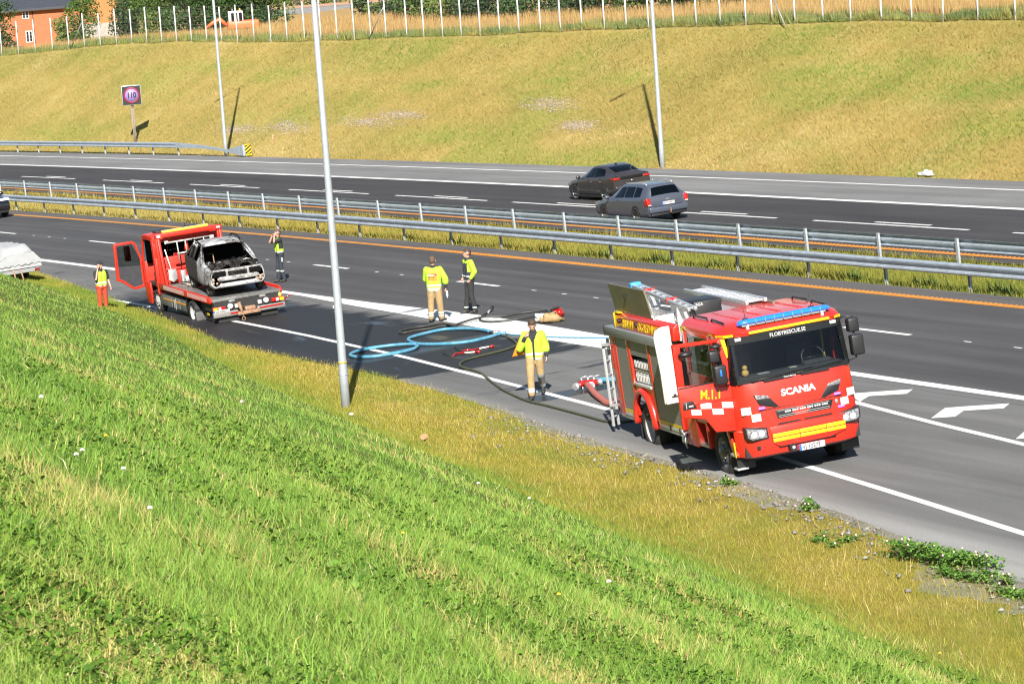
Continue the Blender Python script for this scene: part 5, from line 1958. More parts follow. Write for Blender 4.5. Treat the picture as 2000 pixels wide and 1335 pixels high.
# ---------------------------------------------------------------- recovery truck
def tow_truck():
    root = thing('recovery_truck', (-9.8392, 99.1407, -.0556), (-.0075, -.0302, 1.9552), 'red flatbed recovery truck carrying the burnt car', 'truck')
    red, blk = M['red_tow'], M['black']

    def part(name, m, boxes, bevel=0.0, parent=root, **k):
        out = []
        for b in boxes:
            mb = MB()
            mb.box(*b)
            out.append(mb.build(name, m, parent, bevel, **k))
        return out[0]
    part('chassis', M['chassis'], [(-5.8, .9, -.45, .45, .40, .82), (-5.85, -4.3, -.95, .95, .45, .80)])
    for s in (1, -1):
        wheel(root, (0, s * .93, .385), .385, .22, s, 'rim_w', style='hub', n=28, rim_r=.62)
        wheel(root, (-3.76, s * .97, .385), .385, .25, s, 'rim_w', style='dish', n=28, rim_r=.62)
    # cab
    mb = MB()
    mb.prism([(-.35, .62), (-.35, 2.30), (-.28, 2.42), (.55, 2.42), (.75, 2.34), (.98, 1.72), (1.08, 1.5), (1.10, .45), (.55, .45), (.48, .62), (.32, .84), (0, .92), (-.3, .86)], -1.08, -1.02, 'y')
    mb.build('cab_side', red, root, .012)
    part('cab_back', red, [(-.37, -.31, -1.05, 1.05, .62, 1.75), (-.37, -.31, -1.05, 1.05, 2.22, 2.42), (-.37, -.31, -1.05, -.86, 1.75, 2.22), (-.37, -.31, .86, 1.05, 1.75, 2.22), (-.37, -.31, -.06, .06, 1.75, 2.22)], .01)
    part('back_window', M['glass'], [(-.35, -.34, -.86, .86, 1.75, 2.22)])
    mb = MB()
    mb.prism([(-.36, 2.40), (-.28, 2.47), (.55, 2.47), (.80, 2.38), (.76, 2.32), (-.36, 2.34)], -1.08, 1.08, 'y')
    mb.build('cab_roof', red, root, .02)
    part('cab_front', red, [(1.02, 1.12, -1.05, 1.05, .45, 1.55)], .03)
    part('cab_floor', M['chassis'], [(-.3, 1.05, -1.0, 1.0, .84, .92), (-.25, .35, -.95, .95, .92, 1.25)])
    part('seat', M['seat'], [(-.25, .3, .2, .8, 1.2, 1.35), (-.3, -.15, .2, .8, 1.3, 1.95), (-.25, .3, -.8, -.2, 1.2, 1.35), (-.3, -.15, -.8, -.2, 1.3, 1.95)], .04)
    part('windscreen', M['glass'], [(.86, .87, -.98, .98, 1.5, 2.34)])
    # left door frame (opening)
    mb = MB()
    mb.prism([(-.35, .62), (-.35, 2.40), (-.18, 2.40), (-.18, .86), (-.3, .84)], 1.02, 1.08, 'y')
    mb.prism([(-.18, 2.40), (-.18, 2.30), (.55, 2.30), (.72, 2.28), (.98, 1.6), (1.02, .9), (1.10, .9), (1.10, 1.5), (.78, 2.40)], 1.02, 1.08, 'y')
    mb.prism([(.52, .92), (.48, .62), (.55, .26), (1.06, .26), (1.10, .95)], 1.02, 1.08, 'y')
    mb.build('door_surround', red, root, .01)
    part('step', M['chassis'], [(.58, 1.02, .75, 1.04, .34, .40), (.58, 1.02, .75, 1.0, .6, .64)])
    part('roof_vent', blk, [(.1, .5, .2, .8, 2.47, 2.53), (.1, .5, -.7, -.2, 2.47, 2.53)], .015)
    mb = MB()
    mb.cyl((.2, -.2, 2.5), (.2, -.2, 2.95), .008, n=5)
    mb.build('antenna', blk, root)
    # opened door, seen from inside
    hx = 1.0

    def dp(pts, a, b, m, name, parent, bevel=0.0):
        mb = MB()
        mb.prism(pts, a, b, 'x')
        return mb.build(name, m, parent, bevel)
    out = [(1.10, .76), (1.46, .72), (1.66, .88), (1.86, 1.04), (1.99, 1.07), (1.95, 2.20), (1.90, 2.25), (1.32, 2.25), (1.24, 2.18), (1.10, 1.7)]
    inn = [(1.16, .84), (1.45, .80), (1.62, .94), (1.80, 1.10), (1.89, 1.13), (1.86, 2.14), (1.84, 2.17), (1.36, 2.17), (1.29, 2.12), (1.16, 1.68)]
    mb = MB()
    n = len(out)
    vs = [(hx, y, z) for y, z in out] + [(hx, y, z) for y, z in inn] + [(hx + .07, y, z) for y, z in out] + [(hx + .07, y, z) for y, z in inn]
    fs = []
    for i in range(n):
        j = (i + 1) % n
        fs += [(i, j, n + j, n + i), (2 * n + i, 2 * n + j, 3 * n + j, 3 * n + i), (i, j, 2 * n + j, 2 * n + i), (n + i, n + j, 3 * n + j, 3 * n + i)]
    mb.add(vs, fs)
    dr = mb.build('open_door', red, root, .01)
    dp([(1.16, .84), (1.45, .80), (1.62, .94), (1.80, 1.10), (1.89, 1.13), (1.88, 1.50), (1.16, 1.46)], hx + .005, hx + .06, M['seat'], 'door_lining', dr)
    dp([(1.16, 1.46), (1.88, 1.50), (1.86, 2.14), (1.36, 2.17), (1.16, 1.68)], hx + .03, hx + .036, M['glass_c'], 'door_window', dr)
    part('mirror', blk, [(hx + .15, hx + .27, 1.38, 1.58, 1.62, 2.1)], .03, parent=dr)
    # headboard with lights and gear
    part('headboard', red, [(-.76, -.66, .92, 1.08, .92, 2.46), (-.76, -.66, -1.08, -.92, .92, 2.46), (-.80, -.62, -1.08, 1.08, 2.40, 2.54), (-.74, -.68, -.92, .92, 1.36, 1.44), (-.70, -.67, -.92, .92, .95, 1.40)], .02)
    mb = MB()
    for s in (1, -1):
        mb.prism([(-.74, 2.40), (-.86, 2.40), (-1.16, .98), (-1.02, .98)], s * 1.0 - .04, s * 1.0 + .04, 'y')
    split_build(mb, 'headboard_stay', red, root, .012)
    part('amber_light_bar', M['ambers'], [(-.82, -.64, -.66, .84, 2.545, 2.625)], .025)
    part('bar_end', M['white'], [(-.82, -.64, .92, 1.04, 2.42, 2.50), (-.83, -.62, -1.02, -.9, 2.44, 2.5)], .01)
    mb = MB()
    mb.cyl((-.86, .78, 2.24), (-.86, -.62, 2.24), .03, n=8)
    mb.cyl((-.88, .6, 1.86), (-.88, -.35, 1.88), .03, n=8)
    for y in (.45, .18, -.12, -.42):
        mb.cyl((-.90, y, 2.26), (-.92, y - .02, 1.62 + .1 * math.sin(9 * y)), .022, n=8)
    split_build(mb, 'lifting_bar', M['alu_d'], root)
    part('bar_tip', M['redlens'], [(-.93, -.87, .48, .60, 1.83, 1.90), (-.93, -.87, -.40, -.3, 1.6, 1.75), (-.95, -.89, .14, .20, 1.58, 1.72)], .01)
    part('work_lamp', M['offwhite'], [(-.84, -.78, -.78, -.64, 2.16, 2.26), (-.84, -.78, .70, .82, 2.2, 2.3)], .01)
    part('winch_cover', M['offwhite'], [(-.92, -.78, -.75, .05, 1.22, 1.40)], .02)
    part('winch', M['alu'], [(-1.05, -.8, -.2, .35, .98, 1.12), (-1.0, -.82, .32, .46, .98, 1.34), (-1.0, -.84, -.55, -.45, .98, 1.25)], .015)
    mb = MB()
    mb.cyl((-.95, -.5, 1.08), (-.95, .4, 1.08), .09, n=12)
    mb.build('winch_drum', M['band'], root)
    # shovel leaning on the headboard
    mb = MB()
    mb.cyl((-.90, .86, 2.05), (-.98, .76, 1.38), .018, n=8, m=0)
    mb.build('shovel_handle', M['wood_w'], root)
    mb = MB()
    mb.prism([(.62, 1.42), (.86, 1.42), (.88, 1.12), (.74, 1.02), (.60, 1.12)], -1.01, -.99, 'x')
    mb.build('shovel_blade', M['alu'], root, .004)
    # flatbed
    part('bed', mat('bed_plate', (.16, .16, .155), .55, .4, 0, .25, 4, dirt=(.05, .045, .04), damt=.8), [(-5.86, -.66, -1.06, 1.06, .86, .95)], .01)
    for s in (1, -1):
        mb = MB()
        mb.prism([(-5.86, .90), (-5.70, 1.03), (-.62, 1.04), (-.62, .84), (-5.80, .83)], s * 1.06, s * 1.13, 'y')
        rl = mb.build('side_rail', red, root, .01)
        for (a, b) in ((-5.5, -3.55), (-3.2, -1.1)):
            k = 0
            mb = MB()
            x = a
            while x < b:
                mb.box(x, x + .035, s * 1.131 - .002, s * 1.131 + .002, .87, 1.0)
                x += .085
            tag(mb.build('reflective_ticks', M['offwhite'], rl), kind='stuff')
    mb = MB()
    mb.tube([(-1.2, .55, .98), (-1.6, .5, .98), (-2.0, .6, 1.0), (-2.3, .3, .98), (-1.9, .1, .98), (-1.5, .2, .99), (-1.1, .0, .98)], .03, 6)
    mb.tube([(-1.1, .3, .98), (-1.7, .25, 1.0), (-2.4, .45, .98)], .025, 6)
    split_build(mb, 'lashing_strap', mat('strap', (.32, .27, .2), .9, 0, 0, .2), root)
    # side lockers
    lk = mat('locker_grey', (.13, .135, .135), .5, .2, 0, .12, dirt=(.05, .05, .045), damt=.4)
    for (a, b) in ((-1.55, -.45), (-2.4, -1.6), (-3.15, -2.45)):
        part('side_locker', lk, [(a, b, .72, 1.05, .32, .70)], .02)
    part('locker_stripe', M['amber'], [(-3.1, -.7, 1.051, 1.055, .53, .565)])
    part('locker_hinge', M['alu'], [(-2.0, -1.94, 1.05, 1.06, .30, .64), (-1.85, -1.8, 1.05, 1.06, .34, .6)])
    mb = MB()
    for s in (1, -1):
        rings = []
        for k in range(13):
            a = math.pi * k / 12
            c = Vector((-3.76 + .47 * math.cos(a), s * .98, .42 + .45 * math.sin(a)))
            o = Vector((math.cos(a), 0, math.sin(a)))
            rings.append([c + Vector((0, -.14, 0)), c + Vector((0, .14, 0)), c + o * .025 + Vector((0, .14, 0)), c + o * .025 + Vector((0, -.14, 0))])
        mb.rings(rings, smooth=False)
    split_build(mb, 'mudguard', blk, root)
    part('mud_flap', mat('flap', (.07, .07, .07), .7, 0, 0, .2), [(-4.28, -4.25, .80, 1.14, .05, .45), (-4.28, -4.25, -1.14, -.8, .05, .45)], .01)
    part('side_marker', M['yellow'], [(-5.2, -5.0, 1.0, 1.01, .42, .5)])
    # tail
    part('rear_frame', M['chassis'], [(-5.9, -5.0, -1.05, 1.05, .58, .85), (-5.9, -4.6, -.9, .95, .25, .5)])
    part('bumper_beam', M['beam'], [(-6.02, -5.90, .35, 1.12, .42, .57), (-6.02, -5.90, -1.12, -.25, .42, .57)], .012)
    part('beam_stripe', M['redlens'], [(-6.03, -6.018, -1.05, -.3, .50, .545), (-6.03, -6.018, .35, .6, .47, .52)])
    part('coupling', M['rust'], [(-6.08, -5.9, -.32, .38, .40, .50), (-6.02, -5.85, -.2, .12, .50, .62)], .02)
    for s in (1, -1):
        tl = part('tail_light', M['redlens'], [(-5.99, -5.93, s * .92 - .20, s * .92 + .20, .62, .735)], .012)
        part('amber_section', M['amber'], [(-5.995, -5.985, min(s * .97, s * 1.10), max(s * .97, s * 1.10), .63, .725)], parent=tl)
        part('white_section', M['white'], [(-5.995, -5.985, min(s * .86, s * .94), max(s * .86, s * .94), .63, .725)], parent=tl)
        mb = MB()
        mb.lathe([(.085, 0), (.085, .05), (.06, .07), (1e-3, .075)], (-5.93, s * .56, .70), 'x', 14, 0, -1)
        mb.build('work_lamp', M['white'], root)
        part('bracket', M['offwhite'], [(-5.98, -5.9, s * .36 - .06, s * .36 + .06, .62, .74)], .015)
        part('plate_lug', M['beam'], [(-5.93, -5.88, s * .48 - .1, s * .48 + .1, .80, .88)], .03)
    mb = MB()
    mb.sphere((-5.9, -1.02, .79), .055, sc=(1, 1, 1.3))
    mb.build('beacon', M['ambers'], root)
    mb = MB()
    mb.tube([(-5.95, -1.15, .62), (-5.98, -1.2, .70), (-6.0, -1.3, .73)], .02, 6)
    mb.build('reflector_arm', M['redlens'], root)
    plate_on(root, (-5.99, .86, .585), (0, -1, 0), 'VR 97953', .50, .11)
    mb = MB()
    mb.tube([(-5.98, .30, .78), (-6.03, .27, .6), (-6.06, .24, .46)], [.055, .05, .03], 8)
    mb.tube([(-6.06, .24, .48), (-6.07, .23, .36)], .012, 6)
    mb.tube([(-6.07 , .23 + .045 * math.cos(a), .29 + .06 * math.sin(a)) for a in [2 * math.pi * k / 12 for k in range(12)]], .015, 6, closed=True)
    mb.build('winch_hook', M['rust'], root)
    return root


tow_truck()
TM = Matrix.Translation((-9.8392, 99.1407, -.0556)) @ Euler((-.0075, -.0302, 1.9552)).to_matrix().to_4x4()

# ---------------------------------------------------------------- burnt-out car on the bed
def burnt_mat():
    m, nt, b = new_mat('burnt_shell')
    oc = _obj(nt)
    n1 = _noise(nt, 1.6, 6, .65, oc, .6)
    n2 = _noise(nt, 9.0, 6, .7, oc, .3)
    sp = nt.nodes.new('ShaderNodeSeparateXYZ')
    nt.links.new(oc, sp.inputs[0])
    back = _math(nt, 'MULTIPLY', _smooth(nt, sp.outputs[0], .45, -.35), _smooth(nt, sp.outputs[2], 1.40, 1.25))   # rear flanks stay sooty
    f = _math(nt, 'ADD', _math(nt, 'MULTIPLY_ADD', n2.outputs[0], .35, _math(nt, 'MULTIPLY', n1.outputs[0], .65)), _math(nt, 'MULTIPLY', back, -.24))
    r = _ramp(nt, f, [(.33, (.008, .008, .008)), (.44, (.03, .028, .027)), (.485, (.17, .17, .175)), (.56, (.33, .335, .345)), (.78, (.42, .42, .42))])
    ru = _ramp(nt, n2.outputs[0], [(.56, 0.0), (.68, .75)]).outputs[0]
    rm = _math(nt, 'MULTIPLY', ru, _smooth(nt, n1.outputs[0], .62, .40))
    col = _mix(nt, rm, r.outputs[0], (.20, .075, .03))
    nt.links.new(col, b.inputs['Base Color'])
    b.inputs['Roughness'].default_value = .85
    bp = nt.nodes.new('ShaderNodeBump')
    bp.inputs['Strength'].default_value = .5
    bp.inputs['Distance'].default_value = .02
    nt.links.new(n2.outputs[0], bp.inputs['Height'])
    nt.links.new(bp.outputs[0], b.inputs['Normal'])
    return m


def burnt_car():
    root = thing('burnt_car', label='burnt-out white and sooty car without glass or bonnet on the flatbed', cat='car')
    L = TM @ Matrix.Translation((-3.82, -.07, .955)) @ Euler((0, 0, math.pi - .115)).to_matrix().to_4x4()
    root.matrix_world = L
    bm_ = burnt_mat()
    soot = mat('soot', (.005, .005, .005), .95, 0, 0, .5, 12, bump=.8, bscale=25, spec=.08)
    ash = mat('ash', (.26, .255, .25), .9, 0, 0, .6, 10, bump=.8, bscale=20, spec=.2, dirt=(.01, .01, .01), dscale=6, damt=.9)
    char = mat('charred', (.007, .0068, .0065), .95, 0, 0, .9, 14, bump=1.0, bscale=25, spec=.08, dirt=(.12, .115, .11), dscale=7, damt=.55)
    st = [(2.05, .42, .60, .68, .62, .68, .5), (1.97, .30, .72, .80, .80, .80, .66), (1.55, .24, .80, .88, .84, .84, .70), (1.0, .22, .88, .96, .85, .85, .72), (.78, .22, .91, 1.0, .85, .85, .72),
          (.05, .22, .94, 1.37, .85, .855, .62), (-.35, .22, .95, 1.43, .85, .855, .62), (-1.0, .22, .96, 1.43, .85, .855, .61), (-1.6, .24, .98, 1.37, .84, .85, .59), (-1.85, .28, .99, 1.29, .82, .84, .57), (-2.02, .36, 1.0, 1.08, .78, .80, .62)]
    sh = CarShell(st)

    def skip(i, j):
        if i == 0:
            return True                                   # nose panel burnt away
        if i in (1, 2) and 5 <= j <= 9:
            return True                                   # bonnet gone
        if i in (3,) and 5 <= j <= 9:
            return True
        if i == 4 and 5 <= j <= 9:
            return True                                   # windscreen gone
        if i in (5, 6) and j in (4, 10):
            return True                                   # side windows
        if i == 7 and j in (4, 10):
            return True
        if i == 9 and 5 <= j <= 9:
            return True
        return False
    o = sh.body('shell', bm_, root, skip, cap=False)
    md = o.modifiers.new('thickness', 'SOLIDIFY')
    md.thickness = .03
    md.offset = -1
    # pillars
    mb = MB()
    for s in (1, -1):
        mb.tube([(.78, s * .80, .94), (.40, s * .72, 1.18), (.05, s * .62, 1.35)], .035, 6)
        mb.tube([(-.42, s * .845, .95), (-.45, s * .63, 1.40)], .035, 6)
        mb.tube([(-1.0, s * .845, .96), (-1.05, s * .62, 1.39)], .035, 6)
    split_build(mb, 'window_pillar', bm_, root)
    # inner gutted hull
    mb = MB()
    mb.box(-1.85, .85, -.78, .78, .25, .40)
    mb.box(-1.88, -1.80, -.75, .75, .3, 1.0)
    mb.box(.70, .80, -.78, .78, .3, .86)
    mb.box(-.72, -.66, -.76, .76, .3, 1.33)
    mb.build('gutted_floor', soot, root)
    # wreckage in cabin and engine bay
    rs = np.random.RandomState(11)

    def heap(name, m, x0, x1, y0, y1, z0, amp, seed, nx=26, ny=24):
        vn = VNoise(seed)
        mb = MB()
        vs = []
        for i in range(nx + 1):
            for j in range(ny + 1):
                x = x0 + (x1 - x0) * i / nx
                y = y0 + (y1 - y0) * j / ny
                vs.append((x, y, z0 + amp * (float(vn.fbm(x, y, .32, 4)) - .42)))
        mb.add(vs, [(i * (ny + 1) + j, (i + 1) * (ny + 1) + j, (i + 1) * (ny + 1) + j + 1, i * (ny + 1) + j + 1) for i in range(nx) for j in range(ny)], 0, False)
        return mb.build(name, m, root)
    heap('engine_wreckage', char, .55, 1.90, -.72, .72, .78, .62, 21, 44, 36)
    heap('cabin_wreckage', soot, -1.7, .75, -.76, .76, .62, .6, 22)
    mb = MB()
    for k in range(16):
        p = Vector((rs.uniform(.75, 1.8), rs.uniform(-.65, .65), rs.uniform(.80, .93)))
        d = Vector((rs.uniform(-.3, .3), rs.uniform(-.3, .3), rs.uniform(-.06, .06)))
        mb.tube([p, p + d * .5 + Vector((0, 0, .04)), p + d], rs.uniform(.012, .03), 5)
    split_build(mb, 'burnt_pipe', ash, root)
    # seat frames
    for y in (-.42,):
        mb = MB()
        mb.tube([(-.30, y - .2, .5), (-.42, y - .2, 1.05), (-.42, y + .2, 1.05), (-.30, y + .2, .5)], .02, 6)
        mb.box(-.3, .2, y - .2, y + .2, .55, .62)
        mb.build('seat_frame', M['rust'], root)
    # front: bare cross-member, lamp holes, bumper bar
    mb = MB()
    mb.box(1.84, 1.96, -.72, .72, .74, .82)
    mb.build('slam_panel', ash, root, .02)
    for y in (-.34, .30):
        mb = MB()
        mb.box(1.86, 1.97, y, y + .07, .46, .78)
        mb.build('front_strut', ash, root, .01)
    mb = MB()
    mb.prism([(-.60, .49), (.60, .49), (.64, .57), (.55, .62), (-.55, .62), (-.64, .57)], 1.99, 2.07, 'x')
    mb.build('bumper_bar', ash, root, .02)
    for s in (1, -1):
        mb = MB()
        mb.box(1.80, 1.985, min(s * .36, s * .72), max(s * .36, s * .72), .60, .78)
        mb.build('lamp_hole', soot, root, .02)
        mb = MB()
        for k in range(7):
            p = (1.9 + rs.uniform(-.04, .1), s * (.62 + rs.uniform(-.12, .14)), .44 + rs.uniform(-.12, .1))
            mb.sphere(p, rs.uniform(.03, .07), 6, 5)
        mb.build('melted_lump', mat('melted', (.3, .22, .16), .9, 0, 0, .6, 20), root)
        wheel(root, (1.30, s * .74, .30), .30, .18, s, 'rim_d', n=20, rim_r=.68)
        wheel(root, (-1.22, s * .74, .30), .30, .18, s, 'rim_w' if s < 0 else 'rim_d', n=20, rim_r=.68)
        arch(root, 1.30, s * .835, .30, .37, s, soot)
        arch(root, -1.22, s * .835, .30, .37, s, soot)
        mb = MB()
        mb.tube([(-.1, s * .61, 1.41), (-.6, s * .62, 1.48), (-1.3, s * .61, 1.47), (-1.6, s * .59, 1.38)], .02, 6)
        mb.build('roof_rail', soot, root)
    heap('radiator_gap', soot, 1.84, 1.97, -.6, .6, .68, .2, 31, 4, 20)
    mb = MB()
    mb.box(1.88, 1.95, -.55, .55, .44, .76)
    mb.build('radiator', char, root)
    return root


burnt_car()


# ================================================================== PEOPLE
def capsule(mb, p0, p1, r0, r1, n=12):
    p0, p1 = Vector(p0), Vector(p1)
    d = p1 - p0
    L = d.length
    d = d / L if L > 1e-6 else Vector((0, 0, 1))
    a = d.orthogonal().normalized()
    b = d.cross(a)
    rings = []
    for k in range(4):
        t = math.pi / 2 * (1 - k / 3.0)
        rings.append((p0 - d * r0 * math.sin(t), max(r0 * math.cos(t), 1e-4)))
    for k in range(4):
        t = math.pi / 2 * k / 3.0
        rings.append((p1 + d * r1 * math.sin(t), max(r1 * math.cos(t), 1e-4)))
    vs = []
    for c, r in rings:
        for i in range(n):
            t = 2 * math.pi * i / n
            vs.append(c + a * (r * math.cos(t)) + b * (r * math.sin(t)))
    fs = [(j * n + i, j * n + (i + 1) % n, (j + 1) * n + (i + 1) % n, (j + 1) * n + i) for j in range(7) for i in range(n)]
    o = len(mb.v)
    mb.add(vs, fs, 0, True)
    mb.add(vs[:n], [list(range(n))])
    mb.add(vs[-n:], [list(range(n))])


def fuse(mb, name, vox, mats, parent, matf=None, smooth=3):
    """Melt overlapping closed shapes into one continuous skin."""
    t = mb.build('tmp_fuse', M['skin'])
    r = t.modifiers.new('r', 'REMESH')
    r.mode = 'VOXEL'
    r.voxel_size = vox
    s = t.modifiers.new('s', 'SMOOTH')
    s.iterations = smooth
    s.factor = .5
    dg = bpy.context.evaluated_depsgraph_get()
    me = bpy.data.meshes.new_from_object(t.evaluated_get(dg))
    bpy.data.objects.remove(t)
    me.name = name
    me.materials.clear()
    for q in (mats if isinstance(mats, (list, tuple)) else [mats]):
        me.materials.append(q)
    for p in me.polygons:
        p.use_smooth = True
        p.material_index = matf(p.center, p.normal) if matf else 0
    return put(name, me, parent)


def limb(a, b, r0, r1, bend_to, L1=.5):
    return a


def hand(mb, wrist, direction, palm_n, side, curl=.5, s=1.0):
    """Palm, four fingers and a thumb; palm_n points out of the palm."""
    d = Vector(direction).normalized()
    n = Vector(palm_n)
    n = (n - d * n.dot(d)).normalized()
    w = d.cross(n) * side
    wrist = Vector(wrist)
    pc = wrist + d * .045 * s
    for k in (-1.2, -.4, .4, 1.2):
        capsule(mb, wrist + w * k * .012 * s, wrist + d * .085 * s + w * k * .019 * s, .017 * s, .015 * s, 8)
    for k, ln in ((-1.5, .060), (-.5, .075), (.5, .080), (1.5, .070)):
        b0 = wrist + d * .088 * s + w * k * .0195 * s
        b1 = b0 + (d * (1 - .5 * curl) + n * curl * .8).normalized() * ln * .5 * s
        b2 = b1 + (d * (.8 - 1.2 * curl) + n * (.3 + curl)).normalized() * ln * .45 * s
        capsule(mb, b0, b1, .0105 * s, .0095 * s, 7)
        capsule(mb, b1, b2, .0095 * s, .008 * s, 7)
    t0 = wrist + d * .03 * s + w * .03 * s
    t1 = t0 + (d * .7 + w * .55 + n * .35).normalized() * .045 * s
    t2 = t1 + (d * .9 + n * .35).normalized() * .032 * s
    capsule(mb, t0, t1, .014 * s, .012 * s, 7)
    capsule(mb, t1, t2, .012 * s, .009 * s, 7)


def person(label, loc, yaw, J, fit, height=1.8):
    """J: joints (left = +y). fit: outfit description."""
    root = thing('person', loc, label=label, cat='person')
    plumb(root, yaw)
    k = height / 1.80
    root.scale = (k, k, k)
    V = Vector
    D = dict(hl=V((0, .095, .93)), hr=V((0, -.095, .93)), kl=V((.02, .11, .50)), kr=V((.02, -.11, .50)), al=V((-.01, .115, .09)), ar=V((-.01, -.115, .09)),
             fl=V((1, .12, 0)), fr=V((1, -.12, 0)), sl=V((0, .185, 1.43)), sr=V((0, -.185, 1.43)), el=V((-.02, .26, 1.15)), er=V((-.02, -.26, 1.15)), wl=V((.06, .27, .91)), wr=V((.06, -.27, .91)),
             nk=V((.0, 0, 1.49)), hd=V((.015, 0, 1.665)), look=V((1, 0, -.05)), pl=V((-.1, -1, 0)), pr=V((-.1, 1, 0)), curl=.5)
    for q, v in J.items():
        D[q] = V(v) if isinstance(v, tuple) else v
    for q in ('fl', 'fr', 'look'):
        D[q] = D[q].normalized()
    # ---- body
    mb = MB()
    h = D['hd']
    lk = D['look']
    side = V((0, 0, 1)).cross(lk).normalized()
    upv = lk.cross(side)
    capsule(mb, h + upv * .02 - lk * .012, h + upv * .035 - lk * .015, .098, .095, 14)        # skull
    capsule(mb, h - upv * .02 + lk * .03, h - upv * .075 + lk * .045, .070, .052, 12)          # face and jaw
    capsule(mb, h - upv * .005 + lk * .085, h - upv * .035 + lk * .108, .012, .017, 8)         # nose
    capsule(mb, h + upv * .022 + lk * .075 + side * .03, h + upv * .022 + lk * .075 - side * .03, .020, .020, 8)   # brow
    capsule(mb, h - upv * .070 + lk * .083 + side * .018, h - upv * .070 + lk * .083 - side * .018, .011, .011, 8)  # lips
    for s in (1, -1):
        capsule(mb, h + side * s * .092 + upv * .012 - lk * .005, h + side * s * .090 - upv * .022, .018, .012, 8)   # ears
    capsule(mb, D['nk'] - V((0, 0, .05)), h - upv * .07 - lk * .01, .062, .056, 12)
    for s, a in ((1, 'l'), (-1, 'r')):
        capsule(mb, D['s' + a], D['e' + a], .050, .040)
        capsule(mb, D['e' + a], D['w' + a], .042, .028)
        capsule(mb, D['h' + a], D['k' + a], .078, .055)
        capsule(mb, D['k' + a], D['a' + a], .053, .038)
        capsule(mb, D['a' + a] - V((0, 0, .03)) - D['f' + a] * .03, D['a' + a] - V((0, 0, .05)) + D['f' + a] * .13, .035, .028)
        dd = (D['w' + a] - D['e' + a]).normalized()
        if ('d' + a) in D:
            dd = D['d' + a]
        hand(mb, D['w' + a], dd, D['p' + a], s, D.get('curl' + a, D['curl']))
    mid = (D['sl'] + D['sr']) / 2
    hip = (D['hl'] + D['hr']) / 2
    capsule(mb, D['sl'] * .8 + mid * .2, D['sr'] * .8 + mid * .2, .06, .06)
    capsule(mb, mid - V((0, .06, .1)), hip + V((0, -.05, .08)), .105, .10)
    capsule(mb, mid + V((0, .06, -.1)), hip + V((0, .05, .08)), .105, .10)
    capsule(mb, D['hl'], D['hr'], .09, .09)
    body = fuse(mb, 'body', .0115, M['skin'], root, smooth=2)
    # eyes
    for s in (1, -1):
        e = MB()
        e.sphere(h + lk * .092 + side * s * .033 + upv * .006, .008, 6, 5)
        e.build('eye', M['blackc'], root)
    # ---- hair / cap
    mb = MB()
    hs = fit.get('hairlen', .0)
    capsule(mb, h + upv * .045 - lk * .025, h + upv * .050 - lk * .005, .099, .094, 14)
    capsule(mb, h + upv * .00 - lk * .045, h + upv * .05 - lk * .03, .084, .09, 12)
    if fit.get('cap'):
        capsule(mb, h + upv * .06 + lk * .08 + side * .04, h + upv * .06 + lk * .08 - side * .04, .035, .035, 8)
        fuse(mb, 'cap', .014, M['blackc'], root)
    else:
        fuse(mb, 'hair', .014, M[fit['hair']], root)
    # ---- trousers
    mb = MB()
    q = fit.get('loose', 1.0)
    for a in 'lr':
        capsule(mb, D['h' + a], D['k' + a], .103 * q, .078 * q)
        capsule(mb, D['k' + a], D['a' + a] + V((0, 0, .03)), .078 * q, .068 * q)
    capsule(mb, D['hl'] + V((0, .01, .02)), D['hr'] + V((0, -.01, .02)), .115, .115)
    capsule(mb, hip + V((0, .04, .06)), hip + V((0, .04, .14)), .118, .118)
    capsule(mb, hip + V((0, -.04, .06)), hip + V((0, -.04, .14)), .118, .118)
    tm = [M[fit['trousers']]] + [M[x] for x in fit.get('tmats', [])]
    fuse(mb, 'trousers', .016, tm, root, fit.get('tmat'))
    # ---- boots
    for a in 'lr':
        mb = MB()
        A, Fd = D['a' + a], D['f' + a]
        capsule(mb, A + V((0, 0, .05)), A - V((0, 0, .02)), .058, .060)
        capsule(mb, A - V((0, 0, .045)) - Fd * .04, A - V((0, 0, .05)) + Fd * .15, .050, .042)
        if fit.get('highboot'):
            capsule(mb, A + V((0, 0, .17)) + (D['k' + a] - A) * .05, A, .074, .066)
        fuse(mb, 'boot', .014, M[fit['boots']], root)
    # ---- jacket or vest over the torso
    mb = MB()
    j = fit.get('bulk', 1.0)
    sw = mid - V((0, 0, .02))
    for s, a in ((1, 'l'), (-1, 'r')):
        capsule(mb, (D['s' + a] * .82 + mid * .18) - V((0, 0, .03)), mid - V((0, 0, .03)), .085 * j, .10 * j)
        capsule(mb, sw + V((0, s * .075, -.08)), hip + V((0, s * .07, fit.get('hem', .02) + .12)), .128 * j, .128 * j)
        if fit.get('sleeves'):
            capsule(mb, D['s' + a], D['e' + a], .080 * j, .078 * j)
            if fit['sleeves'] == 'long':
                capsule(mb, D['e' + a], D['e' + a].lerp(D['w' + a], .80), .074 * j, .060 * j)
            elif fit['sleeves'] == 'elbow':
                capsule(mb, D['e' + a], D['e' + a].lerp(D['w' + a], .35), .078 * j, .080 * j)
    jm = [M[fit['jacket']]] + [M[x] for x in fit.get('jmats', ['reflect'])]
    fuse(mb, fit.get('jname', 'jacket'), .015, jm, root, fit.get('jmat'))
    # ---- under-sleeves / shirt
    mb = MB()
    for a in 'lr':
        if fit.get('under') == 'long':
            capsule(mb, D['s' + a], D['e' + a], .058, .052)
            capsule(mb, D['e' + a], D['e' + a].lerp(D['w' + a], .92), .054, .046)
        elif fit.get('under') == 'short':
            capsule(mb, D['s' + a], D['s' + a].lerp(D['e' + a], .75), .074, .066)
    capsule(mb, D['nk'] - V((-.01, 0, .04)), D['nk'] + V((.0, 0, .012)), .085, .080)
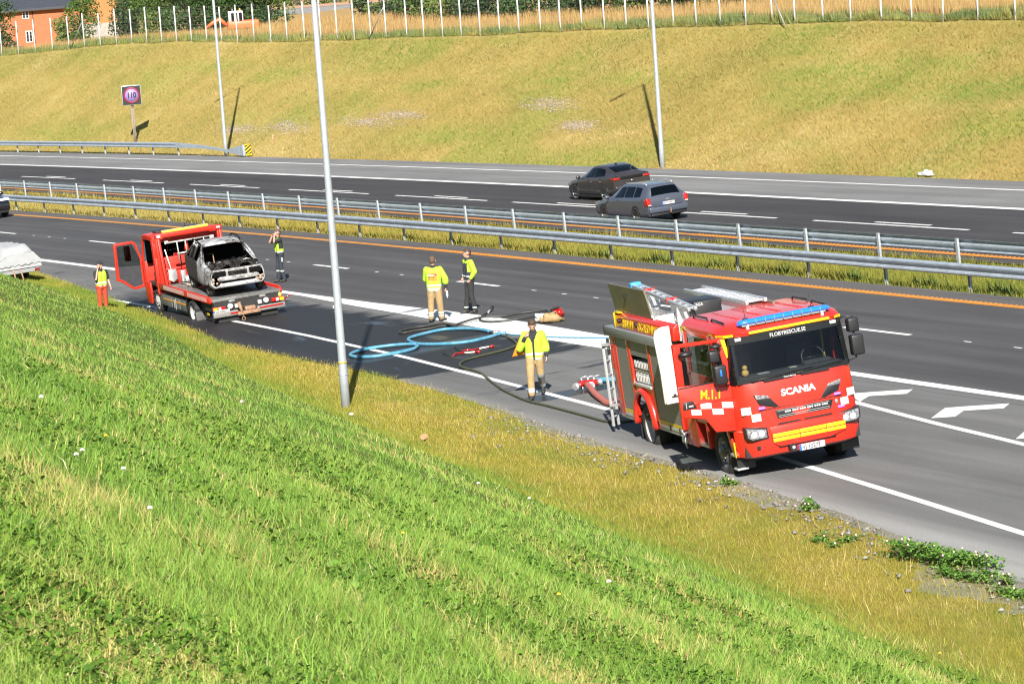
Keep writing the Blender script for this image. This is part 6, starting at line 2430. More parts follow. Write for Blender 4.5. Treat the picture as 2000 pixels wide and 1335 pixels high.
    fuse(mb, 'shirt', .014, M[fit.get('shirt', 'blackc')], root)
    return root


def bands(zs, other=None):
    def f(c, n):
        if other:
            r = other(c, n)
            if r is not None:
                return r
        for a, b in zs:
            if a <= c.z <= b and abs(c.y) < .30:
                return 1
        return 0
    return f


# walker with a phone hand and an orange bag over the shoulder
def walk_jacket(c, n):
    if c.x > .05 and abs(c.y) < .018 and c.z < 1.30:
        return 2                                       # zip
    if c.x > .03 and c.z > 1.24 and abs(c.y + .01) < (c.z - 1.22) * .45 and abs(c.y) < .12:
        return 2                                       # open collar
    return None


def walk_trousers(c, n):
    if c.z < .26 and c.z > .17:
        return 2
    if .30 < c.z < .52 and c.y > .02 and n.x > .1:
        return 1
    return 0


W1 = W(64.3, 29.76)
person('firefighter in yellow jacket and tan trousers walking with an orange bag, head bowed', W1, math.radians(-96),
       dict(kl=(-.02, .11, .50), al=(-.34, .11, .20), fl=(.8, .05, -.55), kr=(.24, -.10, .52), ar=(.32, -.09, .09), fr=(1, -.06, 0),
            er=(.10, -.31, 1.13), wr=(.13, -.17, 1.39), pr=(-.4, .6, 0), el=(-.03, .265, 1.16), wl=(.06, .275, .92), pl=(-.2, -1, 0), hd=(.06, .0, 1.645), look=(.9, .05, -.42), curlr=.9),
       dict(hair='hair_b', trousers='tan', tmats=['band', 'reflect'], tmat=walk_trousers, boots='boot', jacket='hiviz', sleeves='elbow', jmats=['reflect', 'blackc'], jmat=bands([(.965, 1.02), (.855, .915)], walk_jacket), under='long', loose=1.12, bulk=1.10, hem=-.12), 1.80)
bag = MB()
c0 = W1 + Vector((0, .12, 0))
bag.prism([(-.50, .94), (-.22, .98), (-.18, 1.30), (-.30, 1.36)], -.12, .02, 'y')
bo = bag.build('shoulder_bag', M['orange_bag'], None, .02)
bo.location = c0
plumb(bo, math.radians(-6))
tag(bo, 'orange bag hanging behind the walking firefighter', 'bag')


def back_jacket(c, n):
    if c.x < -.02 and n.x < -.2:
        if 1.255 < c.z < 1.335 and -.125 < c.y < .13:
            return 2
        if 1.145 < c.z < 1.225 and -.125 < c.y < .13 and not (1.172 < c.z < 1.197):
            return 2
    if c.z < .94:
        if c.z < .90:
            return 1 if (int((c.z + 2) / .02) + int((c.y * .7 + c.x * .7 + 5) / .03)) % 2 else 3
        return 1
    return None


M['badge_red'] = mat('badge_red', (.72, .07, .025), .6, 0, 0, .05)
M['chequer_dim'] = mat('chequer_dim', (.46, .42, .28), .7, 0, 0, .1)
W2 = W(80.18, 34.35)
p2 = person('firefighter seen from behind in yellow jacket with red back panel, holding a water bottle', W2, math.radians(78),
            dict(er=(-.03, -.33, 1.17), wr=(-.02, -.33, .92), pr=(.2, 1, 0), curlr=.8, el=(.08, .24, 1.16), wl=(.25, .12, 1.06), pl=(0, -1, .2), kl=(.0, .12, .5), al=(-.02, .14, .09), kr=(.0, -.12, .5), ar=(.03, -.14, .09), fr=(.8, -.5, 0)),
            dict(hair='hair_l', trousers='tan', tmats=['reflect'], tmat=lambda c, n: 1 if (.235 < c.z < .275 or .16 < c.z < .2) else 0, boots='boot', jacket='hiviz', sleeves='elbow', jmats=['reflect', 'badge_red', 'chequer_dim'], jmat=bands([(.98, 1.035), ], back_jacket), under='long', loose=1.18, bulk=1.12, hem=-.13), 1.83)
text('BRANN', .075, (-.215, .105, 1.27), (0, -1, 0), (.08, 0, 1), M['white'], p2, 'back_lettering', .02, .002, 'LEFT', .72)
bt = MB()
bt.lathe([(.001, 0), (.03, 0), (.032, .02), (.031, .12), (.026, .15), (.012, .18), (.012, .20), (.001, .20)], (0, 0, 0), 'z', 12, 0, -1)
bo = bt.build('water_bottle', mat('bottle_plastic', (.55, .68, .75), .15, 0, .5, .1), None)
bo.location = W2 + PLUMB @ (Euler((0, 0, math.radians(78))).to_matrix() @ Vector((.02, -.34, .845)))
tag(bo, 'clear water bottle held by the firefighter seen from behind', 'bottle')


def side_jacket(c, n):
    if c.z < 1.16 and c.x > -.02 and abs(c.y) < .24:
        if 1.02 < c.z < 1.06:
            return 1
        if .88 < c.z < .93:
            return 1
        return 2
    if c.x > .06 and c.z < 1.40 and abs(c.y) < .15:
        return 2
    if .88 < c.z < .93 and abs(c.y) < .25:
        return 1
    if c.z < .88 and abs(c.y) < .22:
        return 2
    return 0


person('man in yellow and navy jacket with black trousers facing left, hand in pocket', W(80.71, 35.66), math.radians(203),
       dict(el=(-.06, .27, 1.16), wl=(.06, .20, .96), pl=(0, -1, 0), er=(-.06, -.27, 1.16), wr=(.08, -.22, .98), kl=(.02, .12, .5), al=(-.06, .13, .09), kr=(.04, -.1, .5), ar=(.10, -.12, .09), look=(1, -.12, -.02)),
       dict(hair='hair_d', trousers='blackc', tmats=['reflect'], tmat=lambda c, n: 1 if .155 < c.z < .185 else 0, boots='boot', jacket='hiviz', sleeves='long', jmats=['reflect', 'navy'], jmat=side_jacket, bulk=1.03, shirt='navy', hem=-.10), 1.82)


def vest_holes(c, n):
    if abs(c.y) > .135 and c.z > 1.13 and abs(c.x) < .085:
        return 2
    return None


person('man in yellow vest and dark work trousers shading his eyes with his hand', W(96.79, 36.23), math.radians(205),
       dict(sl=(.02, .18, 1.44), el=(.24, .20, 1.40), wl=(.17, .09, 1.63), pl=(0, 0, -1), dl=Vector((-.3, -.9, .25)), sr=(.02, -.18, 1.44), er=(.25, -.18, 1.36), wr=(.16, -.08, 1.61), pr=(0, 0, -1), dr=Vector((-.3, .9, .2)), hd=(.03, 0, 1.66), look=(1, 0, .10), kl=(.03, .1, .5), al=(-.06, .11, .09), kr=(.06, -.1, .5), ar=(.05, -.11, .09)),
       dict(hair='hair_l', trousers='navy', tmats=['reflect'], tmat=lambda c, n: 1 if (.36 < c.z < .41) or (c.y > .15 and .70 < c.z < .84 and abs(c.x) < .025) else 0, boots='boot', jacket='hiviz', jname='vest', sleeves=None, jmats=['reflect', 'blackc'], jmat=bands([(1.01, 1.06)], vest_holes), under='short', bulk=1.02, hem=-.01), 1.74)

person('roadside worker in yellow vest and orange trousers talking on a phone', W(96.0, 29.87), math.radians(-58),
       dict(er=(.17, -.26, 1.22), wr=(.10, -.13, 1.56), pr=(-.2, 1, 0), dr=Vector((-.1, .1, 1)), el=(.0, .26, 1.15), wl=(.14, .26, .92), pl=(0, -1, 0), look=(1, .1, -.08), kl=(0, .1, .5), al=(0, .11, .09), curlr=.9),
       dict(hair='hair_d', cap=True, trousers='orangec', tmats=['blackc'], tmat=lambda c, n: 1 if c.z < .30 and c.y > 0 else 0, boots='boot', jacket='hiviz', jname='vest', sleeves=None, jmats=['reflect', 'blackc'], jmat=bands([(1.06, 1.11), (.95, 1.0)], vest_holes), under='short', bulk=1.06, hem=-.03), 1.70)


# ================================================================== HOSES AND TOOLS ON THE ROAD
def smooth_path(pts, k=5):
    P = [Vector(p) for p in pts]
    out = []
    for i in range(len(P) - 1):
        p0, p1, p2, p3 = P[max(i - 1, 0)], P[i], P[i + 1], P[min(i + 2, len(P) - 1)]
        for j in range(k):
            t = j / k
            out.append(.5 * ((2 * p1) + (p2 - p0) * t + (2 * p0 - 5 * p1 + 4 * p2 - p3) * t * t + (3 * p1 - p0 - 3 * p2 + p3) * t ** 3))
    out.append(P[-1])
    return out


def hose(name, sdl, r, m, label, zf=None, n=10, cat='hose'):
    pts = []
    for i, q in enumerate(sdl):
        z = r + .004 + (zf(i) if zf else 0)
        pts.append(W(q[0], q[1], z))
    mb = MB()
    mb.tube(smooth_path(pts), r, n)
    o = mb.build(name, M[m])
    return tag(o, label, cat)


_hb = [[80.2, 36.0], [79.64, 35.55], [78.89, 35.07], [78.28, 34.92], [77.82, 35.04], [77.58, 35.38], [77.5, 35.83], [77.6, 36.42], [77.88, 36.69], [78.25, 36.74], [78.59, 36.26], [78.6, 35.68], [78.79, 35.23], [78.73, 34.75], [78.63, 34.17], [78.8, 33.98], [78.78, 33.61], [78.87, 33.21], [78.87, 32.81], [79.09, 32.75], [79.41, 33.0], [79.58, 33.43], [79.4, 33.8], [78.86, 34.0], [77.58, 34.0], [76.66, 34.06], [75.69, 34.0]]
hose('fire_hose', _hb, .028, 'hose_black', 'black attack hose lying in loops beside the gore nose', lambda i: .05 if i in (12, 13, 23) else 0)
_ho = [[75.69, 34.0], [74.68, 33.87], [73.76, 33.65], [72.99, 33.39], [72.64, 33.18], [72.31, 32.75], [72.11, 32.16], [71.91, 31.57], [71.64, 31.25], [71.23, 30.98], [70.73, 30.81], [70.03, 30.75], [69.29, 30.65], [68.16, 30.32], [67.06, 30.0], [66.09, 29.74], [65.08, 29.52], [64.19, 29.36], [63.55, 29.28], [62.82, 29.25], [61.5, 29.15], [60.39, 29.06], [59.4, 28.98], [58.9, 29.15], [58.9, 29.6], [59.5, 30.1]]
hose('fire_hose', _ho, .027, 'hose_olive', 'thin dark olive hose winding from the coupling to the fire engine')
_b1 = [[71.13, 35.04], [72.75, 34.52], [73.98, 34.27], [75.09, 34.07], [75.16, 33.92], [74.96, 33.53], [74.79, 32.94], [75.0, 32.52], [75.49, 32.19], [76.1, 32.0], [76.88, 32.1], [77.3, 32.24], [77.61, 32.48], [77.9, 33.04], [77.97, 33.6], [77.46, 33.94], [76.77, 34.07], [76.0, 34.03]]
b1 = MB()
pts = [W(q[0], q[1], .022) for q in [[69.9, 35.3]] + _b1[:4]]
b1.tube(smooth_path(pts), .018, 8)
tag(b1.build('fire_hose', M['hose_blue']), 'flat thin blue hose crossing the white gore nose', 'hose')
hose('fire_hose', _b1[3:], .045, 'hose_blue', 'thick blue hose looping in the wet patch, far loop')
_b2 = [[75.84, 31.88], [75.39, 31.59], [75.19, 31.21], [75.15, 30.77], [75.23, 30.39], [75.62, 30.14], [76.06, 30.09], [76.45, 30.22], [76.8, 30.55], [76.91, 30.97], [76.77, 31.43], [76.5, 31.75], [76.1, 31.95]]
hose('fire_hose', _b2, .045, 'hose_blue', 'thick blue hose looping across the edge line, near loop')
_cm = W(75.55, 34.02, .05)
mb = MB()
mb.cyl(_cm - Vector((.09, .02, 0)), _cm + Vector((.09, .02, 0)), .055, n=12)
mb.cyl(_cm - Vector((.03, .0, 0)), _cm + Vector((.03, .0, 0)), .068, n=12)
tag(mb.build('hose_coupling', M['alu']), 'metal coupling joining the blue and black hoses', 'coupling')
# nozzle
mb = MB()
a, b_ = W(79.9, 35.8, .04), W(80.35, 36.15, .10)
mb.cyl(a, a.lerp(b_, .5), .028, .03, 10)
nz = mb.build('hose_nozzle', M['alu'])
tag(nz, 'metal and black nozzle at the end of the black hose', 'nozzle')
mb = MB()
mb.cyl(a.lerp(b_, .5), b_, .032, .05, 10)
mb.box(-.02, .02, -.09, .03, -.07, .07, M=Matrix.Translation(a.lerp(b_, .75)))
mb.build('nozzle_head', M['black'], nz)
# dividing breeching with its hoses
dv = thing('dividing_breeching', W(64.1, 30.97, .0), (0, 0, math.radians(-15)), 'red and silver dividing breeching standing in a small puddle', 'hose valve')
mb = MB()
mb.cyl((-.22, 0, .13), (.22, .02, .13), .075, .075, 14)
mb.cyl((-.10, 0, .13), (-.20, -.16, .11), .06, .055, 12)
mb.cyl((.05, 0, .13), (.10, -.18, .11), .06, .055, 12)
mb.build('manifold', M['redlens'], dv)
for i, (p, q) in enumerate((((-.20, -.16, .11), (-.26, -.26, .10)), ((.10, -.18, .11), (.13, -.28, .10)), ((.22, .02, .13), (.32, .03, .13)))):
    mb = MB()
    mb.cyl(p, q, .075, .08, 14)
    mb.cyl(Vector(p).lerp(Vector(q), .4), Vector(p).lerp(Vector(q), .7), .09, .09, 8)
    mb.build('coupling_ring', M['alu'], dv)
for x in (-.15, 0, .14):
    mb = MB()
    mb.cyl((x, 0, .18), (x, 0, .25), .02, n=8)
    mb.cyl((x - .05, 0, .25), (x + .13, .02, .29), .012, n=6)
    mb.build('valve_lever', M['alu'], dv)
for s, t in ((-.18, .08), (.18, .08), (-.12, -.1), (.12, -.1)):
    mb = MB()
    mb.cyl((s, t, .0), (s, t * .5, .1), .012, n=6)
    mb.build('foot', M['alu'], dv)
hose('fire_hose', [[64.27, 31.25], [64.34, 31.51], [64.19, 31.81], [63.2, 32.3], [62.0, 32.6]], .06, 'hose_blue', 'blue supply hose running behind the fire engine', lambda i: max(0, .07 - .04 * i))
hose('fire_hose', [[63.95, 30.86], [63.4, 30.68], [62.84, 30.48], [62.0, 30.22], [61.2, 30.05], [60.4, 30.2]], .07, 'hose_red', 'thick red-brown hose leading under the fire engine', lambda i: max(0, .05 - .02 * i) + (.25 if i == 5 else 0))


# pry tools
def pry(sd, label):
    mb = MB()
    P = [W(*q, .03) for q in sd]
    mb.tube([P[0], P[0].lerp(P[1], .55), P[1]], [.012, .016, .02], 6)
    o = mb.build('fire_hook', M['hose_black'])
    tag(o, label, 'tool')
    c = MB()
    c.tube([P[1], P[1].lerp(P[2], .6) + Vector((0, 0, .02)), P[2], P[2].lerp(P[3], .35)], .020, 8)
    c.build('red_shaft', M['redlens'], o)
    c = MB()
    c.tube([P[2].lerp(P[3], .35), P[2].lerp(P[3], .78)], .021, 8)
    c.build('pale_grip', M['wood_w'], o)
    c = MB()
    c.tube([P[2].lerp(P[3], .78), P[2].lerp(P[3], .92), P[3]], [.022, .034, .036], 8)
    c.build('red_butt', M['redlens'], o)


pry([(74.44, 32.29), (73.43, 32.06), (73.35, 32.28), (73.34, 32.9)], 'red and white entry tool lying farther from the camera, of two')
pry([(73.76, 31.65), (72.83, 31.52), (73.23, 31.8), (72.78, 32.26)], 'red and white entry tool lying nearer the camera, of two')

# discarded breathing jacket bundle
bd = thing('gear_bundle', W(76.0, 35.85), (0, 0, math.radians(10)), 'crumpled bundle of tan coat and red pack left on the road', 'clothing')


def lump(name, m, c, rad, seed, parent, amp=.35):
    vn = VNoise(seed)
    nu, nv = 18, 10
    vs = []
    for j in range(nv + 1):
        for i in range(nu):
            t, p = 2 * math.pi * i / nu, math.pi * j / nv
            d = Vector((math.sin(p) * math.cos(t), math.sin(p) * math.sin(t), math.cos(p)))
            k = 1 + amp * (float(vn.fbm(d.x * 2 + 5 + d.z, d.y * 2 + 5, .8, 3)) - .5) * 2
            q = Vector(c) + Vector((d.x * rad[0], d.y * rad[1], d.z * rad[2])) * k
            q.z = max(q.z, .008)
            vs.append(q)
    mb = MB()
    mb.add(vs, [(j * nu + i, j * nu + (i + 1) % nu, (j + 1) * nu + (i + 1) % nu, (j + 1) * nu + i) for j in range(nv) for i in range(nu)], 0, True)
    return mb.build(name, m, parent)


lump('tan_coat', M['tan'], (-.02, -.08, .10), (.30, .20, .13), 41, bd, .85)
lump('red_pack', M['redlens'], (.20, .06, .20), (.17, .17, .13), 42, bd, .7)
lump('grey_lining', M['reflect'], (-.25, .06, .14), (.16, .14, .11), 43, bd, .8)
mb = MB()
mb.tube([(.02, .02, .30), (.12, -.04, .37), (.24, .0, .36), (.26, .1, .28)], .035, 7)
mb.tube([(-.1, -.16, .18), (.05, -.22, .2), (.12, -.14, .25)], .022, 6)
mb.build('black_strap', M['blackc'], bd)


# ================================================================== VEGETATION
rng = np.random.RandomState(77)
M['blade'] = leaf_mat('grass_blade', .30)
M['leaf'] = leaf_mat('leaf', .25)
M['straw'] = leaf_mat('straw_blade', .25, rough=.8)
M['stone'] = leaf_mat('roadside_stone', 0.0, rough=.9)


def blades(name, P, h, w, lean, col, m, seg=1, az=None, flop=0.0, label=None):
    """One tapering blade per point, as real geometry."""
    n = len(P)
    az = rng.rand(n) * 2 * np.pi if az is None else az
    wx = np.stack([np.cos(az), np.sin(az), np.zeros(n)], 1) * (w / 2)[:, None]
    la = rng.rand(n) * 2 * np.pi
    ld = np.stack([np.cos(la), np.sin(la), np.zeros(n)], 1) * (lean * h)[:, None]
    up = np.array([0, 0, 1.0])[None] * h[:, None]
    if seg == 1:
        tip = P + up + ld
        co = np.stack([P - wx, P + wx, tip], 1).reshape(-1, 3)
        idx = np.arange(3 * n)
        cc = np.repeat(col, 3, 0)
        o = raw_mesh(name, co, 3, idx, m, cc)
    else:
        midp = P + up * .55 + ld * .30
        tip = P + up * (1 - flop) + ld
        co = np.stack([P - wx, P + wx, midp + wx * .8, midp - wx * .8, tip], 1).reshape(-1, 3)
        b = np.arange(n)[:, None] * 5
        idx = (b + np.array([[0, 1, 2, 0, 2, 3, 3, 2, 4]])).ravel()
        cc = np.repeat(col, 5, 0)
        o = raw_mesh(name, co, 3, idx, m, cc)
    tag(o, label or name.replace('_', ' '), 'grass', kind='stuff')
    return o


def pal(cols, t, jit=.12):
    """Pick colours along a palette, with a little jitter."""
    cols = np.array(cols)
    t = np.clip(t, 0, .9999) * (len(cols) - 1)
    i = t.astype(int)
    f = (t - i)[:, None]
    c = cols[i] * (1 - f) + cols[np.minimum(i + 1, len(cols) - 1)] * f
    return np.clip(c * (1 + jit * rng.randn(len(c), 1)) * (1 + .05 * rng.randn(len(c), 3)), .004, .95)


def fan(n, r0, r1, a0=-13.5, a1=13.5, power=0.0):
    """Points in a wedge before the viewer, thinning with distance (log-uniform)."""
    r = r0 * (r1 / r0) ** rng.rand(n)
    a = np.radians(90 - (a0 + (a1 - a0) * rng.rand(n)))
    x, y = r * np.cos(a), r * np.sin(a)
    return x * ES[0] + y * ES[1], x * ED[0] + y * ED[1], r


def on_bank(s, d, z):
    return Wn(s, d, z)


GREEN = [(.085, .185, .024), (.14, .255, .036), (.20, .31, .050), (.27, .34, .066), (.36, .335, .09), (.46, .37, .14)]
# --- the near slope
s, d, r = fan(680000, 7.0, 105)
k = (d < toe(s) + .2) & (s > -5)
s, d, r = s[k], d[k], r[k]
z = Hn(s, d)
patch = N1.fbm(s * .32, d * 1.5, 2.2, 4)
dry = N2.fbm(s * .35, d * 1.3, 1.2, 4)
big = N3.fbm(s, d, 7.0, 3)
edge = np.clip(1 - (toe(s) - d) / 2.2, 0, 1)
t = .10 + .75 * patch + .6 * np.clip(dry - .52, 0, 1) + .25 * (big - .5) + .35 * edge ** 1.5 + .10 * rng.randn(len(s))
straw = (rng.rand(len(s)) < .02 + .9 * np.clip(dry - .58, 0, 1) * 3)
t = np.where(straw, .95, t * .72)
sc = np.clip(r / 11.0, .75, 3.2)
h = (.032 + .075 * rng.rand(len(s)) ** 2.2 + .05 * np.clip(N3.fbm(s, d, .9, 3) - .48, 0, 1) * 4 * (r < 45)) * np.clip(sc, .9, 1.35)
h = np.where(straw, h * 1.15, h)
w = (.0026 + .0024 * rng.rand(len(s))) * sc * 1.15
col = pal(GREEN, t)
near = r < 17
for nm, mk, sg, lab in (('foreground_grass', near, 2, 'fresh green grass blades on the near slope'), ('slope_grass', ~near, 1, 'green grass on the slope farther down')):
    blades(nm, on_bank(s[mk], d[mk], z[mk] - .01), h[mk], w[mk], .25 + .75 * rng.rand(mk.sum()), col[mk], M['blade'], sg, flop=.25, label=lab)

# taller tufts in the foreground
cs, cd, cr = fan(620, 7.5, 40)
kk = (cd < toe(cs) - .5) & (N2.fbm(cs, cd, 2.2, 3) > .45)
cs, cd = cs[kk], cd[kk]
rep = rng.randint(16, 42, len(cs))
ts = np.repeat(cs, rep) + .07 * rng.randn(rep.sum())
td = np.repeat(cd, rep) + .07 * rng.randn(rep.sum())
blades('grass_tufts', on_bank(ts, td, Hn(ts, td) - .01), .10 + .22 * rng.rand(len(ts)), .003 + .004 * rng.rand(len(ts)), .2 + .8 * rng.rand(len(ts)), pal(GREEN[:4], .2 + .6 * rng.rand(len(ts))), M['blade'], 2, flop=.3, label='taller tufts of green grass on the near slope')
# dry stalks lying about
s, d, r = fan(4500, 7, 60)
k = d < toe(s)
s, d, r = s[k], d[k], r[k]
blades('dry_stalks', on_bank(s, d, Hn(s, d)), .05 + .10 * rng.rand(len(s)), (.0020 + .0020 * rng.rand(len(s))) * np.clip(r / 12, 1, 3), .5 + 1.6 * rng.rand(len(s)), pal([(.36, .29, .13), (.52, .42, .24), (.60, .5, .32)], rng.rand(len(s))), M['straw'], 2, flop=.2, label='dry straw-coloured stalks among the grass')


# --- clover: three round leaflets on a short stalk
def clover(name, P, size, hh, col, lab):
    n = len(P)
    az = rng.rand(n) * 2 * np.pi
    out_co, out_idx, out_col = [], [], []
    base = P + np.stack([np.zeros(n), np.zeros(n), hh], 1)
    m = 6
    for j in range(3):
        a = az + j * 2.094
        u = np.stack([np.cos(a), np.sin(a), .45 * rng.randn(n) + .1], 1)
        v = np.stack([-np.sin(a), np.cos(a), .45 * rng.randn(n)], 1)
        ring = []
        for q in range(m):
            t = 2 * np.pi * q / m
            ring.append(base + u * (size * (.62 + .55 * np.cos(t)))[:, None] + v * (size * .50 * np.sin(t))[:, None])
        co = np.stack(ring, 1)
        out_co.append(co.reshape(-1, 3))
    co = np.concatenate(out_co)
    f = (np.arange(3 * n)[:, None] * m + np.array([[0, 1, 2, 0, 2, 3, 0, 3, 4, 0, 4, 5]])).ravel()
    cc = np.repeat(np.concatenate([col] * 3), m, 0)
    return tag(raw_mesh(name, co, 3, f, M['leaf'], cc), lab, 'clover', kind='stuff')


s, d, r = fan(84000, 7.0, 46)
pm = N3.fbm(s * .35 + 40, d * 1.6, 2.0, 4)
k = (d < toe(s) - .6) & (pm + .10 * rng.randn(len(s)) > .56)
s, d, r = s[k], d[k], r[k]
clover('clover_leaves', on_bank(s, d, Hn(s, d)), .012 + .010 * rng.rand(len(s)) + .0005 * r, .03 + .06 * rng.rand(len(s)), pal([(.040, .095, .010), (.070, .145, .013), (.12, .205, .020)], rng.rand(len(s))), 'dark green clover patches in the near grass')
# broad dock leaves
s, d, r = fan(260, 8, 45)
k = d < toe(s) - .6
s, d, r = s[k], d[k], r[k]
co, ix, cc = [], [], []
for a, b_, q in zip(s, d, r):
    p = np.array(W(a, b_, float(Hn(a, b_)) + .02))
    an = rng.rand() * 6.28
    L = .07 + .09 * rng.rand()
    u = np.array([math.cos(an), math.sin(an), .55 + .6 * rng.rand()])
    u /= np.linalg.norm(u)
    v = np.array([-math.sin(an), math.cos(an), .2 * rng.randn()]) * L * .22
    n0 = len(co)
    for t, wd in ((0, .15), (.25, .8), (.55, 1.0), (.82, .6)):
        c = p + u * L * t - np.array([0, 0, .05 * t * t])
        co += [c - v * wd, c + v * wd]
    co.append(p + u * L - np.array([0, 0, .05]))
    ix += [n0, n0 + 1, n0 + 3, n0, n0 + 3, n0 + 2, n0 + 2, n0 + 3, n0 + 5, n0 + 2, n0 + 5, n0 + 4, n0 + 4, n0 + 5, n0 + 7, n0 + 4, n0 + 7, n0 + 6, n0 + 6, n0 + 7, n0 + 8]
    cc += [pal([(.09, .20, .03), (.17, .28, .05)], rng.rand(1))[0]] * 9
tag(raw_mesh('dock_leaves', np.array(co), 3, ix, M['leaf'], np.array(cc)), 'broad dock leaves standing in the near grass', 'weed', kind='stuff')


# flowers one can count
def flower(px_s, px_d, colname, label, name, rad=.014, hh=.10):
    o = thing(name, W(px_s, px_d, float(Hn(px_s, px_d))), label=label, cat='flower')
    mb = MB()
    mb.tube([(0, 0, 0), (.01, 0, hh * .6), (.0, .01, hh)], .0022, 5)
    mb.build('stem', M['hose_olive'], o)
    mb = MB()
    for k in range(14):
        a = 2.4 * k
        e = .25 + 1.1 * k / 14
        dd = Vector((math.cos(a) * math.sin(e), math.sin(a) * math.sin(e), math.cos(e)))
        mb.sphere(Vector((0, .01, hh)) + dd * rad, rad * .45, 6, 4)
    mb.build('flower_head', M[colname], o)


M['petal_w'] = mat('clover_white', (.72, .66, .62), .7, 0, 0, .2, 60)
M['petal_y'] = mat('petal_yellow', (.85, .55, .02), .7, 0, 0, .1)
for i, (s, d) in enumerate(((33.65, 9.62), (25.42, 7.55), (24.59, 7.25), (24.67, 7.65), (51.07, 18.09), (21.78, 6.91), (47.97, 20.93), (49.3, 22.43), (30.82, 14.85))):
    lab = ['white clover flower high on the left of the slope', 'white clover flower by the dark clover patch, upper of a pair', 'white clover flower by the dark clover patch, lower of a pair', 'white clover flower beside the pair at the left', 'small white clover flower near the slope edge under the recovery truck',
           'white clover flower above the tall foreground tuft', 'white clover flower in mid slope near the dry verge', 'white clover flower closest to the dry verge', 'white clover flower in the lower middle of the slope'][i]
    flower(s, d, 'petal_w', lab, 'clover_flower', .016 if s < 30 else .022, .11)
for i, (s, d) in enumerate(((29.05, 8.88), (27.98, 11.36), (25.77, 11.9), (36.36, 22.36))):
    lab = ['yellow flower in the grass at the left', 'yellow flower in the middle of the slope', 'yellow flowers low in the slope right of the middle', 'yellow flower at the lower right by the dry verge'][i]
    flower(s, d, 'petal_y', lab, 'yellow_flower', .014, .10)


def dead_leaf(s, d, size, lab, col):
    z = float(Hn(s, d)) + .05
    mb = MB()
    vs = []
    for i in range(5):
        t = i / 4
        wd = math.sin(math.pi * (t * .9 + .05)) * .45
        vs += [(size * t, -size * wd, .3 * size * t * (1 - t) + .25 * size * wd), (size * t, 0, 0), (size * t, size * wd, .25 * size * wd)]
    mb.add(vs, [(3 * i + j, 3 * i + j + 1, 3 * i + 4 + j, 3 * i + 3 + j) for i in range(4) for j in range(2)])
    o = mb.build('dead_leaf', mat('dead_leaf_brown', col, .8, 0, 0, .3, 20))
    o.location = W(s, d, z)
    o.rotation_euler = (.4, -.5, 2.0 + s)
    tag(o, lab, 'leaf')


dead_leaf(61.7, 25.75, .20, 'curled brown leaf near the top of the dry verge', (.30, .16, .08))
dead_leaf(15.85, 4.55, .10, 'pale yellow dead leaf in the lower left foreground', (.45, .33, .16))
sc_ = lump('paper_scrap', M['petal_w'], (0, 0, .05), (.07, .05, .04), 51, None, .6)
sc_.location = W(66.73, 26.2, float(Hn(66.73, 26.2)))
tag(sc_, 'crumpled white scrap on the grass beside the near lamp post', 'litter')
wr = thing('plastic_wrap', W(95.66, 60.38, .03), (0, 0, 1.9), 'crumpled clear plastic wrap at the foot of the far bank', 'litter')
for i, (x, y, a, b_, c) in enumerate(((0, 0, .32, .16, .13), (.3, .05, .25, .12, .08), (-.25, .0, .22, .14, .07))):
    lump('crumple', mat('clear_plastic', (.62, .64, .64), .2, 0, .4, .3, 12), (x, y, c * .6), (a, b_, c), 60 + i, wr, .6)
mb = MB()
mb.cyl((0, 0, 0), (.03, .02, .42), .022, n=6)
st_ = mb.build('marker_stake', mat('pink_paint', (.75, .3, .24), .6, 0, 0, .1))
st_.location = W(160.63, 61.51, float(Hf(160.63, 61.51)))
tag(st_, 'short pink marker stake on the far bank', 'stake')

# --- dry verge by the road
n = 270000
r = 24 * (118 / 24) ** rng.rand(n)
u = rng.rand(n)
lo, hi = toe(r) - .9, np.maximum(pave(r), toe(r) + .2) + .12 * rng.randn(n)
d = lo + (hi - lo) * u
grav = N2.fbm(r, d, 1.3, 4)
bare = (r < 62) & (d > pave(r) - .15 - 1.5 * np.clip(grav - .46, 0, 1) * 2.4)
k = ~bare | (rng.rand(n) < .2)
s, d = r[k], d[k]
g = np.clip((toe(s) + .9 + 1.6 * (N3.fbm(s * .5, d, 1.5, 3) - .5) - d) / 1.5, 0, 1)
pt = N1.fbm(s, d * 1.5, 1.6, 4)
VERGE = [(.13, .20, .026), (.20, .225, .03), (.275, .245, .038), (.33, .265, .05), (.40, .33, .13)]
t = .22 + .75 * pt + .14 * rng.randn(len(s)) - .42 * g
h = (.035 + .07 * rng.rand(len(s)) ** 1.6) * (1 + .5 * g)
vg = np.clip((N2.fbm(s * .6, d, 1.4, 4) - .50) * 4, 0, 1)[:, None] * .75
vc = pal(VERGE, t) * (1 - vg) + pal([(.11, .17, .022), (.18, .23, .03)], rng.rand(len(s))) * vg
blades('verge_grass', on_bank(s, d, np.where(d < toe(s), Hn(s, d), Hn(s, d) + .012) - .005), h, (.0055 + .0055 * rng.rand(len(s))) * np.clip(s / 45, .8, 2.2), .2 + .7 * rng.rand(len(s)), vc, M['straw'], 1, label='short dry yellow grass along the near verge')
n = 2200
s = 34 * (90 / 34) ** rng.rand(n)
d = toe(s) - .4 + (pave(s) - toe(s) + .3) * rng.rand(n)
blades('verge_stalks', on_bank(s, d, Hn(s, d)), .10 + .22 * rng.rand(n) ** 2, .006 + .005 * rng.rand(n), .1 + .5 * rng.rand(n), pal([(.42, .32, .12), (.52, .4, .2)], rng.rand(n)), M['straw'], 1, label='thin dry stalks standing in the near verge')

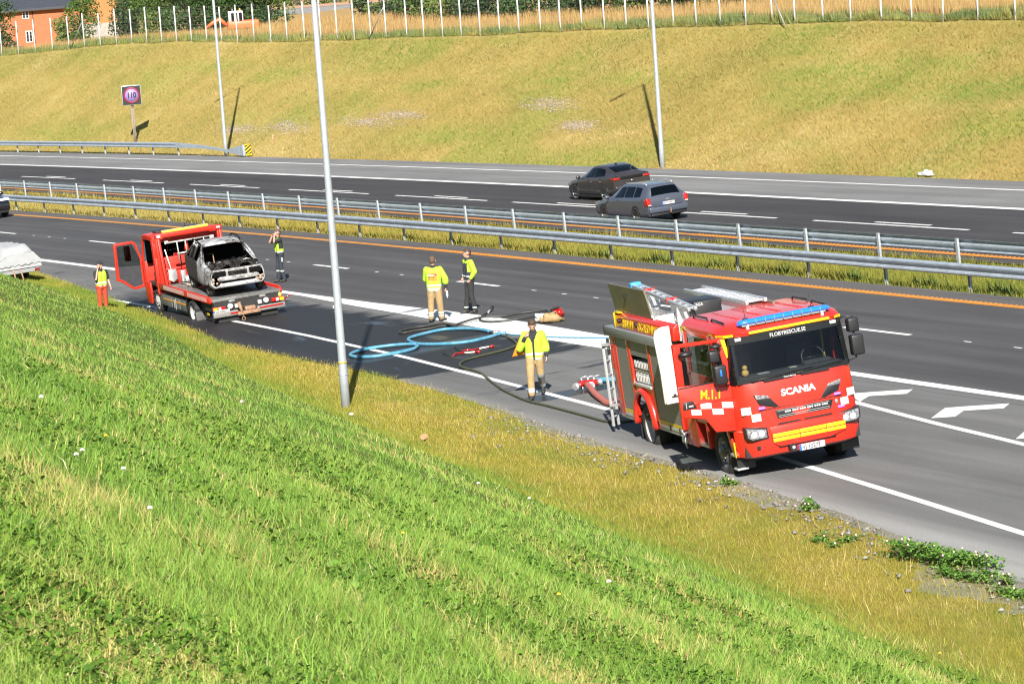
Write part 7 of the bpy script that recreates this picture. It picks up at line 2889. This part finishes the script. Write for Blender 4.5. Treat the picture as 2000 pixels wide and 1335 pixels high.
# gravel along the asphalt edge
M['gravel'] = ground_mat('gravel_edge', [(.3, (.13, .12, .09)), (.5, (.22, .205, .165)), (.7, (.31, .29, .24))], 2.0, 22.0, .9)
S, T = np.meshgrid(np.linspace(20, 64, 177), np.linspace(0, 1, 9), indexing='ij')
wd = .15 + 1.5 * np.clip(N2.fbm(S, S * 0, 2.4, 4) - .34, 0, 1) * 2
wd = wd * np.clip((63 - S) / 6, 0, 1)
D = pave(S) + .12 - (wd + .12) * T
Z = Hn(S, D) + .024 + .02 * N3.fbm(S, D, .25, 3) - .03 * T
Z[:, 0] = -.02
tag(grid_sheet('gravel_edge', S, D, Z, M['gravel']), kind='structure')
n = 1700
s = 30 + 34 * rng.rand(n)
d = pave(s) + .1 - np.abs(rng.randn(n)) * .55
oct_ = np.array([[1, 0, 0], [-1, 0, 0], [0, 1, 0], [0, -1, 0], [0, 0, 1], [0, 0, -1]], float)
ofc = np.array([[0, 2, 4], [2, 1, 4], [1, 3, 4], [3, 0, 4], [2, 0, 5], [1, 2, 5], [3, 1, 5], [0, 3, 5]])
sz = .012 + .05 * rng.rand(n) ** 4
v = oct_[None] * (1 + .35 * rng.randn(n, 6, 1)) * sz[:, None, None] * np.array([1, 1, .6])
an = rng.rand(n) * 6.28
ca, sa = np.cos(an)[:, None], np.sin(an)[:, None]
v = np.stack([v[..., 0] * ca - v[..., 1] * sa, v[..., 0] * sa + v[..., 1] * ca, v[..., 2]], -1)
co = (on_bank(s, d, np.maximum(Hn(s, d), -.05) + .035)[:, None] + v).reshape(-1, 3)
ix = (np.arange(n)[:, None, None] * 6 + ofc[None]).ravel()
gc = np.repeat(pal([(.11, .105, .095), (.17, .16, .145), (.24, .225, .20)], rng.rand(n)), 6, 0)
tag(raw_mesh('roadside_stones', co, 3, ix, M['stone'], gc), 'loose grey stones along the asphalt edge', 'gravel', kind='stuff')


# flowering clover bushes by the asphalt
def clover_bush(s0, d0, ls, ld, hh, n, lab):
    o = thing('clover_bush', W(s0, d0, float(Hn(s0, d0))), label=lab, cat='plant')
    nc = 7
    cs_, cd_, ch_ = rng.randn(nc) * ls * .55, rng.randn(nc) * ld * .5, hh * (.45 + .75 * rng.rand(nc))
    ci = rng.randint(0, nc, n)
    ss = cs_[ci] + ls * .20 * rng.randn(n)
    dd = cd_[ci] + ld * .30 * rng.randn(n)
    zz = ch_[ci] * rng.rand(n) ** .7 + .02
    x = ss * ES[0] + dd * ED[0]
    y = ss * ES[1] + dd * ED[1]
    P = np.stack([x, y, np.zeros(n)], 1)
    c = clover('foliage', P, .022 + .02 * rng.rand(n), zz, pal([(.05, .12, .018), (.09, .19, .028), (.15, .26, .045)], rng.rand(n)), 'x')
    for kk in ('label', 'category'):
        del c[kk]
    c.parent = o
    mb = MB()
    for i in range(max(3, n // 60)):
        p = P[i] + np.array([0, 0, zz[i] + .05])
        mb.sphere(p, .018, 6, 5)
    f = mb.build('blossoms', M['pink'], o)
    f['kind'] = 'stuff'
    mb = MB()
    for i in range(40):
        mb.cyl((P[i][0] * .7, P[i][1] * .7, 0), (P[i][0], P[i][1], zz[i]), .004, n=4)
    st = mb.build('stems', M['hose_olive'], o)
    st['kind'] = 'stuff'


M['pink'] = mat('pink_blossom', (.62, .36, .36), .8, 0, 0, .2)
clover_bush(41.5, 25.72, 1.1, .30, .28, 1300, 'leafy clover bush with pink blossoms hanging over the asphalt, largest of the group')
clover_bush(40.0, 25.35, .6, .22, .14, 400, 'low leafy clover bush next to the largest one, nearer the right edge')
clover_bush(44.6, 25.6, .5, .3, .12, 200, 'small clover bush left of the largest one')
clover_bush(38.2, 25.05, .8, .22, .13, 350, 'low clover bush at the right edge by the asphalt')
clover_bush(50.6, 27.0, .25, .15, .12, 130, 'small green weed tuft by the gravel near the truck front wheel')
clover_bush(47.2, 26.7, .25, .12, .14, 130, 'tiny green weed at the asphalt edge between truck and clover bushes')

# --- median grass
n = 100000
s = 58 * (170 / 58) ** rng.rand(n)
d = 43.62 + 3.5 * rng.rand(n)
mz = -.03 - .10 * np.sin(np.clip((d - 43.5) / 3.9, 0, 1) * math.pi)
pt = N1.fbm(s, d, 2.5, 4)
t = .15 + .6 * pt + .45 * np.clip((s - 92) / 40, -.4, 1) + .12 * rng.randn(n)
MED = [(.10, .14, .02), (.17, .185, .03), (.235, .21, .04), (.29, .23, .05), (.34, .28, .09)]
blades('median_grass', on_bank(s, d, mz), (.07 + .14 * rng.rand(n)) * (1 + .5 * (pt > .55)), .012 + .014 * rng.rand(n), .15 + .5 * rng.rand(n), pal(MED, t), M['straw'], 1, label='yellow-green grass on the median between the barriers')
n = 500
s = 66 + 40 * rng.rand(n) ** 1.5
d = 43.7 + .5 * rng.rand(n)
s = np.round(s / 3.7) * 3.7 + .35 * rng.randn(n)
blades('median_weeds', on_bank(s, d, s * 0 - .04), .12 + .30 * rng.rand(n), .03 + .03 * rng.rand(n), .2 + .6 * rng.rand(n), pal([(.05, .08, .02), (.10, .14, .03)], rng.rand(n)), M['straw'], 1, label='dark green weeds at the foot of the near barrier')

# --- far bank
n = 380000
s = 84 * (250 / 84) ** rng.rand(n)
d = 60.15 + 9.9 * rng.rand(n)
z = Hf(s, d)
pt = N1.fbm(s * .55 + d * .8, d * 1.3, 3.0, 5)
gp = N2.fbm(s * .35, d * .9, 2.6, 4)
top = np.clip((d - 66.5) / 3.0, 0, 1)
gr = .9 * np.clip((gp + .10 * np.clip((d - 66) / 3, 0, 1) - .55) * 5, 0, 1)
for (a, b_, ra, rb) in ((140.6, 62.2, 6, .8), (195.4, 62.2, 9, .9), (172, 67.0, 5, .7), (184, 67.8, 6, .6), (128, 66.4, 3, .6), (150, 66.0, 3, .5), (136, 66.2, 2.5, .4), (112, 66.6, 5, .8), (98, 65.5, 6, 1.0)):
    gr = np.maximum(gr, 1.25 * np.exp(-((s - a + 2.2 * (d - b_)) / ra) ** 2 - ((d - b_) / rb) ** 2) * (.5 + gp))
bare = np.zeros(n)
for (a, b_, ra, rb) in ((151.4, 63.1, 3.0, .25), (148.6, 63.7, 2.0, .2), (133.3, 64.45, 2.2, .3), (161.3, 62.7, 2.0, .35), (168, 62.5, 2.5, .3), (128, 63.0, 1.5, .3)):
    bare = np.maximum(bare, np.exp(-((s - a - 2.0 * (d - b_)) / ra) ** 2 - ((d - b_) / rb) ** 2))
k = rng.rand(n) > bare * .8
s, d, z, pt, gr, top, bare = s[k], d[k], z[k], pt[k], gr[k], top[k], bare[k]
BANK = [(.13, .15, .036), (.22, .185, .048), (.31, .225, .066), (.385, .27, .09), (.48, .37, .18)]
BG = [(.10, .20, .025), (.17, .27, .035)]
lowf = N3.fbm(s * .22, d * .8, 3.5, 3)
t = -.12 + 1.0 * pt + .45 * lowf + .12 * rng.randn(len(s)) - .30 * top - .10 * np.clip((135 - s) / 40, 0, 1)
c1 = pal(BANK, t, .10)
c2 = pal(BG, rng.rand(len(s)), .10)
gm = np.clip(gr * .85 + .15 * rng.randn(len(s)) * (gr > .1), 0, 1)[:, None]
col = c1 * (1 - gm) + c2 * gm
blades('bank_grass', Wn(s, d, z - .02), .05 + .13 * rng.rand(len(s)), .014 + .018 * rng.rand(len(s)), .4 + 1.3 * rng.rand(len(s)), col, M['straw'], 1, label='dry yellow grass with green patches on the far bank')
n = 2600
which = rng.randint(0, 6, n)
cc = np.array([(151.4, 63.1, 3.0, .22), (148.6, 63.7, 2.0, .16), (133.3, 64.45, 2.2, .25), (161.3, 62.7, 2.0, .3), (168, 62.5, 2.5, .2), (128, 63.0, 1.5, .2)])[which]
d = cc[:, 1] + cc[:, 3] * rng.randn(n)
s = cc[:, 0] + 2.0 * (d - cc[:, 1]) + cc[:, 2] * .7 * rng.randn(n)
v = oct_[None] * (.6 + .5 * rng.rand(n, 6, 1)) * (.03 + .05 * rng.rand(n))[:, None, None] * np.array([1.3, 1.3, .4])
co = (Wn(s, d, Hf(s, d) + .02)[:, None] + v).reshape(-1, 3)
ix = (np.arange(n)[:, None, None] * 6 + ofc[None]).ravel()
tag(raw_mesh('bare_patches', co, 3, ix, M['stone'], np.repeat(pal([(.28, .225, .15), (.36, .31, .24)], rng.rand(n)), 6, 0)), 'pale bare stony patches on the far bank', 'gravel', kind='stuff')

# --- weeds under the fence, grain behind it
n = 36000
s = 88 * (250 / 88) ** rng.rand(n)
d = 69.75 + 1.5 * rng.rand(n) ** 1.3
cl = N3.fbm(s, d * 0, 1.6, 3)
h = (.18 + .75 * np.clip(cl - .30, 0, 1)) * (.5 + .7 * rng.rand(n))
blades('fence_weeds', Wn(s, d, Hf(s, d)), h, .03 + .035 * rng.rand(n), .1 + .35 * rng.rand(n), pal([(.10, .15, .045), (.16, .19, .06), (.22, .22, .06), (.32, .27, .08)], N1.fbm(s, d, 2.2, 3) * .9 + .1 * rng.randn(n)), M['straw'], 1, label='tall grey-green weeds along the wire fence')
n = 90000
s = 86 * (262 / 86) ** rng.rand(n)
d = 71.1 + 15.5 * rng.rand(n) ** 1.5
blades('grain_stalks', Wn(s, d, Hf(s, d) - .03), .62 + .2 * rng.rand(n), .035 + .03 * rng.rand(n), .05 + .2 * rng.rand(n), pal([(.27, .17, .055), (.36, .235, .085), (.45, .31, .14)], rng.rand(n) * .6 + .4 * N1.fbm(s, d, 3, 3)), M['straw'], 1, label='ripe golden grain behind the fence')


# --- trees and shrubs beyond the field
def A(s, d, z=0.0):
    return Vector((s * ES[0] + d * ED[0], s * ES[1] + d * ED[1], z))


def ground_at(s, d):
    return float(Hf(s, d - float(bend(s, d)))) - .05


M['bark'] = mat('bark', (.10, .075, .055), .9, 0, 0, .3, 20, bump=.6)


def tree(label, s, d, hgt, wid, n, cols, low=.12, leaf=.22, name='tree', lobes=9):
    o = thing(name, A(s, d, ground_at(s, d)), label=label, cat='tree' if name != 'shrub' else 'shrub', group='trees and shrubs beyond the field')
    plumb(o)
    mb = MB()
    rs = np.random.RandomState(int(s * 13 + d * 7) % 9999)
    mb.tube([(0, 0, -.3), (.05, 0, hgt * .3), (.0, .08, hgt * .7)], [.05 * wid + .05, .035 * wid + .03, .02], 7)
    L = []
    for q in range(lobes):
        a = rs.rand() * 6.28
        zc = hgt * (low + (1 - low) * (.06 + .80 * (q + .5) / lobes))
        f = 1 - abs(zc / hgt - .45) * .9
        rr = wid * .36 * f * (.5 + .5 * rs.rand())
        c = np.array([math.cos(a) * rr * 1.2, math.sin(a) * rr * 1.2, zc])
        L.append((c, wid * (.20 + .16 * rs.rand()), hgt * (.12 + .10 * rs.rand())))
        mb.tube([(0, 0, zc * .55), tuple(c * np.array([.5, .5, .85])), tuple(c)], [.04, .025, .01], 5)
    mb.build('trunk', M['bark'], o)
    wsum = np.array([a * a * b for _, a, b in L])
    ci = rs.choice(len(L), n, p=wsum / wsum.sum())
    dv = rs.randn(n, 3)
    dv /= np.linalg.norm(dv, axis=1)[:, None]
    rad = (.55 + .5 * rs.rand(n)) ** .7
    C = np.array([c for c, _, _ in L])[ci]
    RW = np.array([[a, a, b] for _, a, b in L])[ci]
    P = C + dv * RW * rad[:, None]
    nn = dv + .7 * rs.randn(n, 3)
    nn /= np.linalg.norm(nn, axis=1)[:, None]
    u = np.cross(nn, rs.randn(n, 3))
    u /= np.linalg.norm(u, axis=1)[:, None]
    v = np.cross(nn, u)
    sz = leaf * (.6 + .8 * rs.rand(n))[:, None]
    co = np.stack([P - u * sz * .5, P + v * sz * .32, P + u * sz * .6, P - v * sz * .32], 1).reshape(-1, 3)
    cc = np.array(cols)
    t = rs.rand(n)[:, None]
    lob = (.8 + .45 * rs.rand(len(L)))[ci][:, None]
    col = (cc[0] * (1 - t) + cc[1] * t) * lob
    raw_mesh('crown', co, 4, np.arange(4 * n), M['leaf'], np.repeat(col, 4, 0), parent=o)
    return o


DK = [(.018, .045, .010), (.05, .095, .02)]
MD = [(.035, .075, .014), (.085, .14, .026)]
LT = [(.075, .11, .022), (.16, .19, .045)]
BL = [(.025, .055, .022), (.06, .10, .035)]
def seen(px, py, t):
    """Point at depth t along the line of sight through a photo pixel."""
    d = Vector(_f) + Vector(_r) * ((px - 1000) / F_PX) - Vector(_u) * ((py - 667.5) / F_PX)
    return Vector((0, 0, CAM_H)) + d * t




TL = [  # across the picture, depth, height, width
    ('dark tree at the left edge before the orange house', -8, 262, 5.5, 2.4, 3000, DK),
    ('loose yellow-green tree in front of the orange house', 116, 320, 3.4, 1.6, 1100, LT),
    ('dark bushy tree between the orange house and the barn', 156, 320, 5.5, 3.0, 3800, MD),
    ('round dark shrub tree right of the barn', 262, 275, 5.0, 3.6, 3600, BL),
    ('dark leafy tree left of the left lamp post', 318, 262, 5.0, 3.9, 3800, MD),
    ('dark leafy tree just left of the left lamp post', 368, 250, 5.0, 3.6, 3600, BL),
    ('deep green tree behind the left lamp post', 412, 242, 5.0, 3.4, 3600, DK),
    ('deep green tree behind the excavator', 452, 236, 5.0, 3.2, 3600, DK),
    ('dark dense tree right of the excavator', 492, 232, 5.0, 3.2, 3600, DK),
    ('dark dense tree at the left end of the railway gap', 524, 236, 5.0, 3.0, 3400, MD),
    ('dark small tree at the right end of the railway gap', 712, 245, 3.6, 1.6, 1300, DK),
    ('dark tree behind the railway ballast, left of two', 585, 345, 7.0, 5.0, 2600, DK),
    ('dark tree behind the railway ballast, right of two', 665, 350, 7.0, 5.0, 2600, MD),
    ('dark leafy tree at the right end of the ballast', 735, 330, 6.0, 3.6, 2400, DK),
    ('grey-green shrub tree in the upper middle, first of the long row', 775, 214, 4.0, 3.0, 3000, BL),
    ('grey-green shrub tree in the upper middle, second of the long row', 838, 208, 4.2, 3.2, 3200, MD),
    ('pale green shrub in the upper middle, third of the long row', 892, 202, 3.0, 2.6, 2400, LT),
    ('dark shrub tree in the upper middle, fourth of the long row', 950, 200, 4.0, 3.2, 3200, BL),
    ('dark shrub tree in the upper middle, fifth of the long row', 1020, 196, 4.0, 3.4, 3200, DK),
    ('dark shrub tree left of the right lamp post, sixth of the row', 1095, 192, 4.0, 3.4, 3200, BL),
    ('dark shrub tree next to the right lamp post, seventh of the row', 1175, 188, 4.0, 3.4, 3200, DK),
    ('dark shrub tree behind the right lamp post, eighth of the row', 1262, 184, 4.0, 3.4, 3200, MD),
    ('dark shrub tree right of the right lamp post, ninth of the row', 1345, 181, 4.0, 3.4, 3000, DK),
    ('dark shrub tree at the right end of the row', 1430, 178, 4.0, 3.4, 3000, BL),
]
for (lab, px, tt, hh, ww, nn, cc) in TL:
    q = seen(px, 50, tt)
    tree(lab, float(q.x * ES[0] + q.y * ES[1]), float(q.x * ED[0] + q.y * ED[1]), hh, ww * 1.25, nn, cc, .02, .20, lobes=14)
for (lab, px, tt, hh, ww, nn, cc) in (('small grey-green shrub by the fence at the left edge', 14, 243, 1.5, 1.7, 1500, BL), ('small shrub by the fence under the orange house', 62, 238, .9, 1.3, 700, LT), ('low shrub by the second fence brace', 110, 236, .9, 1.2, 600, BL), ('low green shrub in front of the dense row', 742, 222, 1.2, 2.6, 1300, LT)):
    q = seen(px, 50, tt)
    tree(lab, float(q.x * ES[0] + q.y * ES[1]), float(q.x * ED[0] + q.y * ED[1]), hh, ww, nn, cc, .02, .14, 'shrub', 6)


# ================================================================== FAR BUILDINGS AND MACHINES
M['orange_wall'] = mat('orange_boards', (.29, .10, .038), .8, 0, 0, .10, 1.5)
M['barn_wall'] = mat('barn_boards', (.33, .14, .042), .8, 0, 0, .12, 1.5)
M['slate'] = mat('slate_roof', (.030, .034, .045), .5, 0, 0, .2, 3)
M['found'] = mat('stone_foundation', (.26, .235, .20), .9, 0, 0, .2, 2)
hp = seen(75, 82, 430)
hs = thing('farm_house', hp, label='orange wooden house with white windows and dark roof at the top left', cat='house')
plumb(hs, math.radians(10))
box_part('wall', hs, M['orange_wall'], (-12, 6.4, 0, 8, -1.5, 4.45))
for k in range(60):
    x = -11.9 + .305 * k
    b_ = box_part('board', hs, M['orange_wall'], (x, x + .03, -.025, .0, -1.4, 4.4))
mb = MB()
mb.prism([(-.6, 4.25), (4, 7.6), (8.6, 4.25), (8.6, 4.5), (4, 7.95), (-.6, 4.55)], -12.5, 6.9, 'x')
rf = mb.build('roof', M['slate'], hs)
box_part('gutter', rf, M['gutter'], (-12.5, 6.9, -.72, -.58, 4.22, 4.38))
for (x, z0, z1, w) in ((-1.40, 3.20, 4.32, .92), (-1.15, .0, 1.58, .92), (-8, 3.2, 4.32, .92)):
    f = box_part('window', hs, M['white'], (x - w / 2, x + w / 2, -.07, -.02, z0, z1))
    for sx in (-1, 1):
        for q in range(3):
            zz = z0 + .13 + q * (z1 - z0 - .22) / 3
            box_part('pane', f, M['blackg'], (x + sx * w * .23 - w * .15, x + sx * w * .23 + w * .15, -.085, -.071, zz, zz + (z1 - z0 - .3) / 3))
mb = MB()
mb.cyl((-.45, -.06, -.5), (-.45, -.06, 4.1), .05, n=6)
mb.tube([(-.45, -.06, 4.1), (-.4, -.5, 4.3)], .05, 6)
mb.build('downpipe', M['gutter'], hs)
bp_ = seen(206, 66, 400)
bn = thing('barn', bp_, label='yellow-orange boarded barn on a pale stone base behind the trees', cat='barn')
plumb(bn, math.radians(-6))
box_part('foundation', bn, M['found'], (-3.0, 1.75, -.1, 9, -1.5, 1.35))
box_part('wall', bn, M['barn_wall'], (-3.1, 1.72, .0, 9, 1.35, 7.5))
for k in range(21):
    x = -3.0 + .226 * k
    box_part('board', bn, M['barn_wall'], (x, x + .05, -.05, .0, 1.3, 7.5))
mb = MB()
mb.prism([(-3.6, 7.3), (-.7, 9.6), (2.3, 7.3), (2.3, 7.6), (-.7, 9.9), (-3.6, 7.6)], -.5, 9.5, 'y')
mb.build('roof', M['slate'], bn)

ex_ = thing('excavator', A(210.1, 77.55, ground_at(210.1, 77.55)), label='orange excavator with white cab standing behind the grain', cat='excavator')
plumb(ex_, math.radians(6))
M['exc'] = mat('excavator_orange', (.72, .12, .035), .5, 0, .2, .1)
box_part('track', ex_, M['black'], (-1.2, 1.3, -1.0, -.55, 0, .5), .1)
box_part('track', ex_, M['black'], (-1.2, 1.3, .55, 1.0, 0, .5), .1)
box_part('body', ex_, M['exc'], (-.5, 1.7, -1.0, 1.0, .55, 1.08), .1)
mb = MB()
mb.tube([(-.55, .2, .8), (-1.0, .2, 1.25), (-1.5, .2, 1.05), (-2.0, .2, .7)], [.14, .16, .13, .1], 8)
mb.build('boom', M['exc'], ex_)
cb = box_part('cab', ex_, M['white'], (-.42, .62, -.9, .1, 1.0, 1.78), .06)
for (x0, x1) in ((-.22, -.02), (.05, .22), (.32, .54)):
    box_part('cab_window', cb, M['blackg'], (x0, x1, -.915, -.899, 1.08, 1.66))
box_part('cab_window', cb, M['blackg'], (-.435, -.419, -.8, 0, 1.08, 1.66))
mb = MB()
mb.cyl((.42, -.4, 1.78), (.42, -.4, 1.92), .06, n=8)
mb.build('beacon', M['ambers'], ex_)
mb = MB()
mb.cyl((-.1, -.4, 1.78), (-.1, -.4, 1.90), .03, n=6)
mb.build('antenna_base', M['white'], ex_)

# railway embankment in the gap between the trees
rw = thing('railway_embankment', seen(665, 30, 300), label='grassy railway embankment with pale ballast seen between the trees', cat='embankment')
plumb(rw, math.radians(4))
mb = MB()
mb.prism([(-16, -2.5), (-4.5, .55), (3.5, .55), (8, -2.5)], -9, 34, 'x')
mb.build('grass_bank', ground_mat('rail_bank', [(.3, (.05, .065, .018)), (.7, (.10, .105, .03))], .5, 3.0), rw)
mb = MB()
mb.prism([(-4.3, .5), (-3.5, 1.02), (2.5, 1.02), (3.4, .5)], -9, 34, 'x')
mb.build('ballast', ground_mat('ballast', [(.3, (.10, .098, .095)), (.7, (.18, .175, .17))], 2.0, 9.0), rw)
for y in (-1.9, -.4):
    mb = MB()
    mb.box(-9, 34, y - .04, y + .04, 1.02, 1.2)
    mb.build('rail', M['rust'], rw)
